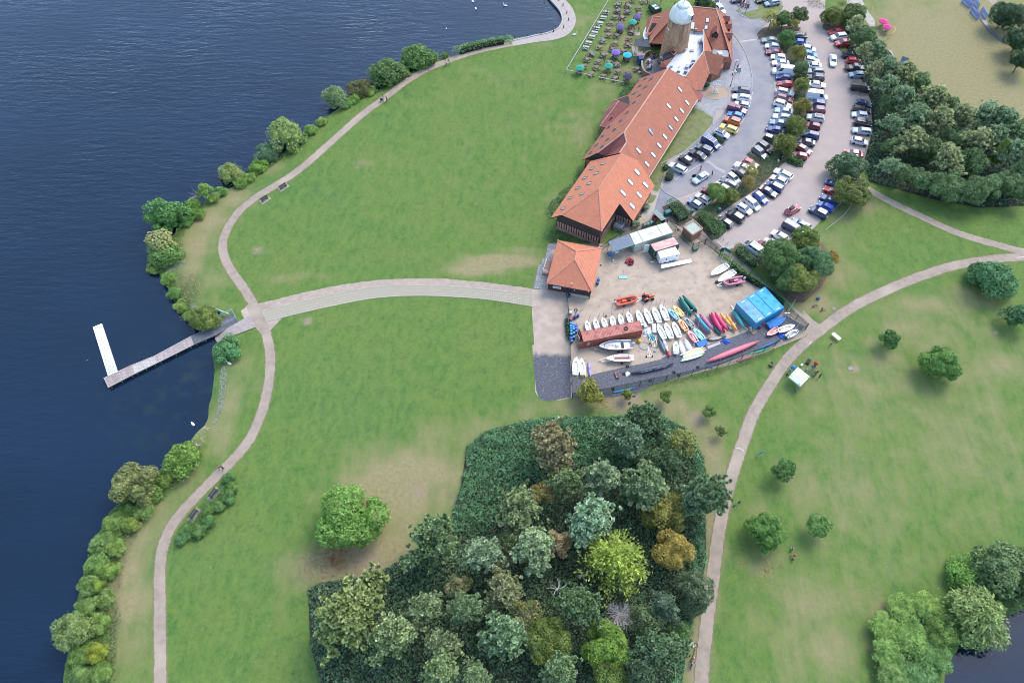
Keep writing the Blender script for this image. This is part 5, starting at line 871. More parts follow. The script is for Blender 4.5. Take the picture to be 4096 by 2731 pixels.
hedge('box_hedge','clipped dark hedge block between the bin store and the brick shed',pts(c3,[(1640,1090),(1680,1060),(1740,1045),(1820,1090),(1955,1215),(1960,1270),(1900,1310),(1800,1330),(1775,1280),(1660,1170)]),1.7,(.038,.075,.028),22);hedge('box_hedge','long rounded clipped hedge between the brick shed and two black cars',pts(cB,[(240,1180),(280,1170),(420,1240),(540,1310),(600,1390),(560,1470),(470,1500),(420,1490),(300,1340),(220,1240)]),1.7,(.050,.092,.030),23)
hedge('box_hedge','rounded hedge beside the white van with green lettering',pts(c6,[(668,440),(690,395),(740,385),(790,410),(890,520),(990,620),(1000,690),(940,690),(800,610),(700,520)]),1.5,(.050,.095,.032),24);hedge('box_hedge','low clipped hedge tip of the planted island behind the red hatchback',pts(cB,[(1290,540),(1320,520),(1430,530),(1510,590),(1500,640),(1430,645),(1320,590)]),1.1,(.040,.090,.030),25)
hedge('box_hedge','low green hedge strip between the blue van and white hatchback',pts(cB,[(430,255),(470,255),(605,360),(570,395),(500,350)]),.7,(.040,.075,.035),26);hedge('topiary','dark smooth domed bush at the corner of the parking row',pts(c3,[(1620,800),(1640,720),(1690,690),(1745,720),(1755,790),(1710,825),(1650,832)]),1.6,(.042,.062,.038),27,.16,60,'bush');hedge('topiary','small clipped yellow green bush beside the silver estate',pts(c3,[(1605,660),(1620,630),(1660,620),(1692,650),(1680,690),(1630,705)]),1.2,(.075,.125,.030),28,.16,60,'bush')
for i,(x,y,r,lab)in enumerate(((1422,1110,50,'pale grey shrub by the corner of the orange roofed barn'),(1300,1305,56,'pale grey shrub nearest the bin store'),(1345,1220,22,'small pale grey shrub between two larger ones'))):tree('grey_shrub',lab,'bush',c3,x,y,r,.8,'bush',(.140,.165,.125),'grey shrubs beside the barn',sq=.7)
tree('yellow_shrub','little yellow shrub at the end of the white containers','bush',c3,1570,1295,38,.8,'small',(.17,.17,.04))
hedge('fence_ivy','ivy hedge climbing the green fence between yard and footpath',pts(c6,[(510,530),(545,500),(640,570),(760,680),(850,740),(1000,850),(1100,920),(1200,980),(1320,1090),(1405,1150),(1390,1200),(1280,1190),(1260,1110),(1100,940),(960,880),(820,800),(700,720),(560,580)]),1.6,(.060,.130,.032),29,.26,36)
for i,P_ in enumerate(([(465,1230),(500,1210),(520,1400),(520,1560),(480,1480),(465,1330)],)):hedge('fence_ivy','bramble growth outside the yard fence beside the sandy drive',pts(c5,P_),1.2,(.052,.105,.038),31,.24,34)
thicket('barn_shrubbery',pts(c3,[(250,1290),(230,1190),(300,1060),(420,940),(520,840),(620,730),(680,690),(690,740),(600,880),(500,1030),(400,1160),(320,1250)]),1.5,34,.26,(.045,.092,.048),32,lump=1.0);thicket('rough_grass',pts(c3,[(560,800),(620,640),(700,480),(800,330),(880,180),(930,200),(880,290),(760,470),(670,590),(690,680),(600,780)]),.7,26,.22,(.135,.125,.065),33,lump=.8)
thicket('barn_shrubbery',pts(c1,[(800,1130),(860,1050),(960,990),(1040,960),(1060,1000),(1000,1080),(900,1190),(830,1210)]),1.6,30,.28,(.040,.085,.045),34);thicket('rough_grass',pts(c5,[(200,300),(240,240),(350,200),(450,230),(650,320),(860,380),(900,410),(700,380),(380,320),(360,370),(270,370)]),.7,30,.22,(.060,.085,.035),35,lump=.8)
FN=[(0,1440),(300,1330),(600,1260),(900,1180),(1200,1060),(1500,940),(1800,820),(1960,700)]
thicket('fence_weeds',pts(ye,FN+[(1990,740),(1850,850),(1530,1000),(1230,1120),(920,1230),(620,1300),(310,1370),(0,1470),(-300,1510),(-310,1480)]),.45,30,.18,(.120,.125,.055),36,lump=.7)
# ---- trees of the car park
ISLE=[(cA,540,245,105,'cherry','yellowish small tree at the north tip of the planted island','airy',(.150,.150,.045),2.6),(cA,690,235,105,'rowan','green tree right of the yellowish one on the island tip','broad',(.068,.110,.045),2.8),(cA,880,190,105,'rowan','tall grey green tree at the mouth of the right parking lane','broad',(.080,.105,.055),3.2),(cA,800,290,75,'cherry','thin golden green tree above the black car on the island','airy',(.145,.145,.04),2.4),(cA,720,455,100,'rowan','bright green tree beside the grey saloon on the island','broad',(.058,.118,.045),2.4),(cA,872,625,88,'cherry','ochre tree over the second white car on the island','broad',(.140,.135,.045),2.6),(cA,895,815,100,'rowan','grey green tree right of the white panel van','broad',(.078,.110,.060),2.6),(cA,900,1010,95,'rowan','yellow green tree right of the red hatchback on the island','broad',(.105,.125,.042),2.6),(cA,905,1260,105,'cherry','olive ochre tree in the middle of the island','broad',(.125,.120,.040),2.6),(cA,830,1470,130,'rowan','olive tree over the blue grey saloons on the island','broad',(.088,.110,.036),2.6),(cB,1285,385,140,'rowan','broad olive tree at the pay machine end of the island','broad',(.090,.108,.034),2.6),(cB,1400,220,90,'rowan','green tree left of the navy people carrier on the island','broad',(.080,.112,.038),2.6),(cB,880,690,95,'cherry','pale gold thin tree over the black cars in the lower island','airy',(.180,.165,.055),2.6),(cB,865,830,85,'cherry','brownish gold tree in the lower island','airy',(.175,.135,.05),2.4),(cB,480,930,125,'rowan','spreading green tree over the cream hatchback','broad',(.078,.125,.045),2.8),(cB,640,990,105,'rowan','olive green shrubby tree in the lower island by the pale people carrier','broad',(.092,.118,.035),1.8)]
for fr,x,y,r,n_,lab,kind,c,H in ISLE:tree(n_,lab,'tree',fr,x,y,r,H,kind,c,'trees of the planted island')
thicket('island_shrubbery',SPINE[5:],1.4,34,.24,(.078,.150,.044),41,lump=1.0);thicket('island_shrubbery',pts(cA,[(390,420),(440,370),(520,340),(620,350),(600,420),(480,450),(410,460)]),.5,16,.2,(.085,.110,.025),42)
for x,y,r,lab,c,H in((1947,385,42,'dark round tree at the lower end of the right parking row',(.058,.100,.060),3.0),(1952,440,43,'russet topped tree with a curved white trunk beside blue cars',(.078,.098,.036),3.0)):tree('maple',lab,'tree',fD,x,y,r,H,'broad',c,sq=.85)
for x,y,r,lab,c,H in((1795,590,50,'dark left hand tree of the clump above the footpath',(.060,.112,.042),3.6),(1870,605,46,'dark blue green right hand tree of the clump',(.054,.108,.056),3.6),(1850,553,34,'smaller olive tree at the back of the clump',(.080,.112,.036),3.0),(1838,640,44,'tree with yellowing leaves at the front of the clump',(.100,.125,.038),3.2),(1905,592,20,'small orange brown tree at the right side of the clump',(.165,.120,.04),2.0),(1810,640,36,'low dark tree at the shaded front of the clump',(.052,.095,.042),2.4)):tree('lime_tree',lab,'tree',fD,x,y,r,H,'big' if r>42 else 'broad',c,'clump of trees between car park and path',sq=.95)
for x,y,r,lab,c,kind,H in((1912,38,26,'round olive tree at the top end of the right parking row',(.085,.105,.034),'broad',2.6),(1960,40,30,'bushy green tree beside the round olive one at the top',(.070,.100,.040),'broad',2.6)):
 tree('hazel',lab,'tree',fD,x,y,r,H,kind,c)
tree('bush','dark garden bush behind the windmill roof','bush',fP,770,30,110,1.6,'bush',(.030,.060,.028),sq=.8);tree('bush','bright green bush beside the white cars at the top','bush',fP,885,60,60,1.0,'bush',(.075,.130,.035),sq=.8);thicket('island_shrubbery',pts(cA,[(920,30),(1000,0),(1150,20),(1200,60),(1160,105),(1050,100),(950,70)]),.8,18,.24,(.060,.072,.045),43);tree('spiky_shrub','feathery dark shrub by the plaza pebble circle','bush',c1,1835,1000,45,.9,'bush',(.040,.080,.055),sq=.8)
# ---- north-east wood: rows read off the picture from its meadow edge down to the path edge
WOODPOLY=[(1925,60),(1990,62),(2062,150),(2120,190),(2200,260),(2352,280),(2420,300),(2420,470),(2250,478),(2150,460),(2050,432),(1996,418),(1985,370),(2004,300),(2000,230),(1975,175),(1945,110)]
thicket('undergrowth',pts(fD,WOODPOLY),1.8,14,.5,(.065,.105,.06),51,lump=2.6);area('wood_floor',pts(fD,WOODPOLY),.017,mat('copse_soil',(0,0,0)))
thicket('wood_edge_scrub',pts(fD,[(1988,415),(1986,370),(2004,310),(2002,235),(2020,240),(2022,330),(2010,380),(2030,420),(2060,425),(2050,438),(2010,425)]),1.0,22,.3,(.05,.10,.05),52)
WD=[('meadow edge',[(1962,60,19),(1992,84,23),(2016,122,24),(2040,165,28),(2075,175,28),(2115,190,26),(2140,232,34),(2175,245,30),(2210,275,34),(2260,268,32),(2310,285,34),(2345,300,30)]),('car park side',[(1968,88,20),(1992,122,21),(2014,165,23),(2030,200,25),(2042,240,27),(2050,290,27),(2050,340,25),(2042,385,23)]),('middle of the wood',[(2075,230,32),(2100,275,36),(2150,290,36),(2195,320,36),(2090,330,34),(2130,345,34),(2240,330,34),(2285,325,32),(2330,350,32),(2230,375,40),(2180,375,36),(2275,370,28)]),('path edge',[(2075,400,28),(2110,410,30),(2150,425,32),(2190,430,36),(2230,440,38),(2270,430,34),(2310,420,34),(2345,400,34),(2345,440,30)])]
wk=[('pine','pine_tree','pine',(.135,.150,.100)),('broad','oak','leafy tree',(.066,.108,.054)),('pine','pine_tree','pine',(.100,.135,.098)),('broad','oak','leafy tree',(.078,.128,.066))]
for ri,(row,L_)in enumerate(WD):
 for i,(x,y,r)in enumerate(L_):
  if(row,i)==('middle of the wood',11):tree('poplar','narrow lime green poplar rising among the dark trees of the far wood','tree',fD,2295,355,15,5.0,'broad',(.090,.130,.042),'trees of the far wood',sq=3.0);continue
  kd,nm,wd_,c=wk[(i*3+ri)%4 if(i+ri)%3 else 2*(i%2)]if ri!=3 else wk[1+2*(i%2)]
  tree(nm,f"dark {wd_}, {ORD[i]} from the left along the {row}" if row!='middle of the wood' else f"{wd_} inside the far wood, {ORD[i]} counted from the left",'tree',fD,x,y,r*.9,6.0 if kd=='pine' else 4.2,kd,c,'trees of the far wood')
for i,(x,y,r,lab,c)in enumerate(((2305,40,34,'dark tree at the top right corner beside the railway bridge',(.034,.062,.038)),(2340,40,30,'grey leaved tree at the top right corner',(.085,.10,.07)),(2340,95,32,'dark tree right of the miniature railway track',(.036,.066,.036)),(2345,140,26,'lowest dark tree at the right edge by the track',(.034,.062,.034)))):tree('oak',lab,'tree',fD,x,y,r,3.6,'broad',c)
# ---- fallen leaves under the big tree and the orange one
def litter(name,c,r,n,col,seed):
 rs=np.random.RandomState(seed);a=rs.uniform(0,6.28,n);q=np.abs(rs.normal(size=n))*r;P=np.stack([c.x+np.cos(a)*q,c.y+np.sin(a)*q*.75,np.full(n,.05)],1)
 return tag(obj(name,quads_mesh(name,leaf_quads(P,np.stack([rs.normal(size=n)*.3,rs.normal(size=n)*.3,np.ones(n)],1),rs.uniform(.13,.26,n),rs,.8),M_leaf),None,(0,0,0),0,col),kind='stuff')
litter('fallen_leaves',fD(770,1285),4.2,1500,(.42,.22,.10),1);litter('fallen_leaves',fD(1380,925),4.0,350,(.42,.27,.10),2);litter('fallen_leaves',fD(1760,1310),5,250,(.38,.27,.10),3)
# ================================================================== VEHICLES
def paint():
 if 'car_paint' in MATS:return MATS['car_paint']
 m=mat('car_paint',(1,1,1),.32,spec=.5,coat=.8,obcol=True);return m
M_paint=paint();M_cglass=mat('car_glass',(.045,.056,.066),.06,spec=1.0,coat=.6);M_tyre=mat('tyre',(.022,.022,.023),.85);M_rim=mat('alloy',(.42,.43,.45),.35,metal=.7);M_lampw=mat('headlamp',(.72,.74,.76),.15,spec=.8);M_lampr=mat('tail_lamp',(.35,.02,.02),.2,spec=.7);M_trim=mat('car_trim',(.03,.03,.032),.6);M_plate=mat('number_plate',(.75,.75,.70),.5)
def wheel_mesh():
 b=MB();b.lathe([(.20,-.10),(.31,-.10),(.325,-.06),(.325,.06),(.31,.10),(.20,.10)],14,0);b.lathe([(.205,.095),(.19,.075),(.05,.085),(.02,.09)],10,1);b.lathe([(.205,-.095),(.02,-.09)],10,1)
 for i,v in enumerate(b.v):b.v[i]=(v[0],v[2],v[1])
 b.f=[f[::-1]for f in b.f];return b.mesh('wheel',[M_tyre,M_rim])
WHEEL=wheel_mesh()
CAR={}
SPEC={'hatchback':(4.0,1.74,1.48,.92,(.03,.12,.56,.74),None),'small car':(3.65,1.66,1.50,.92,(.03,.10,.58,.76),None),'estate car':(4.7,1.80,1.46,.92,(.03,.10,.57,.73),None),'saloon':(4.65,1.80,1.43,.90,(.12,.27,.57,.72),.98),'SUV':(4.5,1.86,1.68,1.05,(.03,.10,.58,.74),None),'people carrier':(4.4,1.80,1.68,.98,(.02,.07,.62,.82),None),'van':(5.1,1.95,1.95,1.12,(.01,.02,.70,.84),None),'panel van':(5.8,2.02,2.55,1.2,(.01,.02,.70,.84),None),'pickup':(5.2,1.86,1.78,1.10,(.36,.39,.60,.72),.98),'convertible':(4.1,1.74,1.30,.88,(.30,.36,.56,.68),.92)}
def car_proto(kind,roofcol=None,rack=None,closed_bed=False,panel=False):
 key=(kind,roofcol,rack,closed_bed)
 if key in CAR:return CAR[key]
 L_,W_,H_,bz,gh,boot=SPEC[kind];t=thing({'SUV':'suv'}.get(kind,kind.replace(' ','_'))if kind in('van','panel van','pickup')else 'car',None,'van' if 'van' in kind else('pickup' if kind=='pickup' else 'car'));hw=W_/2;x0=-L_/2
 X=lambda s:x0+s*L_
 belt=bz+(.02 if kind in('saloon','convertible')else.05);b=MB();rear=boot or belt+.02
 st=[(0,.80,.45,rear-.22),(.012,.90,.30,rear-.06),(.05,.97,.24,rear),(.15,1.0,.20,rear),(gh[0]+.12,1.0,.20,belt+.01),(.50,1.0,.20,belt),(gh[3],1.0,.20,bz),(.84,.98,.20,bz-.05),(.93,.93,.24,bz-.12),(.985,.82,.30,bz-.26),(1.0,.68,.42,bz-.42)]
 rings=[]
 for s,wv,zl,zh in st:
  w_=hw*wv;zm=zl+(zh-zl)*.55;rings.append([Vector((X(s),y,z))for y,z in((-w_*.86,zl),(-w_,zl+.12),(-w_,zm),(-w_*.95,zh-.04),(-w_*.84,zh),(w_*.84,zh),(w_*.95,zh-.04),(w_,zm),(w_,zl+.12),(w_*.86,zl))])
 b.loft(rings)
 if kind=='pickup' and not closed_bed:
  b.box((X(.19),0,.99),(L_*.34,W_*.86,.02),0,1)
 rf,rr,fr_,ff=gh;wb,wr=hw*.90,hw*(.74 if 'van' not in kind else.84);top=H_
 def ring(x,w_,z):return[Vector((X(x),-w_,z)),Vector((X(x),w_,z))]
 F=[Vector((X(rf),-wb,belt)),Vector((X(rf),wb,belt)),Vector((X(ff),wb*.94,bz-.01)),Vector((X(ff),-wb*.94,bz-.01))];mid=(fr_+rr)/2
 T_=[Vector((X(rr),-wr,top-.05)),Vector((X(rr),wr,top-.05)),Vector((X(fr_),wr*.97,top-.05)),Vector((X(fr_),-wr*.97,top-.05))];U_=[Vector((X(rr+.03),-wr*.88,top)),Vector((X(rr+.03),wr*.88,top)),Vector((X(fr_-.03),wr*.86,top)),Vector((X(fr_-.03),-wr*.86,top))]
 b.loft([F,T_,U_],0);body=b.build('body',[M_paint,M_trim],t)
 if roofcol:
  q=MB();q.add([v+Vector((0,0,.012))for v in U_],[(0,3,2,1)]);q.build('roof_panel',mat('roof_'+roofcol,{'white':(.78,.78,.78),'black':(.02,.02,.022),'glass':(.03,.035,.04)}[roofcol],.25,coat=.8),t)
 def pane(name,a,b_,c,d,u0,u1,v0,v1,par=t,m=M_cglass):
  f=lambda u,v:a.lerp(b_,u).lerp(d.lerp(c,u),v);n=(b_-a).cross(d-a).normalized();cen=(a+b_+c+d)/4
  if n.dot(cen-Vector((X(.42),0,1.0)))<0:n=-n
  P_=[f(u0,v0),f(u1,v0),f(u1,v1),f(u0,v1)];q=MB();q.add([p+n*.012 for p in P_],[(0,1,2,3)])
  if(q.v and(Vector(q.v[1])-Vector(q.v[0])).cross(Vector(q.v[3])-Vector(q.v[0])).dot(n)<0):q.f[0]=q.f[0][::-1]
  return q.build(name,m,par)
 pane('windscreen',F[3],F[2],T_[2],T_[3],.06,.94,.08,.95)
 if kind!='panel van':pane('rear_window',F[0],F[1],T_[1],T_[0],.08,.92,.2,.92)
 splits={'van':((.05,.33),(.37,.66),(.70,.95)),'panel van':((.74,.95),),'pickup':((.08,.48),(.54,.92)),'convertible':((.1,.9),)}.get(kind,((.07,.30),(.33,.60),(.64,.93)))
 for sgn,(a,c,d,e)in((-1,(F[0],F[3],T_[3],T_[0])),(1,(F[1],F[2],T_[2],T_[1]))):
  for u0,u1 in splits:pane('side_window',a,c,d,e,u0,u1,.16,.90)
  for s in(.18,.81):w_=obj('wheel',WHEEL,t,(X(s),sgn*(hw-.09),.325))
  q=MB();q.box((X(ff-.03),sgn*(hw+.07),belt+.05),(.12,.18,.12));q.build('door_mirror',M_trim,t)
  q=MB();q.box((X(.955),sgn*hw*.66,bz-.22),(.16,.30,.12),sgn*-.35);q.build('headlight',M_lampw,t);q=MB();q.box((X(.012),sgn*hw*.72,rear-.14),(.06,.24,.16),0);q.build('tail_light',M_lampr,t)
 q=MB();q.box((X(-.003),0,.62),(.02,.5,.11));q.build('number_plate',M_plate,t)
 if kind in('estate car','SUV')or rack:
  for sgn in(-1,1):q=MB();q.bar(U_[0].lerp(U_[3],.04)*1 if sgn<0 else U_[1].lerp(U_[2],.04),U_[0].lerp(U_[3],.96)if sgn<0 else U_[1].lerp(U_[2],.96),.05,.07);q.build('roof_rail',M_trim if kind=='estate car' else M_rim,t)
 if rack=='box':q=MB();q.loft([[Vector((X(mid)+x,y,top+z))for y in(-.4,.4)]+[Vector((X(mid)+x,y,top+z2))for y in(.4,-.4)]for x,z,z2 in((-.6,.10,.36),(.35,.10,.42),(.65,.12,.25))]);q.build('roof_box',M_trim,t)
 if rack=='bars':
  for s in(.3,.5,.7):q=MB();q.bar(U_[0].lerp(U_[3],s)+Vector((0,0,.06)),U_[1].lerp(U_[2],s)+Vector((0,0,.06)),.07,.05);q.build('roof_bar',M_rim,t)
 if closed_bed:q=MB();q.loft([[Vector((X(s),y,z))for y,z in((-hw*.9,.95),(hw*.9,.95),(hw*.78,zt),(-hw*.78,zt))]for s,zt in((.01,1.6),(.03,1.74),(.37,1.76))]);q.build('load_canopy',M_paint,t);
 if closed_bed:
  for sgn in(-1,1):q=MB();q.add([Vector((X(s),sgn*hw*(.90-(z-.95)*.15),z))for s,z in((.06,1.15),(.33,1.15),(.33,1.6),(.06,1.6))],[(0,1,2,3)if sgn<0 else(3,2,1,0)]);q.build('canopy_window',M_cglass,t)
 CAR[key]=Proto(t);return CAR[key]
PAINT={'white':(.80,.80,.80),'silver':(.58,.60,.62),'pale silver':(.60,.62,.64),'grey':(.22,.235,.25),'dark grey':(.085,.095,.11),'blue grey':(.22,.28,.36),'silver blue':(.36,.43,.50),'black':(.024,.025,.028),'navy':(.024,.04,.11),'blue':(.020,.085,.42),'bright blue':(.02,.20,.60),'dark blue':(.018,.045,.17),'red':(.42,.022,.030),'dark red':(.20,.018,.030),'maroon':(.15,.018,.045),'pinkish red':(.50,.09,.11),'orange':(.52,.12,.03),'yellow':(.72,.52,.10),'cream':(.62,.58,.50),'bronze black':(.03,.022,.02)}
ROWS=[('plaza row','the plaza row','parking row beside the plaza',[(cA,193,1062,9,0,'estate car','dark grey'),(cA,190,1145,10,0,'estate car','white'),(cA,198,1232,12,0,'hatchback','silver'),(cA,145,1285,17,1,'pickup','maroon',dict(closed_bed=True)),(cA,120,1355,17,0,'hatchback','bright blue'),(cA,87,1420,19,0,'SUV','orange'),(cB,630,188,20,0,'estate car','yellow'),(cB,550,248,24,1,'hatchback','white',dict(roofcol='black'))]),('verge row','the barn verge row','parking row beside the barn verge',[(cB,422,352,33,1,'van','dark blue',dict(rack='bars')),(cB,342,430,26,0,'SUV','dark grey'),(cB,265,495,30,0,'saloon','black'),(cB,125,552,32,0,'small car','black',dict(roofcol='white')),(cB,30,650,27,0,'estate car','silver')]),('island left row',"the island left row",'left parking row of the planted island',[(cA,528,478,3,0,'saloon','grey'),(cA,555,548,6,0,'hatchback','silver'),(cA,580,618,4,0,'saloon','dark red'),(cA,625,675,7,0,'hatchback','white'),(cA,652,742,3,0,'saloon','white'),(cA,690,830,6,0,'panel van','white'),(cA,685,912,5,0,'hatchback','dark blue'),(cA,705,988,6,0,'hatchback','red'),(cA,708,1085,12,1,'estate car','silver'),(cA,698,1158,16,1,'estate car','maroon'),(cA,675,1228,17,1,'SUV','white'),(cA,690,1308,9,0,'saloon','silver blue'),(cA,670,1378,9,0,'estate car','pale silver'),(cA,632,1448,10,0,'saloon','blue grey'),(cA,592,1525,13,0,'saloon','dark blue'),(cB,1122,312,22,1,'small car','black',dict(roofcol='white')),(cB,1058,412,36,1,'SUV','black'),(cB,998,475,38,1,'SUV','dark grey'),(cB,888,600,27,1,'hatchback','red'),(cB,803,645,25,0,'saloon','white'),(cB,757,705,35,0,'hatchback','black'),(cB,688,775,38,1,'small car','pale silver'),(cB,632,832,31,0,'estate car','dark grey'),(cB,553,880,31,0,'hatchback','silver'),(cB,405,935,30,0,'hatchback','dark red'),(cB,328,1010,33,0,'hatchback','cream'),(cB,232,1068,33,0,'small car','blue grey',dict(roofcol='white'))]),('island right row',"the island right row",'right parking row of the planted island',[(cA,872,425,-2,1,'SUV','black'),(cA,905,505,8,1,'hatchback','blue'),(cA,982,575,12,1,'hatchback','white'),(cA,1002,640,12,1,'hatchback','bright blue'),(cA,1022,712,12,1,'hatchback','pale silver'),(cA,1030,772,3,0,'saloon','white'),(cA,1062,840,2,0,'estate car','grey'),(cA,1065,912,5,0,'SUV','black'),(cA,1080,995,9,1,'saloon','white'),(cA,1080,1125,8,1,'panel van','white'),(cA,1078,1218,9,0,'SUV','dark blue'),(cA,1075,1292,6,0,'SUV','maroon'),(cA,1062,1385,9,0,'SUV','silver',dict(roofcol='glass')),(cA,1030,1480,14,0,'hatchback','dark red'),(cB,1590,265,12,0,'people carrier','dark blue'),(cB,1535,348,10,0,'saloon','dark grey'),(cB,1515,438,27,1,'hatchback','dark red'),(cB,1465,512,12,0,'small car','red'),(cB,1270,722,27,0,'estate car','white'),(cB,1218,792,26,0,'hatchback','pale silver'),(cB,1168,870,27,0,'people carrier','dark blue',dict(roofcol='white')),(cB,1095,930,27,1,'saloon','black'),(cB,1005,1000,38,1,'hatchback','blue'),(cB,908,1070,38,1,'people carrier','pale silver'),(cB,813,1132,31,1,'hatchback','white',dict(roofcol='black')),(cB,710,1218,33,0,'SUV','black'),(cB,588,1288,35,0,'hatchback','black')]),('wood row','the wood side row','parking row beside the far wood',[(cA,1305,372,-9,0,'saloon','red'),(cA,1335,434,-7,0,'SUV','silver'),(cA,1388,508,-4,0,'SUV','red'),(cA,1475,650,3,1,'estate car','black'),(cA,1515,718,4,1,'hatchback','red'),(cA,1528,795,3,1,'pickup','black'),(cA,1545,880,2,0,'hatchback','blue grey'),(cA,1592,1028,9,1,'van','black'),(cA,1630,1220,12,1,'hatchback','navy'),(cA,1605,1290,10,1,'estate car','bronze black'),(cA,1582,1352,7,0,'hatchback','pale silver'),(cA,1622,1445,10,1,'SUV','bronze black'),(cA,1608,1540,8,0,'estate car','silver blue'),(cB,2172,340,12,1,'hatchback','silver'),(cB,2095,482,9,0,'saloon','pinkish red'),(cB,2062,535,8,0,'hatchback','white'),(cB,1862,840,22,0,'hatchback','navy'),(cB,1858,930,24,0,'saloon','red'),(cB,1812,1030,29,0,'saloon','dark blue'),(cB,1766,1105,26,0,'hatchback','blue'),(cB,1685,1170,27,0,'SUV','navy')]),('footpath end','the footpath end','parking end beside the footpath',[(cB,1480,1312,27,0,'estate car','blue grey'),(cB,1388,1358,30,1,'van','navy'),(cB,1228,1448,32,0,'hatchback','white',dict(roofcol='black')),(cB,1130,1535,28,0,'small car','white'),(c6,1062,385,25,0,'small car','dark red'),(c6,932,418,36,0,'van','silver')]),]  # white roof on the dark blue people carrier paints in a bright sky reflection
SPECIAL={(1,0):'dark blue minibus with pale roof bars beside the barn verge',(0,3):'maroon pickup with a closed load canopy in the plaza row',(2,5):'tall white panel van in the left row of the planted island',(3,9):'tall white panel van with a roof vent in the right row of the planted island',(4,5):'black open bed pickup in the row beside the far wood',(4,7):'black passenger van beside the bicycle near the far wood',(5,1):'dark van with a pale panel on its roof near the clump of trees',(5,5):'silver van with black bonnet and green stripe beside the rounded hedge',(5,4):'dark red car mostly hidden by the clump of trees'}
names_=[(f'{c[6]} {c[5]}'.replace('estate car','estate').replace('people carrier','minivan'),ri)for ri,r in enumerate(ROWS)for c in r[3]]
for ri,(rn,short,grp,cars)in enumerate(ROWS):
 ds=[f'{c[6]} {c[5]}'.replace('estate car','estate').replace('people carrier','minivan')for c in cars]
 for i,car in enumerate(cars):
  fr,x,y,ang,right,kind,colr=car[:7];kw=car[7]if len(car)>7 else{};d=ds[i];rw={'white':' with white roof','black':' with black roof','glass':' with a glass roof'}.get(kw.get('roofcol'),'')
  art=lambda s:f'a {s}' if s[0]not in 'aeiou' else f'an {s}'
  if(ri,i)in SPECIAL:lab=SPECIAL[ri,i]
  elif sum(q[0]==d for q in names_)==1:lab=f'{d}{rw} in {short}'
  elif ds.count(d)==1:lab=f'{d}{rw}, the only one in {short}'
  elif i==0:lab=f'{d}{rw} at the top of {short}'
  elif i==len(cars)-1:lab=f'{d}{rw} at the bottom of {short}'
  else:lab=f'{d}{rw} between {ds[i - 1]} and {ds[i + 1]} in {short}'
  lab=lab.replace(' small car',' mini')if len(lab.split())>16 else lab
  lab=lab.replace(rw,'')if len(lab.split())>16 else lab
  assert lab not in LABELS and len(lab.split())<=16,lab
  z=SPEC[kind][2]*.45;p=fr(x,y,z);h=heading(fr,x,y,ang+(0 if right else 180),z);j=rnd.uniform(.93,1.07)
  o=car_proto(kind,**kw).put((p.x,p.y,.012),h+rnd.uniform(-.03,.03),lab,grp,tuple(min(1,v*j)for v in PAINT[colr]))
for fr,x,y,ang,kind,colr,lab,kw in((cB,300,768,146,'saloon','silver blue','silver blue saloon with an open door stopped in the road beside two people',{}),(cA,1270,712,88,'saloon','white','white saloon driving alone down the right hand lane',{}),(cB,1383,1142,-30,'hatchback','red','red hatchback with a black roof box driving across the car park',dict(rack='box')),(fP,990,108,52,'saloon','white','white saloon parked beside the inn roof at the top',{}),(fP,938,22,75,'saloon','white','white car partly cut off at the top edge behind the saloon',{}),(cA,552,38,170,'estate car','blue grey','blue grey estate car by the grass island at the top',{}),(cA,452,0,170,'estate car','black','black car at the top edge beside the grass island',{}),(cA,150,0,175,'hatchback','dark grey','dark car at the top edge above the motorcycles',{})):
 z=.65;p=fr(x,y,z);c=car_proto(kind,**kw).put((p.x,p.y,.014),heading(fr,x,y,ang,z),lab,None,PAINT[colr])
 if 'open door' in lab:q=MB();q.add([(.5,-.95,.35),(1.25,-1.65,.35),(1.25,-1.65,.92),(.5,-.95,.92),(.55,-.92,1.36),(1.12,-1.5,1.36)],[(0,1,2,3),(3,2,5,4)]);q.v=[(x_,-y_ if False else y_,z_)for x_,y_,z_ in q.v];q.build('open_door',M_trim,c)
for o in[o for o in COL.objects if o.get('label','').startswith('silver van with black bonnet')]:
 M_gr=mat('livery_green',(.05,.45,.10),.4)
 for s in(-1,1):
  for k in range(3):q=MB();q.box((-.9+.1*k,s*.935,1.44-.09*k),(1.0-.2*k,.02,.045));q.build('livery_stripe',M_gr,o)
 q=MB();q.add([(1.75,-.75,1.085),(2.4,-.65,1.02),(2.4,.65,1.02),(1.75,.75,1.085)],[(0,1,2,3)]);q.build('bonnet_cover',M_trim,o)
for o in[o for o in COL.objects if 'roof vent' in o.get('label','')]:q=MB();q.box((-.4,0,2.6),(.9,.5,.1));q.build('roof_vent',M_rim,o)
for o in[o for o in COL.objects if 'pale panel' in o.get('label','')]:q=MB();q.box((-.6,0,1.98),(2.2,1.2,.03));q.build('roof_panel',mat('pale_panel',(.42,.46,.50),.4),o)
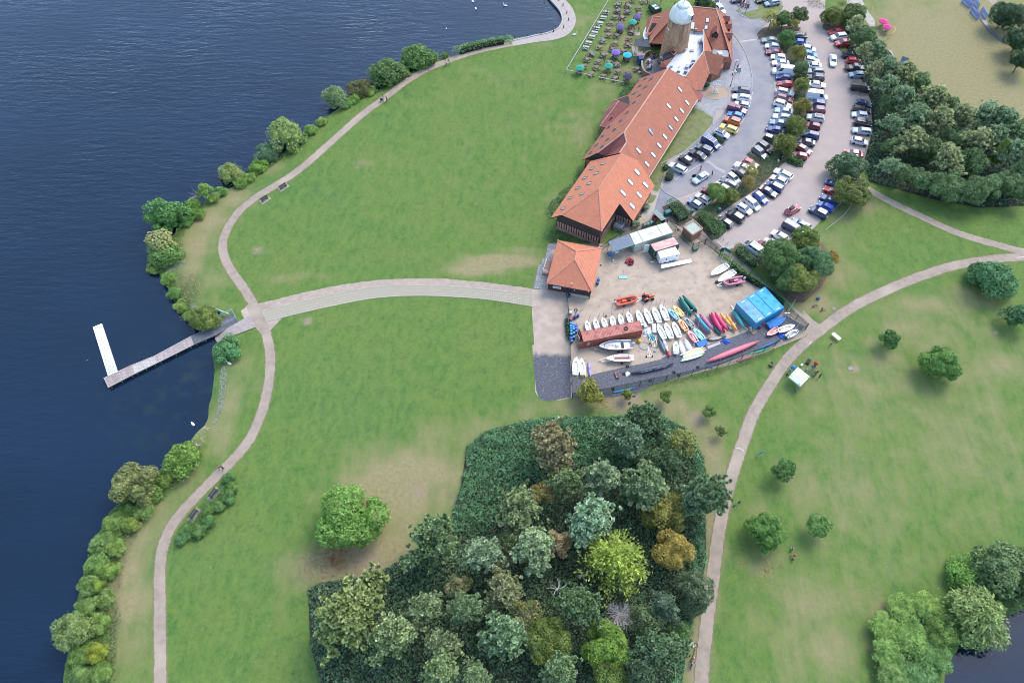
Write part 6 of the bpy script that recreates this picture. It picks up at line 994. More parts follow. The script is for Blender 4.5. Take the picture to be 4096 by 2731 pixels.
def motorcycle():
 t=thing('motorcycle',None,'motorcycle');
 for x in(-.7,.7):b=MB();ring_=[[Vector((x+math.cos(a)*(.3+.07*math.cos(c)),.07*math.sin(c),.33+math.sin(a)*(.3+.07*math.cos(c))))for c in(0,1.57,3.14,4.71)]for a in[k*math.pi/7 for k in range(15)]];b.loft(ring_,0,False);b.build('wheel',M_tyre,t)
 b=MB();b.loft([[Vector((x,y,z))for y,z in((-w_,zl),(w_,zl),(w_*.8,zh),(-w_*.8,zh))]for x,w_,zl,zh in((-.8,.08,.62,.75),(-.3,.14,.45,.80),(.15,.17,.40,.95),(.5,.12,.6,.98))]);b.build('body',M_paint,t)
 b=MB();b.box((-.35,0,.84),(.6,.24,.08));b.build('seat',M_trim,t);b=MB();b.bar((.45,-.36,1.05),(.45,.36,1.05),.05);b.bar((.7,0,.35),(.45,0,1.05),.09);b.build('handlebar',M_rim,t);return Proto(t)
mc=motorcycle()
for i,(x,y,c,lab)in enumerate(((195,45,(.40,.04,.05),'red motorcycle at the left end of the parked motorcycles'),(225,60,(.35,.05,.07),'dark pink motorcycle in the middle of the parked motorcycles'),(245,40,(.42,.05,.05),'red motorcycle behind the middle one of the parked group'),(262,70,(.30,.30,.32),'silver motorcycle next to the post in the motorcycle bay'),(285,65,(.40,.06,.06),'red motorcycle at the right end by the lamp post'))):
 p=cA(x,y,.5);mc.put((p.x,p.y,.11),rnd.uniform(.6,1.2),lab,'parked motorcycles',c)
 # ================================================================== THE BOAT YARD
def LP(o,v):return v-Vector(o)
def at0(p):return Vector((p.x,p.y,0))
M_green=mat('fence_green',(.018,.075,.058),.5);M_hull=mat('boat_gelcoat',(1,1,1),.35,spec=.5,coat=.3,obcol=True,c2=(.86,.86,.84),scale=1.5,world=False);M_alu=mat('aluminium',(.55,.56,.57),.35,metal=.6);M_mast_b=mat('mast_blue',(.10,.16,.36),.45);M_mast_y=mat('mast_yellow',(.58,.48,.22),.5);M_in=mat('boat_inside',(1,1,1),.5,(.80,.81,.82),2,obcol=True,world=False)
M_rope=mat('rope',(.45,.42,.36),.9);M_plast=mat('plastic',(1,1,1),.42,spec=.5,obcol=True);M_tarp=mat('tarpaulin',(1,1,1),.5,(.74,.76,.80),2.5,spec=.4,obcol=True,world=False);M_wood=mat('bare_wood',(.42,.31,.20),.8,(.33,.24,.15),3)
# ---- palisade fences: posts and rails are parts, the many pales of a run are one part
def fence(name,label,P_,h=2.3,post=2.75,pitch=.155,ends=True,low=False):
 o=at0(P_[0]);t=thing(name,label,'fence',o);pm=MB();pm.box((0,0,h/2),(.07,.10,h+.1));pmesh_=pm.mesh('post',M_green);pl_=MB();rl=MB();D_=[0]
 Q_=[at0(p)-o for p in P_]
 for i in range(len(Q_)-1):D_.append(D_[-1]+(Q_[i+1]-Q_[i]).length)
 def pos(s):
  for i in range(len(Q_)-1):
   if s<=D_[i+1]+1e-6:u=(Q_[i+1]-Q_[i]);return Q_[i]+u*((s-D_[i])/max(1e-6,D_[i+1]-D_[i])),math.atan2(u.y,u.x)
  return Q_[-1],0
 n=max(1,round(D_[-1]/post))
 for i in range(n+1):p,a=pos(D_[-1]*i/n);obj('post',pmesh_,t,p,a)
 s=pitch/2
 while s<D_[-1]:
  p,a=pos(s);d=Vector((math.cos(a),math.sin(a),0));nn=Vector((-d.y,d.x,0))*.05;w_=.034
  b0=len(pl_.v);pl_.v+=[tuple(p+nn+d*k+Vector((0,0,z)))for k,z in((-w_,.06),(w_,.06),(w_,h-.1),(0,h+.06),(-w_,h-.1))];pl_.f.append(tuple(b0+i for i in range(5)));pl_.m.append(0);s+=pitch
 tag(pl_.build('pale',M_green,t),kind='stuff')
 for z in(.35,h-.45):
  for i in range(len(Q_)-1):rl.bar(Q_[i]+Vector((0,0,z)),Q_[i+1]+Vector((0,0,z)),.045,.06)
 rl.build('rail',M_green,t);return t
fence('palisade_fence','green palisade fence from the boathouse wall down to the lower yard corner',[c5(478,925),c5(500,1130),c5(520,1300),yd(560,880),yd(572,1180),yd(588,1545)])
fence('palisade_fence','green palisade fence along the dark lower edge of the yard',[yd(590,1548),yd(1000,1490),yd(1440,1395),yd(1640,1350),ye(245,1320),ye(560,1250),ye(870,1165),ye(1190,1050),ye(1480,935),ye(1760,790),ye(1945,690)])
fence('palisade_fence','green palisade fence along the footpath behind the blue containers',[ye(1950,685),ye(1760,520),c6(1280,1130),c6(1100,930),c6(850,720),c6(620,525),c6(520,500)])
fence('palisade_fence','green palisade fence between white containers and the brick shed',[c3(1662,1320),c3(1800,1455),c3(1880,1530),c5(1955,435)]);fence('mesh_fence','short green fence beside the brick shed and utility box',[c5(1958,437),c5(2050,400),c5(2105,375)],2.0,2.0)
fence('palisade_fence','green fence behind the white containers under the barn',[c3(880,1640),c3(985,1560),c3(1250,1425),c3(1480,1330),c3(1655,1320)],2.2)
g_=fence('yard_gate','closed double gate of green palisade beside the hedge and sign',[c5(2110,378),c5(2200,440),c5(2280,520)],2.2,1.6);g_['category']='gate'
# ---- containers
def container(name,label,cs,h,col,col2,group=None,cat='container',ridges=True,marks=(),doors=None):
 """cs: four roof corners in the picture order front left, front right, back right, back left (front = long near side)"""
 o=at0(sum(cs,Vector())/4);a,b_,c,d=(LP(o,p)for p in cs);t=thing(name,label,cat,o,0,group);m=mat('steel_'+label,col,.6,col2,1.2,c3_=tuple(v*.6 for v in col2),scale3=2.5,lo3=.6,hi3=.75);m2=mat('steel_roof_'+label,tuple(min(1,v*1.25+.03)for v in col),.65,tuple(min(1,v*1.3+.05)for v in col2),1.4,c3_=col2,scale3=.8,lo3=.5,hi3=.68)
 cen=(a+b_+c+d)/4
 def side(p,q,nm):
  L_=(q-p);n=max(4,round(L_.length/.28));nn=Vector((L_.y,-L_.x,0)).normalized();nn=nn if nn.dot((p+q)/2-cen)>0 else-nn;k=MB();prev=None;seq=[]
  for i in range(n):
   for u,off in((0,-.02),(.25,.02),(.5,.02),(.75,-.02)):seq.append(p+L_*((i+u)/n)+nn*off)
  seq.append(p+L_-nn*.02)
  for u,v in zip(seq[:-1],seq[1:]):k.add([Vector((u.x,u.y,.15)),Vector((v.x,v.y,.15)),Vector((v.x,v.y,h-.06)),Vector((u.x,u.y,h-.06))],[(0,1,2,3)])
  return k.build(nm,m,t)
 if ridges:
  for p,q in((a,b_),(b_,c),(c,d)):side(p,q,'side_panel')
  if not doors:side(d,a,'side_panel')
 else:
  k=MB();k.prism([(p.x,p.y)for p in(a,b_,c,d)],.12,h-.07);k.build('side_panel',m,t)
 n=max(6,round((b_-a).length/.30));k=MB()
 for i in range(n):
  for u0,z0,u1,z1 in((0,-.02,.25,.02),(.25,.02,.5,.02),(.5,.02,.75,-.02),(.75,-.02,1,-.02)):
   p0,p1,q0,q1=a.lerp(b_,(i+u0)/n),a.lerp(b_,(i+u1)/n),d.lerp(c,(i+u0)/n),d.lerp(c,(i+u1)/n);k.add([Vector((p0.x,p0.y,h+z0)),Vector((p1.x,p1.y,h+z1)),Vector((q1.x,q1.y,h+z1)),Vector((q0.x,q0.y,h+z0))],[(0,1,2,3)])
 k.build('roof_panel',m2,t);k=MB()
 for p,q in((a,b_),(b_,c),(c,d),(d,a)):k.bar(Vector((p.x,p.y,h-.02)),Vector((q.x,q.y,h-.02)),.12,.12);k.bar(Vector((p.x,p.y,.08)),Vector((q.x,q.y,.08)),.12,.16)
 for p in(a,b_,c,d):k.bar(Vector((p.x,p.y,.0)),Vector((p.x,p.y,h)),.13)
 k.build('corner_frame',m,t)
 for i,(u,v,su,sv)in enumerate(marks):k=MB();p=a.lerp(b_,u).lerp(d.lerp(c,u),v);e=(b_-a).normalized();k.box((p.x,p.y,h+.035),(su,sv,.01),math.atan2(e.y,e.x));k.build('roof_plate',M_white,t)
 return t,m,(a,b_,c,d)
t,m,(a,b_,c,d)=container('shipping_container','long rust red shipping container with one door open',[yd(735,835,2.59),yd(1472,690,2.59),yd(1440,575,2.59),yd(705,715,2.59)],2.59,(.36,.115,.075),(.27,.085,.06),doors=True)
e=(d-a).normalized();k=MB()
k.bar(a+Vector((0,0,-1.3)),d+Vector((0,0,-1.3)),.02,.02)
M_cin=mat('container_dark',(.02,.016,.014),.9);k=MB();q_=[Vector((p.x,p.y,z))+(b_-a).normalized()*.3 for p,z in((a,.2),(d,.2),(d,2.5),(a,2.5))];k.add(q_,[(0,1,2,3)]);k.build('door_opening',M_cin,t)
x_=(a-b_).normalized()
for p,dr in((a,x_*1.0-e*.25),(d,x_*.25+e*1.15)):
 k=MB();q=p+dr*1.05;L_=(q-p);k.loft([[Vector((p.x,p.y,.2)),Vector((q.x,q.y,.2)),Vector((q.x,q.y,2.5)),Vector((p.x,p.y,2.5))],[v+Vector((L_.y,-L_.x,0)).normalized()*.06 for v in(Vector((p.x,p.y,.2)),Vector((q.x,q.y,.2)),Vector((q.x,q.y,2.5)),Vector((p.x,p.y,2.5)))]]);do=k.build('container_door',m,t);k=MB()
 for u in(.3,.7):r_=p.lerp(q,u)+Vector((L_.y,-L_.x,0)).normalized()*.1;k.bar(Vector((r_.x,r_.y,.25)),Vector((r_.x,r_.y,2.45)),.05)
 k.build('lock_rod',M_alu,do)
f_=(b_-a).normalized();nn=Vector((f_.y,-f_.x,0));p=a+f_*1.15+nn*.05;lettering('CAI','container_mark',t,(p.x,p.y,1.35),(R(90),R(-90),math.atan2(f_.y,f_.x)),.62,M_white,.01)
def tyre(label,p,r=.32,z=0,group='old tyres lying about the yard',w_=.2,tilt=0):
 k=MB();k.loft([[Vector((math.cos(a)*(r+w_*.42*math.cos(c)),math.sin(a)*(r+w_*.42*math.cos(c)),w_*.5+w_*.5*math.sin(c)))for c in[j*math.pi/4 for j in range(8)]]for a in[i*math.pi/8 for i in range(17)]],0,False);o=tag(k.build('tyre',M_tyre,None,(p.x,p.y,z),smooth=True),label,'tyre',group);return o
p=yd(1266,672,2.65);tyre('black tyre lying on the rust red container roof',p,.36,2.62)
BL='blue shipping container, '
bc=[ye(1090,355,2.59),ye(1440,150,2.59),ye(1678,405,2.59),ye(1330,600,2.59)]
f=lambda u,v:bc[0].lerp(bc[1],u).lerp(bc[3].lerp(bc[2],u),v)
for i,(u0,u1,lab)in enumerate(((.0,.345,'left of three, with faded pinkish scrapes on its roof'),(.352,.66,'middle one of three side by side'),(.667,1.0,'right one of three side by side, next to the ivy fence'))):
 cs=[f(u0,1),f(u0,0),f(u1,0),f(u1,1)];cs=[f(u0,0),f(u0,1),f(u1,1),f(u1,0)]
 t,m,q=container('shipping_container',BL+lab,cs,2.59,(.022,.270,.46),(.020,.22,.42)if i else(.16,.23,.36),'blue containers in the yard corner',marks=((.06,.5,.16,.9),(.94,.5,.16,.9)))
def cabin(label,cs,h,group=None):return container('site_cabin',label,cs,h,(.56,.56,.46),(.46,.47,.38),group,'cabin',True)
W4=[c5(1290,375,2.6),c5(1735,233,2.6),c5(1658,118,2.6),c5(1230,252,2.6)]
g4=lambda u,v:W4[0].lerp(W4[1],u).lerp(W4[3].lerp(W4[2],u),v)
for u0,u1,lab in((.0,.215,'narrow left section of the cream white containers beside the grey canopy'),(.22,.735,'long middle cream white container with dark lower windows'),(.74,1,'right hand cream white container by the green fence')):cabin(lab,[g4(u0,0),g4(u1,0),g4(u1,1),g4(u0,1)],2.6,'cream white containers in a row')
o=at0(c5(1150,350));t=thing('canopy','grey felt roofed open canopy on posts beside the cream containers','canopy',o);k=MB();k.slab([LP(o,c5(*q))for q in((1030,462,2.6),(1288,375,2.8),(1220,255,2.8),(978,340,2.6))],.14);k.build('roof',mat('canopy_felt',(.175,.205,.235),.8,(.145,.17,.20),2),t);k=MB();k.bar(LP(o,c5(1032,466,2.5)),LP(o,c5(1288,380,2.7)),.06,.22);k.build('fascia',mat('fascia_teal',(.02,.22,.20),.5),t)
for q in((1034,470),(985,350),(1284,385)):p=LP(o,c5(*q,2.5));k=MB();k.bar(Vector((p.x,p.y,0)),Vector((p.x,p.y,2.55)),.11);k.build('post',mat('fascia_teal',(0,0,0)),t)
t,m,q=container('shipping_container','short dark green container with rusty pink roof and one white door open',[c5(1530,458,2.59),c5(1812,372,2.59),c5(1752,285,2.59),c5(1470,372,2.59)],2.59,(.50,.20,.155),(.62,.33,.27));
for ch in COL.objects:
 if ch.parent==t and ch.name.startswith(('side_panel','corner_frame')):ch.data.materials.clear();ch.data.materials.append(mat('container_green',(.03,.060,.052),.6,(.05,.09,.08),1.5))
a,d=q[0],q[3];ex=(q[0]-q[1]).normalized();k=MB();p0,p1=d,d+ex*1.15+(d-a).normalized()*.3;k.bar(Vector((p0.x,p0.y,1.3)),Vector((p1.x,p1.y,1.3)),.06,2.3);k.build('white_door',M_white,t);k=MB();p0,p1=a,a+ex*.9-(d-a).normalized()*.7;k.bar(Vector((p0.x,p0.y,1.3)),Vector((p1.x,p1.y,1.3)),.06,2.3);k.build('green_door',M_green,t)
o=at0(c5(1690,560));t=thing('box_trailer','white box trailer with a drawbar in the upper yard','trailer',o);cs=[LP(o,c5(x,y,2.4))for x,y in((1592,535),(1820,485),(1765,402),(1553,452))];k=MB();k.prism([(p.x,p.y)for p in cs],.55,2.4);k.build('body',mat('trailer_white',(.80,.80,.80),.45),t)
fd_=(cs[1]-cs[0]).normalized();fn_=Vector((fd_.y,-fd_.x,0));k=MB()
for u,z,w_,h_ in((.34,1.5,.3,.4),(.86,1.95,.35,.22)):p=cs[0].lerp(cs[1],u)+fn_*.02;k.box((p.x,p.y,z),(w_,.05,h_),math.atan2(fd_.y,fd_.x))
k.build('window',M_glass,t)
for u in(.3,.55):p=cs[0].lerp(cs[1],u)+fn_*-.1;obj('wheel',WHEEL,t,(p.x,p.y,.33),math.atan2(fd_.y,fd_.x))
p,q=cs[0].lerp(cs[3],.4),cs[0].lerp(cs[3],.4)-fd_*1.7;k=MB();k.bar(Vector((p.x,p.y-.5,.5)),Vector((q.x,q.y,.5)),.1);k.bar(Vector((p.x,p.y+.5,.5)),Vector((q.x,q.y,.5)),.1);k.tube([Vector((q.x,q.y,.1)),Vector((q.x,q.y,.8))],.07);k.build('drawbar',M_galv,t)
o=at0(c5(1780,620));t=thing('loading_ramp','long white sloping ramp with thin rails in front of the white box trailer','ramp',o);P_=[LP(o,c5(*q))for q in((1600,655,.9),(1965,585,.15),(1945,545,.15),(1600,610,.9))];k=MB();k.slab(P_,.09);k.build('deck',M_white,t);k=MB()
for a,c in((P_[0],P_[1]),(P_[3],P_[2])):
 for z in(.5,.9):k.bar(a+Vector((0,0,z)),a.lerp(c,.35)+Vector((0,0,z)),.04)
 for u in(0,.17,.35):k.bar(a.lerp(c,u),a.lerp(c,u)+Vector((0,0,.9)),.04)
 k.bar(Vector((a.x,a.y,0)),a,.06)
k.build('handrail',M_galv,t)
# ---- brick shed, bins, utility box, signs
o=at0(c5(1960,300));t=thing('brick_shed','flat roofed brick shed with pale ribbed roof and raised parapet','shed',o);cs=[LP(o,c5(x,y,2.6))for x,y in((1968,262),(2088,185),(1985,90),(1862,165))];k=MB();k.prism([(p.x,p.y)for p in cs],0,2.35);k.build('brick_wall',mat('shed_brick',(.33,.165,.105),.9,(.255,.125,.08),2.4,bump=.3),t)
cen=sum(cs,Vector())/4;k=MB()
for a,c in zip(cs,cs[1:]+cs[:1]):k.bar(Vector((a.x,a.y,2.5)),Vector((c.x,c.y,2.5)),.2,.3)
k.build('parapet',mat('shed_coping',(.42,.27,.19),.85,(.34,.21,.15),2),t);inn_=[cen.lerp(p,.93)for p in cs];rm=mat('rib_roof',(.43,.47,.38),.6,(.36,.40,.32),1.5)
for i in range(12):
 p0,p1=inn_[0].lerp(inn_[1],(i+.5)/12),inn_[3].lerp(inn_[2],(i+.5)/12);k=MB();k.bar(Vector((p0.x,p0.y,2.40)),Vector((p1.x,p1.y,2.40)),(inn_[1]-inn_[0]).length/12*.86,.1);k.build('roof_rib',rm,t)
o=at0(c3(1570,1230));t=thing('bin_store','open bin shelter with pale green ribbed roof and red vending front','shelter',o);cs=[LP(o,c3(*q))for q in((1600,1270,2.0),(1655,1250,2.2),(1545,1135,2.2),(1492,1162,2.0))];
for i in range(8):
 p0,p1,q0,q1=cs[0].lerp(cs[3],i/8),cs[0].lerp(cs[3],(i+.9)/8),cs[1].lerp(cs[2],i/8),cs[1].lerp(cs[2],(i+.9)/8);k=MB();k.slab([p0,p1,q1,q0],.07);k.build('roof_panel',mat('bin_roof',(.30,.36,.27),.6,(.24,.30,.23),2),t)
k=MB();k.prism([(p.x,p.y)for p in(cs[1],cs[2],cs[2].lerp(cs[3],.25),cs[1].lerp(cs[0],.25))],0,2.0);k.build('back_wall',M_green,t)
for i,u in enumerate((.2,.5,.75)):p=cs[0].lerp(cs[3],u)*.9+cs[1].lerp(cs[2],u)*.1;k=MB();k.box((p.x,p.y,.7),(.6,.5,1.3),.6);k.build('bin',mat('bin_red',(.34,.035,.05),.5)if i else mat('bin_grey',(.25,.25,.27),.6),t)
def wheelie(label,p,rz,col,sc=(1.2,.75,1.2),group=None):
 t=thing('wheeled_bin',label,'bin',at0(p),rz,group);x,y,z=sc;k=MB();k.loft([[Vector((sx*x*f_/2,sy*y*f_/2,zz))for sx,sy in((-1,-1),(1,-1),(1,1),(-1,1))]for f_,zz in((.85,.12),(1,z*.9))]);k.build('body',mat('bin_'+str(col),col,.5),t);k=MB();k.loft([[Vector((sx*x*f_/2,sy*y*f_/2,zz))for sx,sy in((-1,-1),(1,-1),(1,1),(-1,1))]for f_,zz in((1.05,z*.9),(1.0,z),(.7,z*1.08))]);k.build('lid',mat('bin_lid'+str(col),tuple(v*1.3 for v in col),.45),t)
wheelie('large dark green bin behind the bin shelter',c3(1665,1205),.5,(.02,.10,.085),(1.6,1.0,1.3));wheelie('green utility cabinet by the yard gate post',c5(1995,445),.5,(.045,.105,.06),(1.3,.7,.9))
for i,(x,y,lab)in enumerate(((1400,1345,'leftmost pale green bin lid behind the white cabins'),(1438,1332,'middle pale green bin behind the white cabins'),(1478,1316,'rightmost pale green bin behind the white cabins'))):wheelie(lab,c3(x,y),.45,(.22,.34,.29),(.75,.65,1.0),'bins behind the cabins')
wheelie('green litter bin at the lower end of the planted island',cB(512,1165),.3,(.02,.12,.11),(.7,.7,1.1));wheelie('small teal bin beside the dark hedge block',cB(195,1178),.3,(.02,.12,.11),(.6,.6,.9))
o=at0(c6(595,500));t=thing('sign','teal two panel notice sign on posts by the yard gate','sign',o,R(-38));
for x in(-.75,.75):k=MB();k.box((x,0,1.1),(.1,.1,2.2));k.build('post',M_green,t);
for x in(-.38,.38):k=MB();k.box((x,-.07,1.75),(.74,.05,1.0));k.build('panel',mat('sign_teal',(.02,.22,.27),.4),t)
# ---- barrels and clutter beside the fence
def barrel(label,p,col,z=0,r=.29,h=.9):
 t=thing('barrel',label,'barrel',(p.x,p.y,z),0,'blue barrels along the yard fence');k=MB();k.lathe([(r*.93,0),(r,.06),(r,h*.33),(r*1.04,h*.36),(r,h*.39),(r,h*.7),(r*1.03,h*.72),(r,h*.75),(r*.95,h),(r*.85,h),(r*.85,h-.04)],14);k.build('drum',mat('barrel_'+str(col),col,.4,spec=.5),t,smooth=False);k=MB();k.lathe([(.035,h-.04),(.035,h+.02)],6,0,(.14,0,0));k.build('bung',M_white,t);return t
BR=[(537,1292),(570,1303),(602,1318),(540,1322),(571,1332),(604,1350),(541,1352),(573,1360),(606,1385),(543,1382),(576,1405),(545,1418),(577,1452),(547,1465),(550,1500)]
col3=[(.02,.22,.50),(.03,.28,.58),(.025,.12,.36)]
rows_b={0:'left',1:'middle',2:'right'};cnt={0:0,1:0,2:0}
for i,(x,y)in enumerate(BR):
 r_=0 if x<556 else(1 if x<590 else 2);barrel(f'blue plastic barrel, {ORD[cnt[r_]]} from the top in the {rows_b[r_]} line by the fence',c5(x,y,.9),col3[2]if r_==2 or i>12 else col3[i%2]);cnt[r_]+=1
for x,y,lab in((862,792,'dark blue barrel nearest the boathouse roof on its right side'),(853,828,'dark blue barrel in front of another beside the boathouse'),(518,972,'dark blue barrel against the boathouse front wall'),(590,1225,'dark blue barrel with paddles standing in it'),(622,1208,'dark blue barrel full of red floats')):barrel(lab,c5(x,y,.5),(.012,.06,.28))
pd=at0(c5(590,1200));t=thing('paddle_bundle','bundle of dark paddles standing in a blue barrel','paddles',pd)
for i in range(6):a=i;k=MB();k.bar((.08*math.cos(a),.08*math.sin(a),.4),(.3*math.cos(a),.3*math.sin(a),1.7),.05);k.box((.3*math.cos(a),.3*math.sin(a),1.75),(.2,.06,.4),a);k.build('paddle',M_trim,t)
def heap(name,label,cat,fr,x,y,r,cols,n,sz,seed,zsc=.7):
 o=at0(fr(x,y));t=thing(name,label,cat,o);rs=random.Random(seed)
 for i in range(n):
  a,q=rs.uniform(0,6.28),r*rs.random()**.5;s=sz*rs.uniform(.7,1.3);k=MB();k.lathe([(.02,-s*.5),(s*.4,-s*.35),(s*.5,0),(s*.4,s*.35),(.02,s*.5)],8);k.build('float',mat('float_'+str(cols[i%len(cols)]),cols[i%len(cols)],.45),t,(q*math.cos(a),q*math.sin(a),s*.5+(r-q)*zsc*rs.random()))
heap('float_heap','heap of red floats standing on end in the upper yard','floats',c5,1228,585,.9,[(.30,.025,.04),(.36,.06,.05),(.09,.02,.03)],46,.42,1,.35);heap('float_heap','small heap of red, yellow and white buoys beside the canoe racks','buoys',c6,868,1360,.7,[(.5,.06,.05),(.6,.5,.08),(.65,.65,.62)],16,.34,2);heap('float_heap','line of red buoys under the corner of the blue containers','buoys',c6,1030,1310,.5,[(.45,.05,.05),(.5,.1,.06)],7,.36,4)
p=yd(1433,827,.4);k=MB();k.lathe([(.02,-.42),(.25,-.36),(.42,-.12),(.42,.12),(.25,.36),(.02,.42)],16);tag(k.build('buoy',mat('buoy_yellow',(.72,.42,.015),.4),None,(p.x,p.y,.42),smooth=True),'round bright yellow buoy at the end of the rust red container','buoy')
for x,y,lab,fr in((1242,1237,'black tyre next to the white rags on the asphalt',yd),(1572,1318,'black tyre lying on the asphalt between the bench and the dark hull',yd),(1287,1145,'black tyre by the sailing dinghy trailer',yd),(1103,1425,'black tyre against the lower fence',yd),(1872,1218,'black tyre below the tip of the dark long hull',yd),(302,1218,'black tyre right of the dark long hull',ye),(358,1246,'black tyre nearest the lower fence',ye),(603,1155,'black tyre alone below the long pink hull',ye),(1370,660,'black tyre at the corner of the blue containers',ye)):p=fr(x,y,.15);tyre(lab,p,.24)
o=at0(yd(1148,1265));t=thing('garden_bench','pinkish wooden garden seat facing the lower fence','bench',o,R(-80));
for i in range(3):k=MB();k.box((0,-.15+.17*i,.42),(1.3,.13,.04));k.build('seat_slat',mat('pink_wood',(.40,.20,.175),.8),t)
for i in range(3):k=MB();k.box((0,.36,.55+.17*i),(1.3,.04,.12));k.build('back_slat',mat('pink_wood',(0,0,0)),t)
for sx in(-.6,.6):k=MB();k.box((sx,.1,.21),(.07,.55,.42));k.build('leg',mat('pink_wood',(0,0,0)),t)
# ---- tractor and the RIBs
o=at0(yd(1535,300));t=thing('tractor','small orange red tractor with a roll bar towing the inflatable boat','tractor',o,heading(yd,1535,300,-12));M_tor=mat('tractor_orange',(.58,.090,.035),.4,spec=.5)
k=MB();k.loft([[Vector((x,y,z))for y,z in((-w_,z0),(w_,z0),(w_*.85,z1),(-w_*.85,z1))]for x,w_,z0,z1 in((.15,.34,.75,1.2),(.9,.34,.7,1.25),(1.3,.30,.72,1.18),(1.42,.24,.78,1.0))]);k.build('bonnet',M_tor,t);k=MB();k.box((-.1,0,.62),(2.2,.36,.34));k.build('chassis',M_trim,t)
def big_wheel(r,w_,nm,loc):
 k=MB();k.lathe([(r*.55,-w_/2),(r*.92,-w_/2),(r,-w_*.3),(r,w_*.3),(r*.92,w_/2),(r*.55,w_/2)],18,0);k.lathe([(r*.56,w_*.42),(r*.3,w_*.2),(.02,w_*.25)],12,1);k.lathe([(.02,-w_*.25),(r*.3,-w_*.2),(r*.56,-w_*.42)],12,1);k.v=[(v[0],v[2],v[1])for v in k.v];k.f=[f[::-1]for f in k.f];return k.build(nm,[M_tyre,M_tor],t,loc)
for s in(-1,1):big_wheel(.55,.34,'rear_wheel',(-.55,s*.62,.55));big_wheel(.36,.24,'front_wheel',(.95,s*.55,.36));k=MB();k.loft([[Vector((-.55+math.cos(a)*.62,s*.62+y,.55+math.sin(a)*.62))for y in(-.2,.2)]+[Vector((-.55+math.cos(a)*.58,s*.62+y,.55+math.sin(a)*.58))for y in(.2,-.2)]for a in[R(d_)for d_ in(20,55,90,125,150)]]);k.build('mudguard',M_tor,t)
k=MB();k.loft([[Vector((x,y,z))for y in(-.22,.22)]+[Vector((x-.05,y,z+.08))for y in(.22,-.22)]for x,z in((-.05,.92),(-.5,.92))]);k.box((-.55,0,1.15),(.08,.42,.4));k.build('seat',M_trim,t);k=MB();k.tube([(-.85,-.42,.7),(-.9,-.42,2.1),(-.9,.42,2.1),(-.85,.42,.7)],.04);k.build('roll_bar',M_trim,t);k=MB();k.tube([(.1,0,1.15),(-.1,0,1.4)],.025);k.lathe([(.17,1.4),(.2,1.42),(.17,1.44)],10,0,(-.1,0,0));k.build('steering_wheel',M_trim,t)
def tube_path(b,pts_,r,n=10,mi=0):return b.tube(smooth_line(pts_,4),r,n,mi)
def trailer_under(t,L_,wd,wheelx,m=M_galv,long=1.2):
 k=MB();k.bar((L_/2+long,0,.42),(L_/2-.4,-wd*.35,.42),.08);k.bar((L_/2+long,0,.42),(L_/2-.4,wd*.35,.42),.08)
 for s in(-1,1):k.bar((L_/2-.4,s*wd*.35,.42),(-L_/2+.3,s*wd*.35,.42),.08)
 for x in(-L_/2+.4,wheelx,L_/2-.5):k.bar((x,-wd*.36,.42),(x,wd*.36,.42),.07)
 k.build('trailer_frame',m,t)
 for s in(-1,1):w_=obj('trailer_wheel',WHEEL,t,(wheelx,s*wd*.5,.27));w_.scale=(.8,.8,.8)
def rib(label,bow,stern,fr,col,engine=True,wd=1.9):
 a,c=fr(*bow,.7),fr(*stern,.7);L_=(a-c).length;m0=(a+c)/2;t=thing('inflatable_boat',label,'boat',at0(m0),math.atan2((a-c).y,(a-c).x));h=.75;r=.24
 k=MB();P_=[Vector(p)for p in((-L_/2,-wd/2+r,h+.1),(-L_*.2,-wd/2+r,h+.1),(L_*.15,-wd/2+r,h+.14),(L_*.36,-wd*.28,h+.22),(L_/2-r,0,h+.32),(L_*.36,wd*.28,h+.22),(L_*.15,wd/2-r,h+.14),(-L_*.2,wd/2-r,h+.1),(-L_/2,wd/2-r,h+.1))];tube_path(k,P_,r);k.build('tube',mat('rib_'+str(col),col,.5),t,smooth=True)
 k=MB();k.loft([[Vector((x,-w_,z)),Vector((x,0,z2)),Vector((x,w_,z))]for x,w_,z,z2 in((-L_/2+.25,wd*.33,h-.1,h-.32),(0,wd*.34,h-.08,h-.34),(L_*.3,wd*.24,h+.02,h-.2),(L_*.43,.05,h+.15,h))],0,False,False);k.build('hull',mat('rib_floor'+str(col),tuple(min(1,v*.8+.04)for v in col)if col[0]>.5 else(.24,.24,.27),.6),t)
 for x,sz in((-L_*.12,(.9,.45,.5)),(L_*.12,(.5,.5,.65))):k=MB();k.box((x,0,h+.1),sz);k.build('console' if x>0 else 'seat',mat('rib_'+str(col),col)if x<0 and col[0]>.5 else M_trim,t)
 if engine:k=MB();k.loft([[Vector((-L_/2+x,y,z))for y,z in((-w_,z0),(w_,z0),(w_*.8,z1),(-w_*.8,z1))]for x,w_,z0,z1 in((-.35,.16,h+.25,h+.62),(-.05,.19,h+.2,h+.7),(.15,.14,h+.25,h+.6))]);k.bar((-L_/2-.2,0,h+.3),(-L_/2-.25,0,.35),.16);k.build('outboard_motor',mat('outboard_grey',(.42,.43,.45),.4),t)
 trailer_under(t,L_,wd*.9,-L_*.15);return t
rib('orange rigid inflatable boat on a trailer behind the tractor',(1412,295),(1135,355),yd,(.62,.12,.060));rib('faded pink inflatable boat with grey seats on a trailer beside two dinghies',(560,835),(805,785),c6,(.55,.21,.25))
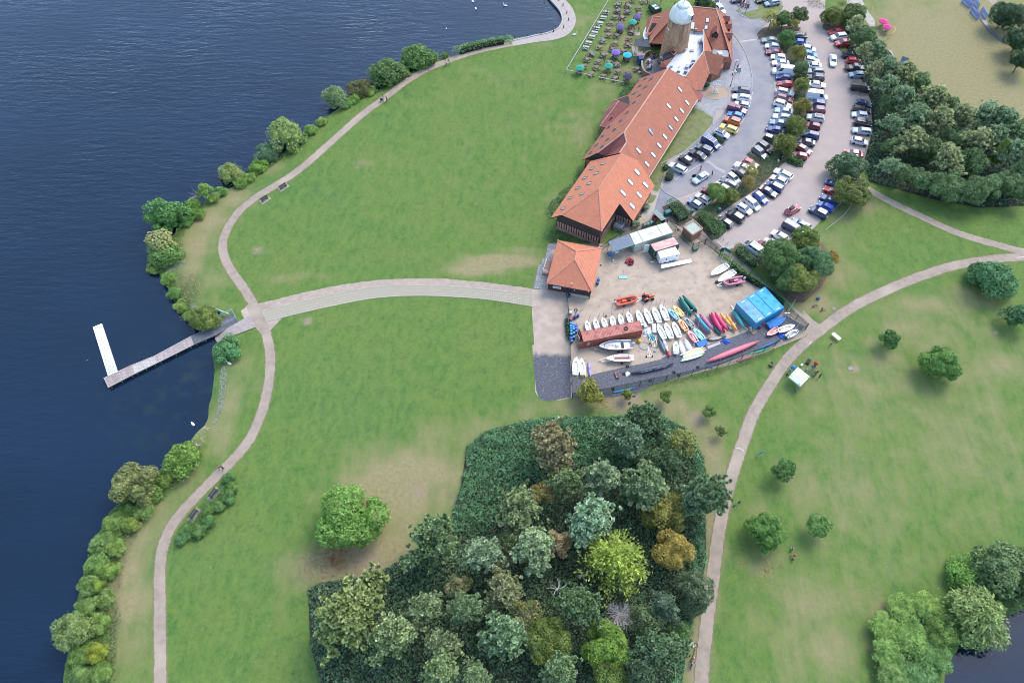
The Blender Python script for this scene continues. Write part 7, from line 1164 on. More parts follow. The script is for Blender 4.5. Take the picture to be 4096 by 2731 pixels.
# ---- sailing dinghies
def hull_lines(b,L_,B_,H_,z0=0.0,bow=1.0,flare=.82,tr=.72,mi=0):
 st=[(-.5,tr,.95),(-.3,.95,.96),(-.05,1.0,.97),(.15,.92,.98),(.30,.70,1.0),(.42,.38,1.03),(.485,.12,1.06),(.5,.02,1.08)];rings=[];deck=[]
 for s,wv,hv in st:
  w_=B_/2*wv;z1=z0+H_*hv;kz=z0+max(0,(s-.2))**2*H_*2.2;rings.append([Vector((s*L_,-w_,z1)),Vector((s*L_,-w_*flare,z0+(z1-z0)*.45+kz*.2)),Vector((s*L_,-w_*.35,kz+z0*0+z0)),Vector((s*L_,w_*.35,kz+z0)),Vector((s*L_,w_*flare,z0+(z1-z0)*.45+kz*.2)),Vector((s*L_,w_,z1))]);deck.append((s*L_,w_,z1))
 b.loft(rings,mi,True,False);return deck
DINGHY={}
def dinghy_proto(kind):
 if kind in DINGHY:return DINGHY[kind]
 t=thing('sailing_dinghy',None,'dinghy');L_,B_,H_={'big':(4.2,1.50,.50),'small':(3.3,1.30,.45),'tub':(3.2,1.42,.48),'bare':(3.4,1.35,.45),'over':(3.6,1.3,.42)}[kind];b=MB()
 if kind=='over':
  deck=hull_lines(b,L_,B_,H_);b.v=[(x,y,H_-z+.02)for x,y,z in b.v];b.f=[f[::-1]for f in b.f];b.build('hull',M_hull,t);k=MB();k.bar((-L_*.45,0,H_+.05),(L_*.3,0,H_+.06),.04,.06);k.build('keel_strip',M_hull,t);DINGHY[kind]=Proto(t);return DINGHY[kind]
 deck=hull_lines(b,L_,B_,H_,.22);b.build('hull',M_hull,t);k=MB();inner=[(-.44,.60),(-.25,.64),(.0,.62),(.15,.50),(.24,.30)];dz=lambda s:.22+H_*.99
 Wd=lambda s:next((B_/2*(w0+(w1-w0)*(s-s0)/(s1-s0))for(s0,w0),(s1,w1)in zip([(-.5,.72),(-.3,.95),(-.05,1.0),(.15,.92),(.30,.70),(.42,.38),(.5,.02)],[(-.3,.95),(-.05,1.0),(.15,.92),(.30,.70),(.42,.38),(.5,.02),(.51,.0)])if s0<=s<=s1),.02)
 S=[-.5,-.44,-.25,0,.15,.24];dk=MB()
 for s0,s1 in zip(S[1:-1],S[2:]):
  i0,i1=dict(inner)[s0]*B_/2*.92,dict(inner)[s1]*B_/2*.92
  for sg in(-1,1):q=[Vector((s0*L_,sg*Wd(s0),dz(s0)+.01)),Vector((s1*L_,sg*Wd(s1),dz(s1)+.01)),Vector((s1*L_,sg*i1,dz(s1)+.03)),Vector((s0*L_,sg*i0,dz(s0)+.03))];dk.add(q,[(0,1,2,3)if sg<0 else(3,2,1,0)])
 dk.add([Vector((-.5*L_,-Wd(-.5),dz(0))),Vector((-.44*L_,-Wd(-.44),dz(0)+.02)),Vector((-.44*L_,Wd(-.44),dz(0)+.02)),Vector((-.5*L_,Wd(-.5),dz(0)))],[(3,2,1,0)])
 fo=[Vector((s*L_,sg*Wd(s),dz(s)+.02+.05*(s-.24)))for sg,ss in((-1,(.24,.30,.42,.495)),(1,(.495,.42,.30,.24)))for s in ss];dk.add(fo,[tuple(range(len(fo)))]);dk.build('deck',M_hull,t)
 ck=MB();top=[Vector((s*L_,sg*w_*B_/2*.92,dz(s)+.03))for sg,it in((-1,inner),(1,inner[::-1]))for s,w_ in it];bot=[Vector((v.x*.97,v.y*.8,.34))for v in top];ck.loft([top,bot],0,False);n=len(bot);ck.add(bot,[tuple(range(n))]);ck.f=[f for f in ck.f];ck.build('cockpit',M_in,t)
 k=MB();k.bar((-.1*L_,0,.42),(.12*L_,0,.42),.10,.22);k.build('centreboard_case',M_in,t);k=MB();k.bar((-.38*L_,-.42*B_,dz(0)+.06),(-.38*L_,.42*B_,dz(0)+.06),.05);k.tube([(-.42*L_,.05,dz(0)),(-.2*L_,.2,dz(0)-.05)],.025);k.build('tiller',M_trim,t)
 DINGHY[kind]=Proto(t);return DINGHY[kind]
def dinghy(label,kind,fr,bow,stern,col,mast=None,mm=M_alu,group='white sailing dinghies lined up in the yard',boom=False):
 a,c=fr(*bow,.6),fr(*stern,.6);m0=(a+c)/2;L0={'big':4.2,'small':3.3,'tub':3.2,'bare':3.4,'over':3.6}[kind];L_=(a-c).length;s=L_/L0;rz=math.atan2((a-c).y,(a-c).x)
 o=dinghy_proto(kind).put((m0.x,m0.y,.03),rz,label,group,col,(s,min(1.12,max(.9,s)),1))
 if mast:
  f0,f1=fr(*mast[0],.7),None;best=None
  for h in np.arange(2,6.3,.1):
   q=fr(*mast[1],.7+h);d_=(q-f0);lean=math.hypot(d_.x,d_.y)/h
   if best is None or lean<best[0]:best=(lean,h,q)
  q=best[2];q=f0+(q-f0)*1.0
  inv=(Matrix.Translation(o.location)@Matrix.Rotation(rz,4,'Z')@Matrix.Diagonal((*o.scale,1))).inverted();k=MB();k.tube([inv@Vector((f0.x,f0.y,.4)),inv@q],[.055,.04],6);k.build('mast',mm,o)
  if boom:k=MB();k.tube([(.2*L0,0,1.1),(-.42*L0,.1,1.0)],.035,6);k.build('boom',mm,o)
 return o
WH=(.80,.81,.82)
row1=[((770,572),(805,715),(785,605),(820,495)),((875,542),(910,690),(893,580),(940,470)),((975,532),(1012,665),(988,560),(985,465)),((1088,512),(1113,645),(1093,560),(1088,440)),((1185,492),(1218,625),(1212,525),(1250,398)),((1288,460),(1328,600),(1307,510),(1318,385)),((1406,440),(1475,630),(1437,478),(1495,352)),((1500,418),(1580,605),(1540,458),(1600,325)),((1610,405),(1685,597),(1645,447),(1705,315)),((1702,372),(1785,570),(1728,430),(1757,300))]
for i,(b0,s0,m0,m1)in enumerate(row1):dinghy(f'white sailing dinghy with blue mast, {ORD[i]} from left in the upper line','big' if i>5 else 'small',yd,b0,s0,WH,(m0,m1),M_mast_b)
for i,(b0,s0,m,lab)in enumerate((((95,615),(182,802),(((120,650),(180,570)),M_mast_b),'white sailing dinghy in the second line nearest the tangle of trolleys'),((192,598),(268,795),(((225,640),(305,510)),M_mast_y),'white sailing dinghy with a yellow mast in the second line'),((290,588),(368,782),(((322,622),(350,555)),M_mast_b),'white sailing dinghy right of the one with the yellow mast'))):dinghy(lab,'big',ye,b0,s0,WH,m[0],m[1],'white sailing dinghies in the second line')
for b0,s0,c,m,lab in(((232,425),(350,553),(.03,.34,.60),((275,450),(285,290)),'bright blue sailing dinghy beside the yellow one'),((295,390),(412,515),(.72,.46,.03),((348,430),(347,250)),'yellow sailing dinghy next to the green canoe stack'),((362,550),(460,698),(.74,.24,.055),((395,590),(440,462)),'orange sailing dinghy with a pale mast'),((430,530),(545,660),(.02,.10,.12),((465,560),(485,395)),'dark green sailing dinghy with a light mast'),((478,695),(585,842),(.70,.17,.19),((515,735),(540,568)),'coral red sailing dinghy in the lower line'),((548,668),(670,808),(.06,.50,.58),((595,695),(628,535)),'turquoise sailing dinghy in the lower line')):dinghy(lab,'tub',ye,b0,s0,c,m,M_alu,'coloured sailing dinghies',True)
dinghy('small white dinghy with a pale green inside','bare',ye,(322,832),(325,990),(.74,.80,.78));dinghy('left one of two small white hulls lying upside down','over',ye,(375,808),(425,968),(.78,.79,.80),group='upturned white hulls');dinghy('right one of two small white hulls lying upside down','over',ye,(440,782),(520,938),(.78,.79,.80),group='upturned white hulls')
dinghy('larger left white dinghy in the lower fence corner of the yard','big',yd,(645,1030),(632,1255),WH,group='dinghies in the fence corner');dinghy('right hand white dinghy in the lower fence corner of the yard','big',yd,(705,1045),(725,1255),WH,group='dinghies in the fence corner')
for b0,s0,m,lab in(((418,735),(625,615),((520,670),(580,440)),'upper one of two white racing dinghies beside the ivy fence'),((505,808),(705,690),((610,740),(672,535)),'lower one of two white racing dinghies, next to the pink inflatable')):dinghy(lab,'big',c6,b0,s0,WH,m,M_alu,'racing dinghies by the ivy fence',True)
dinghy('cream dinghy beside the blue covered boat','big',ye,(1815,630),(1610,705),(.76,.74,.68),group=None);dinghy('grey white dinghy with a sail emblem nearest the fence corner','big',ye,(1865,690),(1710,775),(.66,.68,.70),((1800,700),(1880,600)),M_alu,None);dinghy('red dinghy half under the blue covered boat','small',ye,(1465,755),(1620,668),(.62,.05,.08),group=None)
k=at0(ye(1580,605));t=thing('covered_dinghy','sailing dinghy under a bright blue cover with a tall mast','boat',k,heading(ye,1600,600,-25));b=MB();b.loft([[Vector((x,y,z))for y,z in((-w_,.3),(-w_*1.02,.65),(0,zt),(w_*1.02,.65),(w_,.3))]for x,w_,zt in((-2.3,.7,.9),(-1.2,.95,1.15),(.3,.95,1.2),(1.4,.6,1.05),(2.3,.08,.75))]);b.build('cover',M_tarp,t).color=(.05,.22,.50,1);p0,q=ye(1690,535,1.0),ye(1825,308,6.2);b=MB();inv=(Matrix.Translation(k)@Matrix.Rotation(t.rotation_euler.z,4,'Z')).inverted();b.tube([inv@p0,inv@(p0+(q-p0))],.04,6);b.bar(inv@(p0.lerp(q,.25)+Vector((-.6,0,0))),inv@(p0.lerp(q,.25)+Vector((.6,.1,0))),.05);b.build('mast',M_alu,t)
# ---- motor boat and classic dinghy on trailers
a,c=yd(932,900,.9),yd(1335,880,.9);t=thing('motor_boat','white open motor boat with grey outboard on a twin wheel trailer','boat',at0((a+c)/2),math.atan2((a-c).y,(a-c).x));L_=(a-c).length;b=MB();b_deck=hull_lines(b,L_,2.2,.85,.5,tr=.9);b.build('hull',M_hull,t).color=(.80,.81,.82,1);b=MB();top=[Vector((s*L_,sg*w_,1.36))for sg,it in((-1,[(-.47,.86),(-.1,.9),(.15,.8),(.33,.45)]),(1,[(.33,.45),(.15,.8),(-.1,.9),(-.47,.86)]))for s,w_ in it];bot=[Vector((v.x,v.y*.9,.85))for v in top];b.loft([top,bot],0,False);b.add(bot,[tuple(range(len(bot)))]);b.build('cockpit',mat('boat_floor',(.52,.52,.53),.6,(.42,.42,.44),2),t)
b=MB();rim_=[Vector((s*L_,sg*w_,1.37))for sg,it in((-1,[(-.5,.98),(-.05,1.1),(.15,1.0),(.33,.62),(.485,.12)]),(1,[(.485,.12),(.33,.62),(.15,1.0),(-.05,1.1),(-.5,.98)]))for s,w_ in it]
for i in range(len(rim_)-1):b.bar(rim_[i],rim_[i+1],.16,.06)
b.build('gunwale',M_hull,t).color=(.8,.81,.82,1);b=MB();b.box((-.05*L_,0,1.25),(.6,.6,.8));b.build('console',M_white,t);b=MB();b.box((-.22*L_,0,1.05),(.5,1.2,.4));b.build('seat',M_trim,t);b=MB();b.tube([(.05*L_,0,1.2),(.36*L_,0,1.35)],.09);b.build('rolled_cover',mat('rolled_cover',(.40,.16,.17),.8),t)
b=MB();b.loft([[Vector((-L_/2+x,y,z))for y,z in((-w_,z0),(w_,z0),(w_*.8,z1),(-w_*.8,z1))]for x,w_,z0,z1 in((-.55,.18,1.3,1.65),(-.25,.22,1.25,1.8),(-.02,.16,1.3,1.65))]);b.bar((-L_/2-.3,0,1.3),(-L_/2-.35,0,.5),.18);b.build('outboard_motor',mat('outboard_grey',(0,0,0)),t);trailer_under(t,L_,2.1,-.6)
for s in(-1,1):w_=obj('trailer_wheel',WHEEL,t,(-1.3,s*1.05,.27));w_.scale=(.8,.8,.8)
M_red=mat('boat_red_text',(.45,.03,.04),.5);b=MB()
for i,x in enumerate((.1,.45,.75,1.1,1.4)):b.box((x-1.2,1.02,.98),(.22,.02,.2))
b.build('hull_mark',M_red,t)
a,c=yd(1008,1052,.8),yd(1362,1045,.8);L_=(a-c).length;t=thing('sailing_boat','cream white sailing boat with two red spars on a trailer','boat',at0((a+c)/2),math.atan2((a-c).y,(a-c).x));b=MB();hull_lines(b,L_,1.75,.65,.45,tr=.7);b.build('hull',M_hull,t).color=(.72,.66,.62,1)
b=MB();P_=[Vector((s*L_,sg*w_,1.13))for sg,it in((-1,[(-.5,.62),(-.3,.83),(0,.87),(.2,.72),(.4,.34),(.49,.04)]),(1,[(.49,.04),(.4,.34),(.2,.72),(0,.87),(-.3,.83),(-.5,.62)]))for s,w_ in it];b.add(P_,[tuple(range(len(P_)))]);b.f[-1]=b.f[-1]if True else 0;b.build('deck',M_hull,t).color=(.80,.79,.76,1);b=MB();P_=[Vector((s*L_,sg*w_,1.15))for sg,it in((-1,[(-.4,.45),(-.1,.5),(.18,.4)]),(1,[(.18,.4),(-.1,.5),(-.4,.45)]))for s,w_ in it];b.add(P_,[tuple(range(6))]);b.build('cockpit',mat('boat_wood_floor',(.46,.34,.25),.7),t)
for x,h in((.22*L_,2.8),(-.32*L_,2.2)):b=MB();b.tube([(x,0,.9),(x+.25,0,1.1+h)],.045,6);b.build('mast',mat('spar_red',(.30,.12,.08),.6),t)
b=MB();b.tube([(.2*L_,.1,1.3),(-.35*L_,.05,1.25)],.08);b.build('furled_sail',mat('sail_red',(.45,.10,.11),.8),t);trailer_under(t,L_,1.6,-.5)
# ---- canoes and kayaks
CANOE={}
def canoe(label,kind,fr,p0,p1,col,z=.45,group='canoes and kayaks on racks',up=False,wd=.8):
 """a slim double ended hull lying keel up (or deck up)"""
 if kind not in CANOE:
  t=thing({'canoe':'canoe','kayak':'kayak','board':'paddle_board','long':'rowing_boat'}[kind],None,{'canoe':'canoe','kayak':'kayak','board':'board','long':'boat'}[kind]);b=MB();st=[(-.5,.02,.30),(-.46,.28,.22),(-.36,.62,.10),(-.2,.92,.02),(0,1,0),(.2,.92,.02),(.36,.62,.10),(.46,.28,.22),(.5,.02,.30)];H_={'canoe':.42,'kayak':.34,'board':.12,'long':.42}[kind]
  b.loft([[Vector((s,y*wv*.5,z_))for y,z_ in((-1,-.25*k_),(-.96,H_*.45-k_*.2),(-.5,H_*.88-k_*.35),(0,H_-k_*.4),(.5,H_*.88-k_*.35),(.96,H_*.45-k_*.2),(1,-.25*k_))]for s,wv,k_ in st],0,True,False);b.build('hull',M_plast,t,smooth=True);b=MB();b.bar((-.46,0,H_-.06),(.46,0,H_-.06),.03,.13)if kind in('canoe','long')else b.lathe([(.28,H_-.02),(.30,H_+.03),(.24,H_+.03)],14,0,(0,0,0),False)
  if kind=='kayak':b.v=[(x*.22,y,z_)for x,y,z_ in b.v]
  if kind=='board':b=MB();b.box((-.36,0,H_*.98),(.05,.05,.05))
  b.build({'canoe':'keel','long':'keel','kayak':'cockpit_rim','board':'handle'}[kind],M_plast if kind in('canoe','long')else M_trim,t);CANOE[kind]=Proto(t)
 a,c=fr(*p0,z+.2),fr(*p1,z+.2);m0=(a+c)/2;o=CANOE[kind].put((m0.x,m0.y,z),math.atan2((a-c).y,(a-c).x),label,group,col,((a-c).length,wd,1));return o
GRN=(.012,.135,.095);TEAL=(.015,.24,.24);MAU=(.42,.115,.24);PNK=(.60,.045,.13);ORG=(.74,.36,.055)
for i,(p0,p1,c,z,lab)in enumerate((((408,252),(592,445),GRN,.9,'upper green canoe on the right side of the green stack'),((370,268),(528,490),(.012,.15,.11),.9,'upper green canoe on the left side of the green stack'),((355,300),(520,520),(.010,.10,.085),.45,'lower dark green canoe at the left of the green stack'),((425,285),(590,470),(.010,.10,.075),.45,'lower dark green canoe at the right of the green stack'),((562,492),(760,718),TEAL,.9,'teal canoe between two mauve ones on a rack'),((622,485),(805,692),MAU,.9,'mauve canoe right of the teal one, on top'),((562,545),(748,742),(.38,.10,.20),.4,'mauve canoe lowest on the mixed rack'),((770,465),(908,715),PNK,.9,'left bright pink canoe on the pink rack'),((812,460),(982,695),(.62,.04,.12),.9,'right bright pink canoe on the pink rack'),((742,485),(880,690),(.45,.03,.08),.4,'lower red canoe left on the pink rack'),((830,500),(940,718),(.42,.03,.07),.4,'lower red canoe under the two pink ones'),((882,472),(1022,638),ORG,.9,'left orange yellow kayak on the yellow rack'),((955,485),(1095,690),(.75,.33,.07),.9,'right orange kayak on the yellow rack'),((970,560),(1085,700),(.70,.42,.10),.4,'lower orange kayak under the right one'),((900,510),(1025,675),(.66,.70,.72),.4,'white kayak under the left orange one'),((1042,432),(1188,668),TEAL,.9,'teal canoe standing alone on its trailer'),((1075,375),(1242,590),(.03,.24,.15),.9,'green canoe resting against the blue containers'),((800,640),(890,745),(.015,.12,.11),.3,'dark green canoe end under the pink rack'))):
 k_='kayak' if 'kayak' in lab else 'canoe';canoe(lab,k_,ye,p0,p1,c,z,wd=.72 if k_=='kayak' else.88)
def rack(label,fr,p0,p1,wd=1.5):
 a,c=fr(*p0),fr(*p1);m0=(a+c)/2;L_=(a-c).length;t=thing('canoe_rack',label,'rack',at0(m0),math.atan2((a-c).y,(a-c).x),'canoe racks')
 for x in(-L_*.3,L_*.3):
  k=MB();k.bar((x,0,.1),(x,0,1.25),.07)
  for z in(.38,.86):k.bar((x,-wd/2,z),(x,wd/2,z),.06)
  k.build('cross_arm',M_galv,t)
 k=MB();k.bar((-L_*.5,0,.28),(L_*.55,0,.28),.08);k.build('beam',M_galv,t)
 for s in(-1,1):w_=obj('wheel',WHEEL,t,(0,s*wd*.48,.25));w_.scale=(.75,.75,.75)
for lab,p0,p1 in(('rack trailer under the green canoes',(370,300),(570,500)),('rack trailer under the teal and mauve canoes',(600,530),(770,720)),('rack trailer under the pink canoes',(780,500),(940,700)),('rack trailer under the orange kayaks',(900,500),(1060,690)),('rack trailer under the teal canoe by the blue containers',(1020,400),(1200,640))):rack(lab,ye,p0,p1)
canoe('open dark canoe with pale brown inside near the blue tarpaulin','canoe',ye,(685,812),(958,768),(.05,.05,.055),.05,None,wd=.95)
k=at0(ye(820,792,.5));b=MB();b.loft([[Vector((x,y,z))for y,z in((-w_,.5),(w_,.5),(w_,.55),(-w_,.55))]for x,w_ in((-1.3,.12),(-.6,.36),(.6,.36),(1.3,.12))]);o_=b.build('canoe_liner',mat('canoe_liner',(.36,.30,.25),.8),None,k,heading(ye,820,790,-9));tag(o_,'pale brown folded liner lying in the dark canoe','liner')
canoe('grey canoe lying beside the stack of inflatables','canoe',ye,(105,785),(192,980),(.085,.12,.125),.3,None);canoe('grey and white kayak with bright red bow','kayak',ye,(165,800),(225,960),(.50,.52,.55),.35,None);canoe('bright red kayak poking out below the grey one','kayak',ye,(205,930),(248,1018),(.50,.02,.05),.3,None,wd=.6)
canoe('purple and white sit on kayak in the lower fence corner','kayak',yd,(795,1078),(822,1272),(.30,.27,.66),.1,None,wd=.75);canoe('left yellow kayak tail beneath the white dinghies','kayak',yd,(705,1180),(715,1282),(.72,.48,.03),.02,None,wd=.5);canoe('right yellow kayak tail beneath the white dinghies','kayak',yd,(748,1180),(760,1282),(.72,.48,.03),.02,None,wd=.5)
canoe('long pink covered rowing hull on trestles across the asphalt','long',ye,(705,1085),(1377,820),(.62,.14,.17),.55,None,wd=1.15);canoe('long dark racing hull with a white inscription band','long',yd,(1322,1232),(1875,1103),(.045,.055,.075),.45,None,wd=1.0);canoe('long blue tube cover along the lower fence','long',ye,(1310,952),(1645,808),(.05,.16,.48),.12,None,wd=.55);canoe('faded pink hull lying against the lower fence','long',ye,(1080,1080),(1330,985),(.44,.19,.17),.1,None,wd=.7);canoe('green board leaning along the lower fence','board',ye,(1228,990),(1522,908),(.06,.42,.16),.1,None,wd=.6);canoe('cyan board lying along the fence near the orange tree','board',yd,(1095,1468),(1390,1400),(.03,.32,.55),.2,None,wd=.5)
a,c=yd(1460,1222,.75),yd(1790,1142,.75);d_=(c-a).normalized();b=MB();nn=Vector((d_.y,-d_.x,0))
for i in range(22):
 if 8<i<12:continue
 p=a.lerp(c,i/22);b.bar(p+Vector((0,0,0)),p+d_*.14,.02,.22)
ho=[o for o in COL.objects if 'white inscription band' in o.get('label','')][0];o_=obj('inscription',b.mesh('inscription',M_white));o_.parent=ho;o_.matrix_parent_inverse=(Matrix.Translation(ho.location)@Matrix.Rotation(ho.rotation_euler.z,4,'Z')@Matrix.Diagonal((*ho.scale,1))).inverted()
for(x,y),lab,fr in(((900,1055),'trestle under the left part of the long pink hull',ye),((1185,945),'trestle under the right part of the long pink hull',ye),((1400,1235),'brown block under the dark racing hull',yd)):
 k=at0(fr(x,y));t=thing('trestle',lab,'trestle',k,.4);b=MB();b.bar((-.5,0,.5),(.5,0,.5),.1);b.build('beam',M_wood,t)
 for sx in(-.45,.45):b=MB();b.bar((sx,-.3,0),(sx,0,.5),.07);b.bar((sx,.3,0),(sx,0,.5),.07);b.build('leg',M_wood,t)
for i,(p0,p1,c,lab)in enumerate((((375,1000),(680,885),(.70,.70,.68),'white and blue board on top of the board stack'),((420,1000),(700,905),(.72,.40,.08),'orange board in the board stack'),((410,1015),(715,925),(.74,.72,.60),'cream board in the middle of the board stack'),((410,1030),(690,950),(.76,.76,.72),'plain white board in the board stack'),((392,1052),(690,970),(.25,.55,.16),'green edged board in the board stack'),((385,1072),(665,992),(.76,.76,.66),'lowest white board in the board stack'))):canoe(lab,'board',ye,p0,p1,c,.35+.02*i,'boards stacked on the asphalt',wd=.62)
def tarp(label,fr,x,y,r,col,seed,h=.5,flat=1.0):
 rs=np.random.RandomState(seed);n=14;k=MB();V_=[]
 for i in range(n):
  for j in range(n):
   u,v=(i/(n-1)-.5)*2,(j/(n-1)-.5)*2;q=math.hypot(u,v);V_.append((u*r*(1+.15*math.sin(v*5+seed)),v*r*.75*(1+.12*math.cos(u*4)),.05+h*max(0,1-q)**.6*(.5+.5*vnoise(np.array([u*3+5.]),np.array([v*3+7.]),.7,seed)[0])))
 k.add(V_,[(i*n+j,(i+1)*n+j,(i+1)*n+j+1,i*n+j+1)for i in range(n-1)for j in range(n-1)]);p=fr(x,y);o_=k.build('tarpaulin',M_tarp,None,(p.x,p.y,.02),rnd.uniform(0,3));o_.color=(*col,1);tag(o_,label,'tarpaulin')
tarp('crumpled dark blue tarpaulin next to the open canoe',ye,952,835,.85,(.015,.075,.34),1);tarp('crumpled dark blue tarpaulin beside the grey white dinghy',ye,1655,760,1.1,(.015,.07,.36),2);tarp('white rag lying by a tyre on the asphalt',yd,1285,1240,.5,(.75,.75,.74),3,.2);tarp('tangle of turquoise rope and netting on the trolleys',yd,1588,785,.75,(.03,.32,.34),4,.7);tarp('pale tarpaulin over dinghies at the end of the rust container',yd,1530,715,1.1,(.66,.68,.66),5,.9);tarp('small blue rag on the ground inside the lower fence',ye,765,1160,.3,(.03,.16,.45),6,.2)
k=at0(ye(640,868));t=thing('covered_hull','boat under a flat blue cover beside the board stack','boat',k,heading(ye,640,868,-22));b=MB();b.loft([[Vector((x,y,z))for y,z in((-w_,.1),(-w_,.5),(0,.7),(w_,.5),(w_,.1))]for x,w_ in((-1.1,.75),(.3,.75),(1.2,.45))]);b.build('cover',M_tarp,t).color=(.03,.17,.46,1)
k=at0(ye(800,880));t=thing('duckboard','pale slatted walkway lying on the asphalt edge','walkway',k,heading(ye,800,880,-22))
for i in range(11):b=MB();b.box((-1.35+.27*i,0,.04),(.23,.6,.05));b.build('slat',mat('pale_plank',(.50,.46,.41),.85),t)
for i,(x,y,lab,rz)in enumerate(((1300,715,'broken wooden pallet standing by the buoys',.5),(660,940-0,'',0))):
 if not lab:continue
 k=at0(ye(x,y));t=thing('pallet',lab,'pallet',k,rz)
 for j in range(5):b=MB();b.box((-.5+.25*j,0,.16),(.14,1.0,.03));b.build('board',M_wood,t)
 for j in(-.4,0,.4):b=MB();b.box((0,j,.07),(1.1,.09,.12));b.build('runner',M_wood,t)
k=at0(c5(1205,440));t=thing('pallet','wooden pallet leaning under the grey canopy edge','pallet',k,.5)
for j in range(5):b=MB();b.box((-.5+.25*j,0,.3),(.14,1.0,.03));b.build('board',M_wood,t)
k=at0(c5(1150,762));t=thing('sandwich_table','turquoise rectangular table top standing on the sand','table',k,heading(c5,1150,762,0));b=MB();b.box((0,0,.12),(1.75,.62,.08));b.build('top',mat('turquoise_board',(.16,.52,.50),.5),t);b=MB()
for s in(-1,1):b.box((0,s*.32,.14),(1.8,.03,.12));b.box((s*.89,0,.14),(.03,.62,.12))
b.build('edge',M_white,t)
for x0,y0,x1,y1,lab in((1155,670,1162,712,'short wooden plank on the sand above the turquoise table'),(1045,603,1105,593,'wooden plank on the sand near the canopy'),(820,800,898,872,'aluminium spar on the ground below the pink inflatable')):
 fr=c6 if 'spar' in lab else c5;a,c=fr(x0,y0,.05),fr(x1,y1,.05);b=MB();m0=(a+c)/2;b.bar(a-m0,c-m0,.1,.07);tag(b.build('plank' if 'plank' in lab else 'spar',M_wood if 'plank' in lab else M_alu,None,m0),lab,'plank' if 'plank' in lab else 'spar')
def trolley(label,fr,x,y,ang,L_=2.2,group='launching trolleys'):
 k=at0(fr(x,y));t=thing('launching_trolley',label,'trolley',k,heading(fr,x,y,ang),group);b=MB();b.bar((0,-.55,.3),(0,.55,.3),.05);b.bar((0,0,.3),(L_,0,.35),.05);b.bar((.5,-.45,.3),(L_*.8,0,.33),.04);b.bar((.5,.45,.3),(L_*.8,0,.33),.04);b.build('frame',M_galv,t)
 for s in(-1,1):w_=obj('wheel',WHEEL,t,(0,s*.6,.22));w_.scale=(.66,.66,.66)
trolley('galvanised launching trolley with two black wheels below the tangle of rope',yd,1560,1025,-100);trolley('launching trolley frame left of the grey canoe',yd,1620,900,-80,2.6);trolley('launching trolley frame tipped against the turquoise rope',yd,1600,850,-120,2.2)
p=at0(yd(1495,890));t=thing('hose','coiled pale blue hose on the sand','hose',p);b=MB()
for i,r in enumerate((.95,1.05,1.15)):b.tube([(r*math.cos(a),r*.85*math.sin(a),.04+.02*i)for a in[j*math.pi/12 for j in range(25)]],.025,5)
b.build('coil',mat('hose_blue',(.28,.40,.46),.5),t)
for x,y,sz,c,lab,fr in((568,490,(.6,.6,.8),(.62,.60,.57),'white crate by the fence above the red box',yd),(577,555,(.7,.9,.5),(.42,.14,.13),'pinkish red box beside the green fence',yd),(1500,640,(.7,1.3,.6),(.64,.66,.66),'upturned white boat section behind the rust container',yd),(1618,680,(.8,2.2,.5),(.70,.72,.72),'white hull section right of the pale tarpaulin',yd),(1015,520,(.25,.25,.4),(.03,.03,.035),'small black bucket above the dinghies',yd),(995,490,(.9,1.2,.4),(.12,.20,.40),'stack of blue chairs under the canopy',c5),(1035,575,(.3,.3,.5),(.75,.75,.74),'white sack beside the canopy post',c5),(485,825,(.45,.45,.5),(.02,.025,.03),'black tub near the bow of the lower racing dinghy',c6),(1800,205,(.5,.4,.3),(.10,.16,.32),'small blue cover beside the brick shed',c5),(1523,540,(.3,.15,.7),(.72,.48,.03),'yellow water container by the white trailer',c5),(890,622,(.3,.3,.2),(.05,.05,.055),'dark bucket by the boathouse corner',c5),(548,878,(.4,.3,.3),(.40,.42,.44),'grey box in front of the upturned white hull',ye),(1630,955,(.4,.4,.3),(.30,.34,.38),'grey crate beside the trolleys',yd),(575,1250-0,(.5,.5,.4),(.33,.06,.16),'purple bag beside the red floats',c5)):
 p=fr(x,y);b=MB();s0,s1,s2=sz;b.loft([[Vector((sx*s0*f_/2,sy*s1*f_/2,z))for sx,sy in((-1,-1),(1,-1),(1,1),(-1,1))]for f_,z in((.92,0),(1,s2*.85),(.94,s2))]);nm=[w_ for w_ in('crate','box','section','bucket','chairs','sack','tub','cover','container','bag')if w_ in lab.split(' above')[0].split(' beside')[0].split(' behind')[0].split(' near')[0].split(' by')[0].split(' in front')[0].split(' right')[0].split(' under')[0]]
 nm=nm[0]if nm else 'box';t_=b.build({'chairs':'chair_stack','section':'hull_section','container':'water_container'}.get(nm,nm),mat('misc_'+str(c),c,.6,tuple(v*.8 for v in c),3),None,(p.x,p.y,.02),rnd.uniform(-.4,.4));tag(t_,lab,{'section':'hull section'}.get(nm,nm))
for x,y,lab in((1070,470,'white sink unit under the canopy'),):p=c5(x,y);b=MB();b.box((0,0,.45),(.8,.5,.9));tag(b.build('sink_unit',M_white,None,(p.x,p.y,0),.4),lab,'sink')
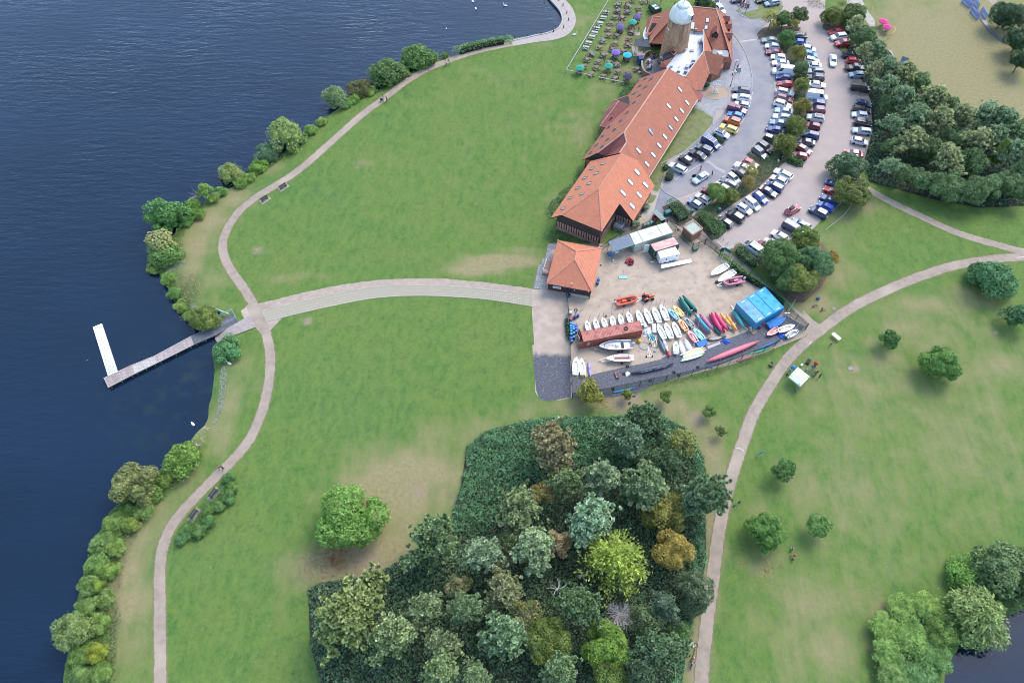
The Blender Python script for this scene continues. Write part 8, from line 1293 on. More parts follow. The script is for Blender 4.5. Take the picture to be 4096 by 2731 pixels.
# ================================================================== PEOPLE
M_skin=mat('skin',(.46,.26,.18),.6);M_top=mat('cloth_top',(1,1,1),.85,obcol=True);M_shoe=mat('shoes',(.05,.045,.04),.7);M_hair=mat('hair',(1,1,1),.7,obcol=True)
def trousers():
 m=mat('cloth_trousers',(.05,.06,.09),.85);N,L=nodes_of(m);r=N.new('ShaderNodeValToRGB');r.color_ramp.interpolation='CONSTANT';e=r.color_ramp.elements;e[0].color=(.03,.045,.10,1);e[1].position=.3;e[1].color=(.012,.012,.014,1)
 for p,c in((.5,(.16,.22,.34,1)),(.7,(.30,.25,.18,1)),(.82,(.10,.10,.11,1)),(.93,(.55,.55,.54,1))):q=e.new(p);q.color=c
 L.new(N.new('ShaderNodeObjectInfo').outputs['Random'],r.inputs[0]);L.new(r.outputs[0],N['Principled BSDF'].inputs['Base Color']);return m
M_leg=trousers();POSE={}
def person_mesh(pose):
 if pose in POSE:return POSE[pose]
 zp={'sit':.50,'ground':.12}.get(pose,.95);ln={'sit':.07,'ground':-.06,'walk':.04}.get(pose,0.0);J={};Eg=[]
 def j(n,p,r,m,par=None):
  J[n]=(Vector(p),r,m)
  if par:Eg.append((par,n))
 j('pelvis',(0,0,zp),.135,2);j('waist',(ln*.4,0,zp+.18),.125,1,'pelvis');j('chest',(ln,0,zp+.38),.145,1,'waist');j('neck',(ln*1.2,0,zp+.54),.055,0,'chest');j('head',(ln*1.3+.03,0,zp+.64),.085,0,'neck');j('crown',(ln*1.3+.02,0,zp+.75),.08,0,'head')
 for s,n in((-1,'l'),(1,'r')):
  sw=s*(.5 if pose=='walk' else 0)
  j('sh'+n,(ln,s*.17,zp+.47),.062,1,'chest')
  if pose in('sit','ground'):el,wr,hd=(ln+.10,s*.25,zp+.24),(ln+.33,s*.16,zp+.26),(ln+.41,s*.13,zp+.27)
  else:el,wr,hd=(ln-.03-sw*.18,s*.235,zp+.20),(ln+.04-sw*.42,s*.25,zp-.05),(ln+.06-sw*.46,s*.25,zp-.13)
  j('el'+n,el,.044,1,'sh'+n);j('wr'+n,wr,.030,0,'el'+n);j('hd'+n,hd,.034,0,'wr'+n)
  if pose=='sit':hp,kn,an,to=(.03,s*.095,zp-.03),(.44,s*.12,zp+.01),(.43,s*.12,.09),(.58,s*.13,.05)
  elif pose=='ground':hp,kn,an,to=(.05,s*.10,zp-.01),(.42,s*.16,.26),(.74,s*.14,.09),(.80,s*.15,.18)
  else:hp,kn,an,to=(0,s*.09,zp-.06),(.03+sw*.26,s*.10,.50),(sw*.40-.03-(.05 if sw<0 else 0),s*.10,.09+(.05 if sw<0 else 0)),(sw*.40+.12,s*.11,.045)
  j('hp'+n,hp,.088,2,'pelvis');j('kn'+n,kn,.062,2,'hp'+n);j('an'+n,an,.042,2,'kn'+n);j('to'+n,to,.038,3,'an'+n)
 names=list(J);me_=bpy.data.meshes.new('sk');me_.from_pydata([J[n][0]for n in names],[(names.index(a),names.index(b))for a,b in Eg],[]);o=bpy.data.objects.new('sk',me_);COL.objects.link(o);md=o.modifiers.new('s','SKIN')
 for i,n in enumerate(names):v=me_.skin_vertices[0].data[i];v.radius=(J[n][1],)*2;v.use_root=n=='pelvis'
 o.modifiers.new('d','SUBSURF').levels=1;dg=bpy.context.evaluated_depsgraph_get();r=bpy.data.meshes.new_from_object(o.evaluated_get(dg));bpy.data.objects.remove(o);r.name='person_'+pose;r.materials.clear()
 for m in(M_skin,M_top,M_leg,M_shoe):r.materials.append(m)
 S=[(J[a][0].lerp(J[b][0],t),J[b][2]if t>.25 or J[a][2]==J[b][2]else J[a][2])for a,b in Eg for t in(0.1,.3,.5,.7,.95)];SP_=np.array([s[0]for s in S]);SM=np.array([s[1]for s in S])
 C_=np.array([p.center for p in r.polygons]);mi=SM[np.argmin(((C_[:,None]-SP_[None])**2).sum(2),1)];r.polygons.foreach_set('material_index',mi.astype(np.int32));r.polygons.foreach_set('use_smooth',[True]*len(r.polygons))
 bm=bmesh.new();bm.from_mesh(r)
 h=J['head'][0];ex=MB();ex.tube([h+Vector((.08,0,.01)),h+Vector((.115,0,-.01))],[.012,.016],5)
 for s in(-1,1):ex.box(h+Vector((-.01,s*.088,.0)),(.03,.015,.05));ex.box(h+Vector((.078,s*.03,.035)),(.012,.02,.012),0,3)
 for n in 'lr':
  p,w_=J['hd'+n][0],J['wr'+n][0];d=(p-w_).normalized();sd=d.cross(Vector((1,0,0))if abs(d.x)<.7 else Vector((0,0,1))).normalized()
  for i,L_ in enumerate((.07,.085,.08,.065)):q=p+sd*(.027-.018*i);ex.tube([q,q+d*L_*.6,q+d*L_-Vector((0,0,.015))],[.010,.009,.007],4)
  ex.tube([w_.lerp(p,.6),w_.lerp(p,.8)+sd*.045,p+sd*.05+d*.02],[.012,.010,.008],4)
 m2=bpy.data.meshes.new('x');m2.from_pydata(ex.v,[],ex.f);m2.polygons.foreach_set('material_index',ex.m);bm.from_mesh(m2);bm.to_mesh(r);bm.free()
 hm=MB();c=J['crown'][0]+Vector((-.015,0,-.035));hm.lathe([(.098,-.10),(.112,-.03),(.105,.03),(.075,.08),(.02,.105)],10,0,c);hair=hm.mesh('hair_'+pose,M_hair,True);POSE[pose]=(r,hair);return POSE[pose]
TOPS={'white':(.74,.74,.73),'black':(.016,.016,.018),'grey':(.22,.23,.24),'blue':(.06,.14,.36),'navy':(.018,.03,.09),'red':(.45,.03,.035),'pink':(.60,.16,.22),'green':(.05,.22,.10),'pale blue':(.36,.48,.58),'teal':(.03,.26,.28),'beige':(.48,.40,.30),'yellow':(.62,.42,.05),'purple':(.16,.06,.26)}
HAIR=[(.03,.02,.014),(.09,.05,.025),(.28,.18,.08),(.015,.012,.01),(.35,.33,.30)]
def person(label,p,rz,pose,top,group=None,z=None,sc=1.0,hair=None):
 r,hm=person_mesh(pose);o=obj('person',r,None,(p.x,p.y,p.z if z is None else z),rz,TOPS[top]);o.scale=(sc,sc,sc);obj('hair',hm,o,color=hair or rnd.choice(HAIR));return tag(o,label,'person',group)
 # ================================================================== PUB GARDEN
M_tw=mat('table_wood',(.20,.135,.105),.85,(.14,.095,.075),3,c3_=(.30,.23,.19),scale3=2);M_wb=mat('bleached_wood',(.47,.45,.42),.8,(.37,.355,.33),2)
def round_table_proto():
 t=thing('picnic_table',None,'picnic table');k=MB();k.lathe([(.02,.70),(.56,.70),(.58,.72),(.58,.75),(.55,.765),(.02,.765)],20);k.build('tabletop',M_tw,t)
 for i in range(4):
  a0=math.pi/4+i*math.pi/2;k=MB();k.loft([[Vector((r*math.cos(a),r*math.sin(a),z))for r,z in((.80,.40),(1.10,.40),(1.10,.45),(.80,.45))]for a in[a0+(j-3)*.17 for j in range(7)]]);k.build('bench_seat',M_tw,t);k=MB();k.bar((.25*math.cos(a0),.25*math.sin(a0),.68),(.62*math.cos(a0),.62*math.sin(a0),.02),.09);k.bar((.3*math.cos(a0),.3*math.sin(a0),.34),(1.0*math.cos(a0),1.0*math.sin(a0),.37),.07);k.build('leg',M_tw,t)
 return Proto(t)
RT=round_table_proto()
def parasol(label,p,col,group=None,r=1.25,h=2.25,fr_=8):
 t=thing('parasol',label,'parasol',(p.x,p.y,0),rnd.uniform(0,1),group);k=MB();k.tube([(0,0,0),(0,0,h+.05)],.025,6);k.build('pole',M_alu,t);k=MB();n=fr_;P_=[(r*math.cos(2*math.pi*i/n),r*math.sin(2*math.pi*i/n),h-.5)for i in range(n)]
 Q_=[(r*.93*math.cos(2*math.pi*(i+.5)/n),r*.93*math.sin(2*math.pi*(i+.5)/n),h-.44)for i in range(n)]
 for i in range(n):k.add([(0,0,h),P_[i],Q_[i],P_[(i+1)%n]],[(0,1,2),(0,2,3)])
 for i in range(n):a,b_=Vector(P_[i]),Vector(Q_[i]);c=Vector(P_[(i+1)%n]);k.add([a,b_,c,c-Vector((0,0,.14)),b_-Vector((0,0,.14)),a-Vector((0,0,.14))],[(0,5,4,1),(1,4,3,2)])
 k.build('canopy',mat('parasol_'+str(col),col,.8,tuple(v*.8 for v in col),3),t);return t
PC={'green':(.04,.28,.18),'violet':(.19,.12,.42),'purple':(.11,.09,.20),'cyan':(.04,.42,.50),'dark':(.055,.05,.085)}
LINES=[[(348,843,3,'green'),(487,868,0),(627,895,0),(762,920,2),(905,945,0,'dark')],[(400,777,0),(545,793,0),(685,820,0,'green'),(800,840,0),(910,860,3),(1022,810,0)],[(435,700,3),(567,724,0),(695,731,0),(787,753,4)],[(490,632,4),(630,646,4),(768,662,5,'violet'),(902,695,5,'cyan')],[(583,556,0),(735,580,5),(862,602,2)],[(625,480,3),(768,508,0),(915,527,4)],[(693,413,0),(785,418,0),(933,451,0)],[(683,340,0),(820,365,5,'purple'),(960,378,4)],[(710,273,0),(830,278,5),(965,306,0,'green')],[(757,200,0),(848,209,4),(1015,242,4,'purple')],[(795,131,5),(912,142,5),(1045,167,5)],[(800,57,5),(915,66,5),(1045,95,0)],[(975,6,0),(1100,18,0)]]
SIDE={0:'right',1:'far right',2:'far left',3:'left',4:'near left',5:'near right'};tw_=[k for k in('white','black','white','grey','blue','navy','white','pink','red','pale blue','beige','black','green')]
for li,row in enumerate(LINES):
 ln_='lowest line' if li==0 else('topmost line' if li==len(LINES)-1 else f'{ORD[li]} line up')
 for ti,q in enumerate(row):
  x,y,n=q[:3];ps=q[3]if len(q)>3 else None;p=c1(x,y,.5);pos_=f'{ORD[ti]} from left in the {ln_}'
  RT.put((p.x,p.y,0),rnd.uniform(-.4,.4),(f'occupied' if n else 'empty')+f' round picnic table{" under a " + ps + " parasol" if ps else ""}, {pos_}','round picnic tables in the pub garden')
  if ps:parasol({'green':'green parasol over','violet':'violet parasol over','purple':'purple parasol over','cyan':'cyan parasol over','dark':'blackish parasol over'}[ps]+f' the picnic table {pos_}',p,PC[ps],'parasols in the pub garden')
  for s in sorted(rnd.sample(range(6),n)):
   a=s*math.pi/3+rnd.uniform(-.12,.12);tp=rnd.choice(tw_);person(f'person in {tp} top, {SIDE[s]} seat, {ORD[ti]} table of the {ln_}',Vector((p.x+1.0*math.cos(a),p.y+1.0*math.sin(a),0)),a+math.pi,'sit',tp,'guests sitting in the pub garden',z=-.04)
def bench_table():
 t=thing('bench_table',None,'picnic bench')
 for i in range(4):k=MB();k.box((0,-.27+.18*i,.74),(1.7,.165,.04));k.build('table_board',M_wb,t)
 for s in(-1,1):
  k=MB();k.box((0,s*.68,.44),(1.7,.24,.045));k.build('seat',M_wb,t)
  k=MB();k.bar((s*.6,-.7,.40),(s*.6,.7,.40),.05,.09);k.bar((s*.6,-.55,0),(s*.6,-.2,.72),.06);k.bar((s*.6,.55,0),(s*.6,.2,.72),.06);k.build('leg',M_wb,t)
 return Proto(t)
BTB=bench_table()
for i,(x,y,n)in enumerate(((660,145,3),(630,205,0),(590,272,0),(550,332,2),(525,385,0),(495,432,0),(455,502,0),(425,557,2))):
 p=c1(x,y,.5);hz=heading(c1,x,y,8);BTB.put((p.x,p.y,0),hz,f'pale wooden picnic bench, {ORD[i]} from the top along the garden rail'+(', with people' if n else ''),'picnic benches along the garden rail')
 for s in range(n):yv,xo=(.66 if s%2 else-.66),(-.4,.4,.3)[s];tp=rnd.choice(tw_);q=Vector((p.x+math.cos(hz)*xo-math.sin(hz)*yv,p.y+math.sin(hz)*xo+math.cos(hz)*yv,0));person(f'person in {tp} top, {("near left", "far right", "near right")[s]} seat, {ORD[i]} picnic bench along the rail',q,hz+(-math.pi/2 if yv>0 else math.pi/2),'sit',tp,'guests sitting in the pub garden')
def rail_fence(label,a,b_,n,m):
 o=at0(a);t=thing('rail_fence',label,'fence',o);d=at0(b_)-o
 for i in range(n+1):q=d*(i/n);k=MB();k.box((q.x,q.y,.45),(.12,.12,.9));k.build('post',m,t)
 k=MB();k.bar(Vector((0,0,.9)),d+Vector((0,0,.9)),.14,.09);k.build('rail',m,t)
rail_fence('pale timber rail fence along the lake side of the pub garden',c1(685,30),c1(190,852),16,M_wb);rail_fence('low rail fence at the lower left of the pub garden',c1(192,854),c1(485,920),4,M_wb);rail_fence('low rail fence at the lower right of the pub garden',c1(570,940),c1(865,1002),4,M_wb)
for i,(x,y,w_,d_,a)in enumerate(((1015,400,2.0,1.6,0),(1000,605,1.6,4.4,0))):p=c1(x,y);b=MB();b.box((0,0,.02),(w_,d_,.05));struct('stone_pad',b,M_conc).location=(p.x,p.y,0)
for x,y,lab,tp,ps in((1143,42,'person in black top walking at the top of the pub garden','black','walk'),(1168,60,'person in blue top walking beside another at the garden top','blue','walk'),(1303,22,'person in pink top walking on the path left of the windmill','pink','walk'),(638,725,'person in black standing between tables in the pub garden','black','stand'),(1465,50,'person in black on the path behind the inn roof','black','walk'),(2203,795,'person in black walking on the plaza beside the lamp posts','black','walk'),(1040,352,'person in red top standing at the paved pad in the garden','red','stand')):p=c1(x,y,.8);person(lab,Vector((p.x,p.y,.02)),rnd.uniform(0,6.28),ps,tp)
for i,(x,y)in enumerate(((1200,640),(1225,655),(1240,625),(1265,650),(1250,670),(1215,675),(1150,740),(1185,735),(1160,805),(1190,790))):p=c1(x,y,.5);tp=('black','navy','black','white','grey','black','pink','white','pale blue','red')[i];person(f'person in {tp} top, {ORD[i]} of the guests seated inside the curved terrace',Vector((p.x,p.y,.05)),i*1.9,'sit',tp,'guests on the curved terrace')
for i,(x,y)in enumerate(((1235,650),(1165,708),(1172,782))):p=c1(x,y,.7);t=thing('terrace_table',('dark table crowded with guests on the curved terrace','grey square table in the middle of the curved terrace','long grey table nearest the barn on the curved terrace')[i],'table',(p.x,p.y,.05),.9,'tables on the curved terrace');k=MB();k.box((0,0,.73),((1.6,1.0,1.9)[i],.85,.04));k.build('tabletop',M_black if i==0 else mat('grey_table',(.36,.42,.45),.5),t);k=MB();[k.box((sx,sy,.36),(.05,.05,.72))for sx in(-.4,.4)for sy in(-.3,.3)];k.build('legs',M_black,t)
p=c1(1050,855,.3);b=MB();b.loft([[Vector((x,y*r,z+zz*r))for y,zz in((-1,0),(-.6,.9),(.6,.9),(1,0),(.5,-1),(-.5,-1))]for x,r,z in((-.4,.05,.45),(-.3,.13,.42),(.1,.14,.42),(.28,.10,.48),(.36,.09,.58),(.50,.06,.56),(.56,.03,.53))]);[b.tube([(x,y,.4),(x+.02,y,.2),(x,y,.0)],[.05,.03,.03],5)for x in(-.28,.2)for y in(-.08,.08)];b.tube([(-.4,0,.48),(-.6,0,.62)],[.03,.012],4);tag(b.build('dog',mat('dog_white',(.68,.66,.62),.8),None,(p.x,p.y,0),.2,True),'white dog standing near the curved terrace wall','dog')
p=c1(1225,140);t=thing('service_trailer','dark green trailer with pale windows beside the inn roof','trailer',(p.x,p.y,0),.5);b=MB();b.box((0,0,1.1),(2.2,3.4,1.5));b.build('body',mat('trailer_green',(.035,.06,.035),.6),t);b=MB();[b.box((-.3,y,1.87),(1.3,.8,.05))for y in(-1.1,.1)];b.build('roof_light',mat('pale_glass',(.40,.50,.47),.2),t);[obj('wheel',WHEEL,t,(s*1.0,0,.33),math.pi/2)for s in(-1,1)]
p=c1(1055,740);t=thing('garden_shed','small blue shed with a pinkish lean-to roof by the terrace wall','shed',(p.x,p.y,0),.1);b=MB();b.box((0,0,1),(1.2,2.2,2));b.build('walls',mat('shed_blue',(.03,.06,.16),.7),t);b=MB();b.slab([(-.9,.2,2.1),(.9,.2,2.1),(.9,2.2,1.9),(-.9,2.2,1.9)],.08);b.build('roof',mat('shed_pink',(.26,.17,.18),.8),t)
def lamp_post(label,p,h=4.2):
 t=thing('street_lamp',label,'street lamp',(p.x,p.y,0),.3,'globe lamps on the plaza');k=MB();k.lathe([(.14,0),(.12,.5),(.06,.7),(.05,h)],10);k.bar((-.45,0,h),(.45,0,h),.05);k.build('post',M_black,t)
 for x,z in((-.45,.2),(0,.5),(.45,.2)):k=MB();k.lathe([(.02,-.18),(.14,-.12),(.19,0),(.14,.12),(.02,.18)],12);k.build('globe',mat('lamp_globe',(.78,.72,.60),.3),t,(x,0,h+z),smooth=True)
lamp_post('three globe street lamp nearest the parked cars on the plaza',c1(2118,1015));lamp_post('three globe street lamp behind the other on the plaza',c1(2140,885))
p=c1(2200,872);t=thing('notice_board','black framed notice board on the plaza beside the lamp posts','sign',(p.x,p.y,0),.2);[(lambda k:(k.box((x,0,.5),(.07,.07,1.0)),k.build('leg',M_black,t)))(MB())for x in(-.5,.5)];b=MB();b.box((0,0,1.1),(1.2,.08,1.0),0,0,R(-25));b.build('board',M_black,t);b=MB();b.box((0,-.08,1.12),(.9,.02,.7),0,0,R(-25));b.build('notice',mat('notice_grey',(.22,.26,.27),.5),t)
p=c1(1935,1085);t=thing('fantail_sculpture','white windmill fantail on a timber stand in the pebble circle','sculpture',(p.x,p.y,.05));hub=Vector((0,.2,2.2));k=MB()
for a0,a1 in(((-.9,-.5,0),(0,.2,1.2)),((.9,-.5,0),(0,.2,1.2)),((-.9,-.5,.05),(.9,-.5,.05)),((0,.2,.0),(0,.2,2.2)),((0,-.5,.05),(0,.2,1.2))):k.bar(a0,a1,.12)
k.build('stand',M_white,t)
for i in range(12):a=i*math.pi/6;d=Vector((math.cos(a),-.35*math.sin(a),.94*math.sin(a)));s=Vector((-math.sin(a),-.35*math.cos(a),.94*math.cos(a)));k=MB();k.slab([hub+d*.35-s*.05,hub+d*1.7-s*.28,hub+d*1.7+s*.12,hub+d*.35+s*.04],.03);k.build('vane',M_white,t)
for i in range(1):k=MB();k.tube([hub+Vector((math.cos(a)*1.72,-.6*math.sin(a)*1.0,1.62*math.sin(a)))for a in[j*math.pi/12 for j in range(25)]],.035,5);k.tube([hub-Vector((0,.2,0)),hub+Vector((0,.2,0))],.12,8);k.build('rim',M_white,t)
p=c1(1968,908);k=MB();k.lathe([(.16,0),(.24,.4),(.22,.42)],10);t=thing('flower_pot','small potted green plant by the inn entrance','plant',(p.x,p.y,.02));k.build('pot',M_trim,t);c_=obj('foliage',crown_mesh('small',0),t,(0,0,.6),0,G_ash);c_.scale=(.35,.35,.3)
for x,y,h,lab in((205,155,3.2,'white topped post at the corner of the motorcycle bay'),(238,160,5.0,'dark lamp column beside the motorcycle bay')):p=cA(x,y);k=MB();k.tube([(0,0,0),(0,0,h)],.07,8);k.box((0,0,h),(.3,.2,.12));tag(k.build('lamp_column' if h>4 else 'post',M_black if h>4 else M_white,None,(p.x,p.y,.1)),lab,'post')
p=cB(1232,565);t=thing('pay_machine','black parking payment machine at the island tip','machine',(p.x,p.y,.11),.6);k=MB();k.box((0,0,.9),(.6,.5,1.8));k.build('cabinet',M_black,t);k=MB();[k.box((x,-.27,1.35),(.18,.02,.3))for x in(-.13,.13)];k.build('screen',M_white,t);p=cB(1195,612);k=MB();k.box((0,0,.65),(.35,.35,1.3));tag(k.build('ticket_post',M_galv,None,(p.x,p.y,.11),.5),'slim grey ticket post beside the black payment machine','machine')
for x,y,lab,tp,ps in((255,550,'person in red beside the black saloon in the barn verge row','red','stand'),(300,662,'person in pink top crossing the road behind the open door car','pink','walk'),(438,718,'person in blue shorts walking right of the open door car','navy','walk'),(1015,925,'person in red bending at the black saloon on the island','red','stand')):p=cB(x,y,.8);person(lab,Vector((p.x,p.y,.02)),rnd.uniform(0,6.28),ps,tp)
p=cA(940,415,.8);person('person in brown top walking behind the black car on the island',Vector((p.x,p.y,.01)),1,'walk','beige')
# ================================================================== JETTY, BENCHES, WALKERS, FAR MEADOW
M_deck=[mat('deck_'+n,c,.85,tuple(v*.82 for v in c),2.5,var=.13)for n,c in(('pink',(.40,.315,.285)),('pale',(.50,.45,.385)),('rose',(.43,.345,.315)),('grey',(.155,.160,.170)))];M_pile=mat('pile_wood',(.16,.13,.10),.9)
up_,dn_=[(270,970),(530,848),(745,762),(1088,577),(1285,482),(1480,355)],[(310,1055),(555,928),(766,826),(1115,652),(1330,558),(1532,440)];zj=.15
UP,DN=[pj(x,y,zj)for x,y in up_],[pj(x,y,zj)for x,y in dn_];jo=at0(UP[0]);jt=thing('jetty','long timber jetty running out into the lake in four differently weathered sections','jetty',jo);edg=MB();pile=MB()
pk=MB();pk.box((0,0,0),(.155,1,.05));PKM=[pk.mesh('plank',m)for m in M_deck]
for s in range(5):
 u0,u1,d0,d1=UP[s],UP[s+1],DN[s],DN[s+1];L_=((u0+d0)/2-(u1+d1)/2).length;n=round(L_/.185)
 for i in range(n):
  t_=(i+.5)/n;a,c=u0.lerp(u1,t_)-jo,d0.lerp(d1,t_)-jo;m0=(a+c)/2;d=a-c;o=obj('plank',PKM[min(s,3)],jt,(m0.x,m0.y,zj+rnd.uniform(-.012,.012)),math.atan2(d.y,d.x)-math.pi/2);o.scale=(1,d.length+rnd.uniform(-.05,.05),1)
 for a,c,sg in((u0,u1,1),(d0,d1,-1)):
  edg.bar(a-jo-Vector((0,0,.12)),c-jo-Vector((0,0,.12)),.1,.2)
  if s<4:q=MB();q.bar(a-jo+Vector((0,0,.06)),c-jo+Vector((0,0,.06)),.12,.07);q.build('kerb_rail',mat('deck_pale',(0,0,0))if s<3 else M_deck[3],jt)
 for t_ in(0.1,.5,.9):
  for a in(u0.lerp(u1,t_),d0.lerp(d1,t_)):pile.tube([a-jo+Vector((0,0,-.1)),a-jo+Vector((0,0,-1.7-zj))],.11,7)
edg.build('beam',M_pile,jt);pile.build('pile',M_pile,jt);q=MB()
for a,c in(((1240,475),(1480,340)),((1390,485),(1525,415)),((1480,340),(1528,432))):
 p0,p1=pj(*a,zj)-jo,pj(*c,zj)-jo
 for z in(.55,1.05):q.bar(p0+Vector((0,0,z)),p1+Vector((0,0,z)),.06)
 for t_ in(0,.33,.66,1):q.bar(p0.lerp(p1,t_),p0.lerp(p1,t_)+Vector((0,0,1.05)),.06)
q.build('handrail',M_galv,jt)
a,b_,c,d=pj(165,487,-.1),pj(250,452,-.1),pj(400,905,-.1),pj(306,945,-.1);po_=at0(a);pt=thing('pontoon','white floating pontoon of plastic cubes at the outer end of the jetty','pontoon',po_);cm=MB();cm.loft([[Vector((x*f_,y*f_,z))for x,y in((-.5,-.3),(-.3,-.5),(.3,-.5),(.5,-.3),(.5,.3),(.3,.5),(-.3,.5),(-.5,.3))]for f_,z in((.9,-.25),(1,-.15),(1,.12),(.9,.17))]);cmm=cm.mesh('float_block',mat('float_white',(.78,.78,.79),.5,(.62,.61,.62),2.2,.56,.72))
nu,nv=4,round((a-d).length/.5);e_=(d-a).normalized()
for i in range(nu):
 for j in range(nv):p=a.lerp(b_,(i+.5)/nu).lerp(d.lerp(c,(i+.5)/nu),(j+.5)/nv)-po_;w_=(b_-a).length/nu;o=obj('float_block',cmm,pt,(p.x,p.y,-.27),math.atan2(e_.y,e_.x));o.scale=((a-d).length/nv*.97,w_*.97,1)
p=pj(340,890,-.05)-po_;k=MB();k.box((p.x,p.y,-.07),(1.2,.9,.05),math.atan2(e_.y,e_.x));k.build('landing_plate',mat('plate_grey',(.48,.49,.52),.6),pt)
def bird(name,label,fr,x,y,z,rz,col,L_,cat,neck):
 p=fr(x,y,z);t=thing(name,label,cat,(p.x,p.y,z),rz);k=MB();k.loft([[Vector((x_*L_,r*L_*math.cos(a),.12*L_+r*L_*.8*math.sin(a)+(.1*L_ if x_<-.4 else 0)))for a in[i*math.pi/4 for i in range(8)]]for x_,r in((-.55,.03),(-.4,.14),(-.1,.23),(.2,.2),(.38,.08))]);nk=[(.33,.15),(.46,.30),(.44,.30+neck*.5),(.52,.30+neck)];k.tube([(x_*L_,0,z_*L_)for x_,z_ in nk],[.07*L_,.05*L_,.045*L_,.06*L_],6);k.build('body',mat('bird_'+str(col),col,.7),t,smooth=True);k=MB();k.tube([(.55*L_,0,(.30+neck)*L_),(.68*L_,0,(.26+neck)*L_)],[.035*L_,.012*L_],5);k.build('beak',mat('beak',(.50,.16,.03),.5),t)
W_=(.75,.75,.74);Dk=(.13,.10,.08)
for x,y,c,lab,fr,z in((985,332,W_,'white swan on the water beside the jetty bush',pj,-.5),(990,397,Dk,'brown duck behind the swan near the shore',pj,-.5),(1000,428,Dk,'brown duck closest to the jetty bush',pj,-.5),(115,803,Dk,'brown duck alone left of the white pontoon',pj,-.5),(1110,1403,W_,'white swan by the pale reeds in the bay',pj,-.5),(1450,832,W_,'white goose on the grass beside the laurel',pj,0),(1475,842,Dk,'dark goose next to the white goose on the grass',pj,0),(287,413,W_,'white swan resting on the lawn near the quay',c1,0),(775,10,W_,'swan far out at the top of the lake, left',tl,-.5),(788,42,W_,'swan at the top of the lake below another',tl,-.5),(1095,13,Dk,'dark bird near the quay wall, upper',tl,-.5),(1087,35,Dk,'dark bird near the quay wall, lower',tl,-.5),(805,138,Dk,'dark duck in front of the lakeside hedge',tl,-.5),(655,130,W_,'gull on the water off the small round bush',tl,-.5),(920,28,W_,'swan at the top of the lake, right',tl,-.5),(640,162,Dk,'duck close to the shore left of the hedge',tl,-.5)):sw=c==W_;bird('swan' if sw and 'gull' not in lab else('gull' if 'gull' in lab else 'duck'),lab,fr,x,y,z,rnd.uniform(0,6.28),c,1.15 if sw and 'gull' not in lab else.6,'bird',.5 if sw else.12)
def bench(label,fr,x,y,ang,pad=True):
 p=fr(x,y);h=heading(fr,x,y,ang);t=thing('park_bench',label,'bench',(p.x,p.y,.03),h,'dark benches beside the lakeside path');m=mat('bench_dark',(.040,.042,.055),.6)
 for i in range(3):k=MB();k.box((0,-.2+.16*i,.45),(1.8,.14,.04));k.build('seat_slat',m,t)
 for i in range(2):k=MB();k.box((0,.27+.03*i,.62+.18*i),(1.8,.04,.15));k.build('back_slat',m,t)
 for s in(-.75,.75):k=MB();k.box((s,0,.22),(.08,.5,.44));k.bar((s,.24,.4),(s,.32,.9),.07);k.build('leg',m,t)
 if pad:b=MB();b.box((0,0,.0),(2.6,1.3,.04));o=struct('bench_pad',b,M_path);o.location=(p.x,p.y,.018);o.rotation_euler.z=h
bench('upper dark bench on its tarmac pad along the lakeside path',sh,2193,590,-33);bench('lower dark bench on its tarmac pad along the lakeside path',sh,2020,706,-33);bench('dark bench at the upper end of the shrub bed',bk,1660,648,-53);bench('dark bench in the middle of the shrub bed',bk,1475,842,-53)
for i,(x,y)in enumerate(((962,172),(1021,163),(1080,155),(1136,144),(1181,126),(1203,93),(1195,62),(1178,28),(1160,4))):p=tl(x,y);k=MB();k.lathe([(.15,0),(.13,.75),(.10,.85),(.02,.87)],8);tag(k.build('bollard',mat('bollard_brown',(.12,.075,.055),.8),None,(p.x,p.y,.05)),f'short brown bollard on the quay, {ORD[i]} counted from the hedge','bollard','bollards along the quay')
def sign(label,fr,x,y,rz,h,wd,ht,col,name='sign',tilt=0):
 p=fr(x,y);t=thing(name,label,'sign',(p.x,p.y,0),rz)
 for s in(-wd*.4,wd*.4):k=MB();k.box((s,0,h/2),(.08,.08,h));k.build('post',M_timber,t)
 k=MB();k.box((0,-.07,h-ht*.3),(wd,.05,ht),0,0,tilt);k.build('panel',mat('sign_'+str(col),col,.5),t)
sign('brown information board by the lakeside path',tl,480,352,.5,1.5,1.1,.8,(.16,.10,.08),'information_board');sign('small tilted interpretation panel by the park path below the white table',cp4,1340,308,.5,1.0,.7,.5,(.10,.08,.07),'interpretation_panel')
for(x,y),lab,cats in(((1328,330),'white sign board by the shore end of the jetty',0),):p=pj(x,y);k=MB();a_,c_=pj(1315,315,.9)-at0(p),pj(1445,365,.9)-at0(p);k.bar(a_,c_,.1,.35);tag(k.build('sign_board',M_white,None,at0(p)),lab,'sign')
wheelie('dark green litter bin beside the jetty handrail',pj(1355,360),.3,(.01,.09,.085),(.6,.6,1.0))
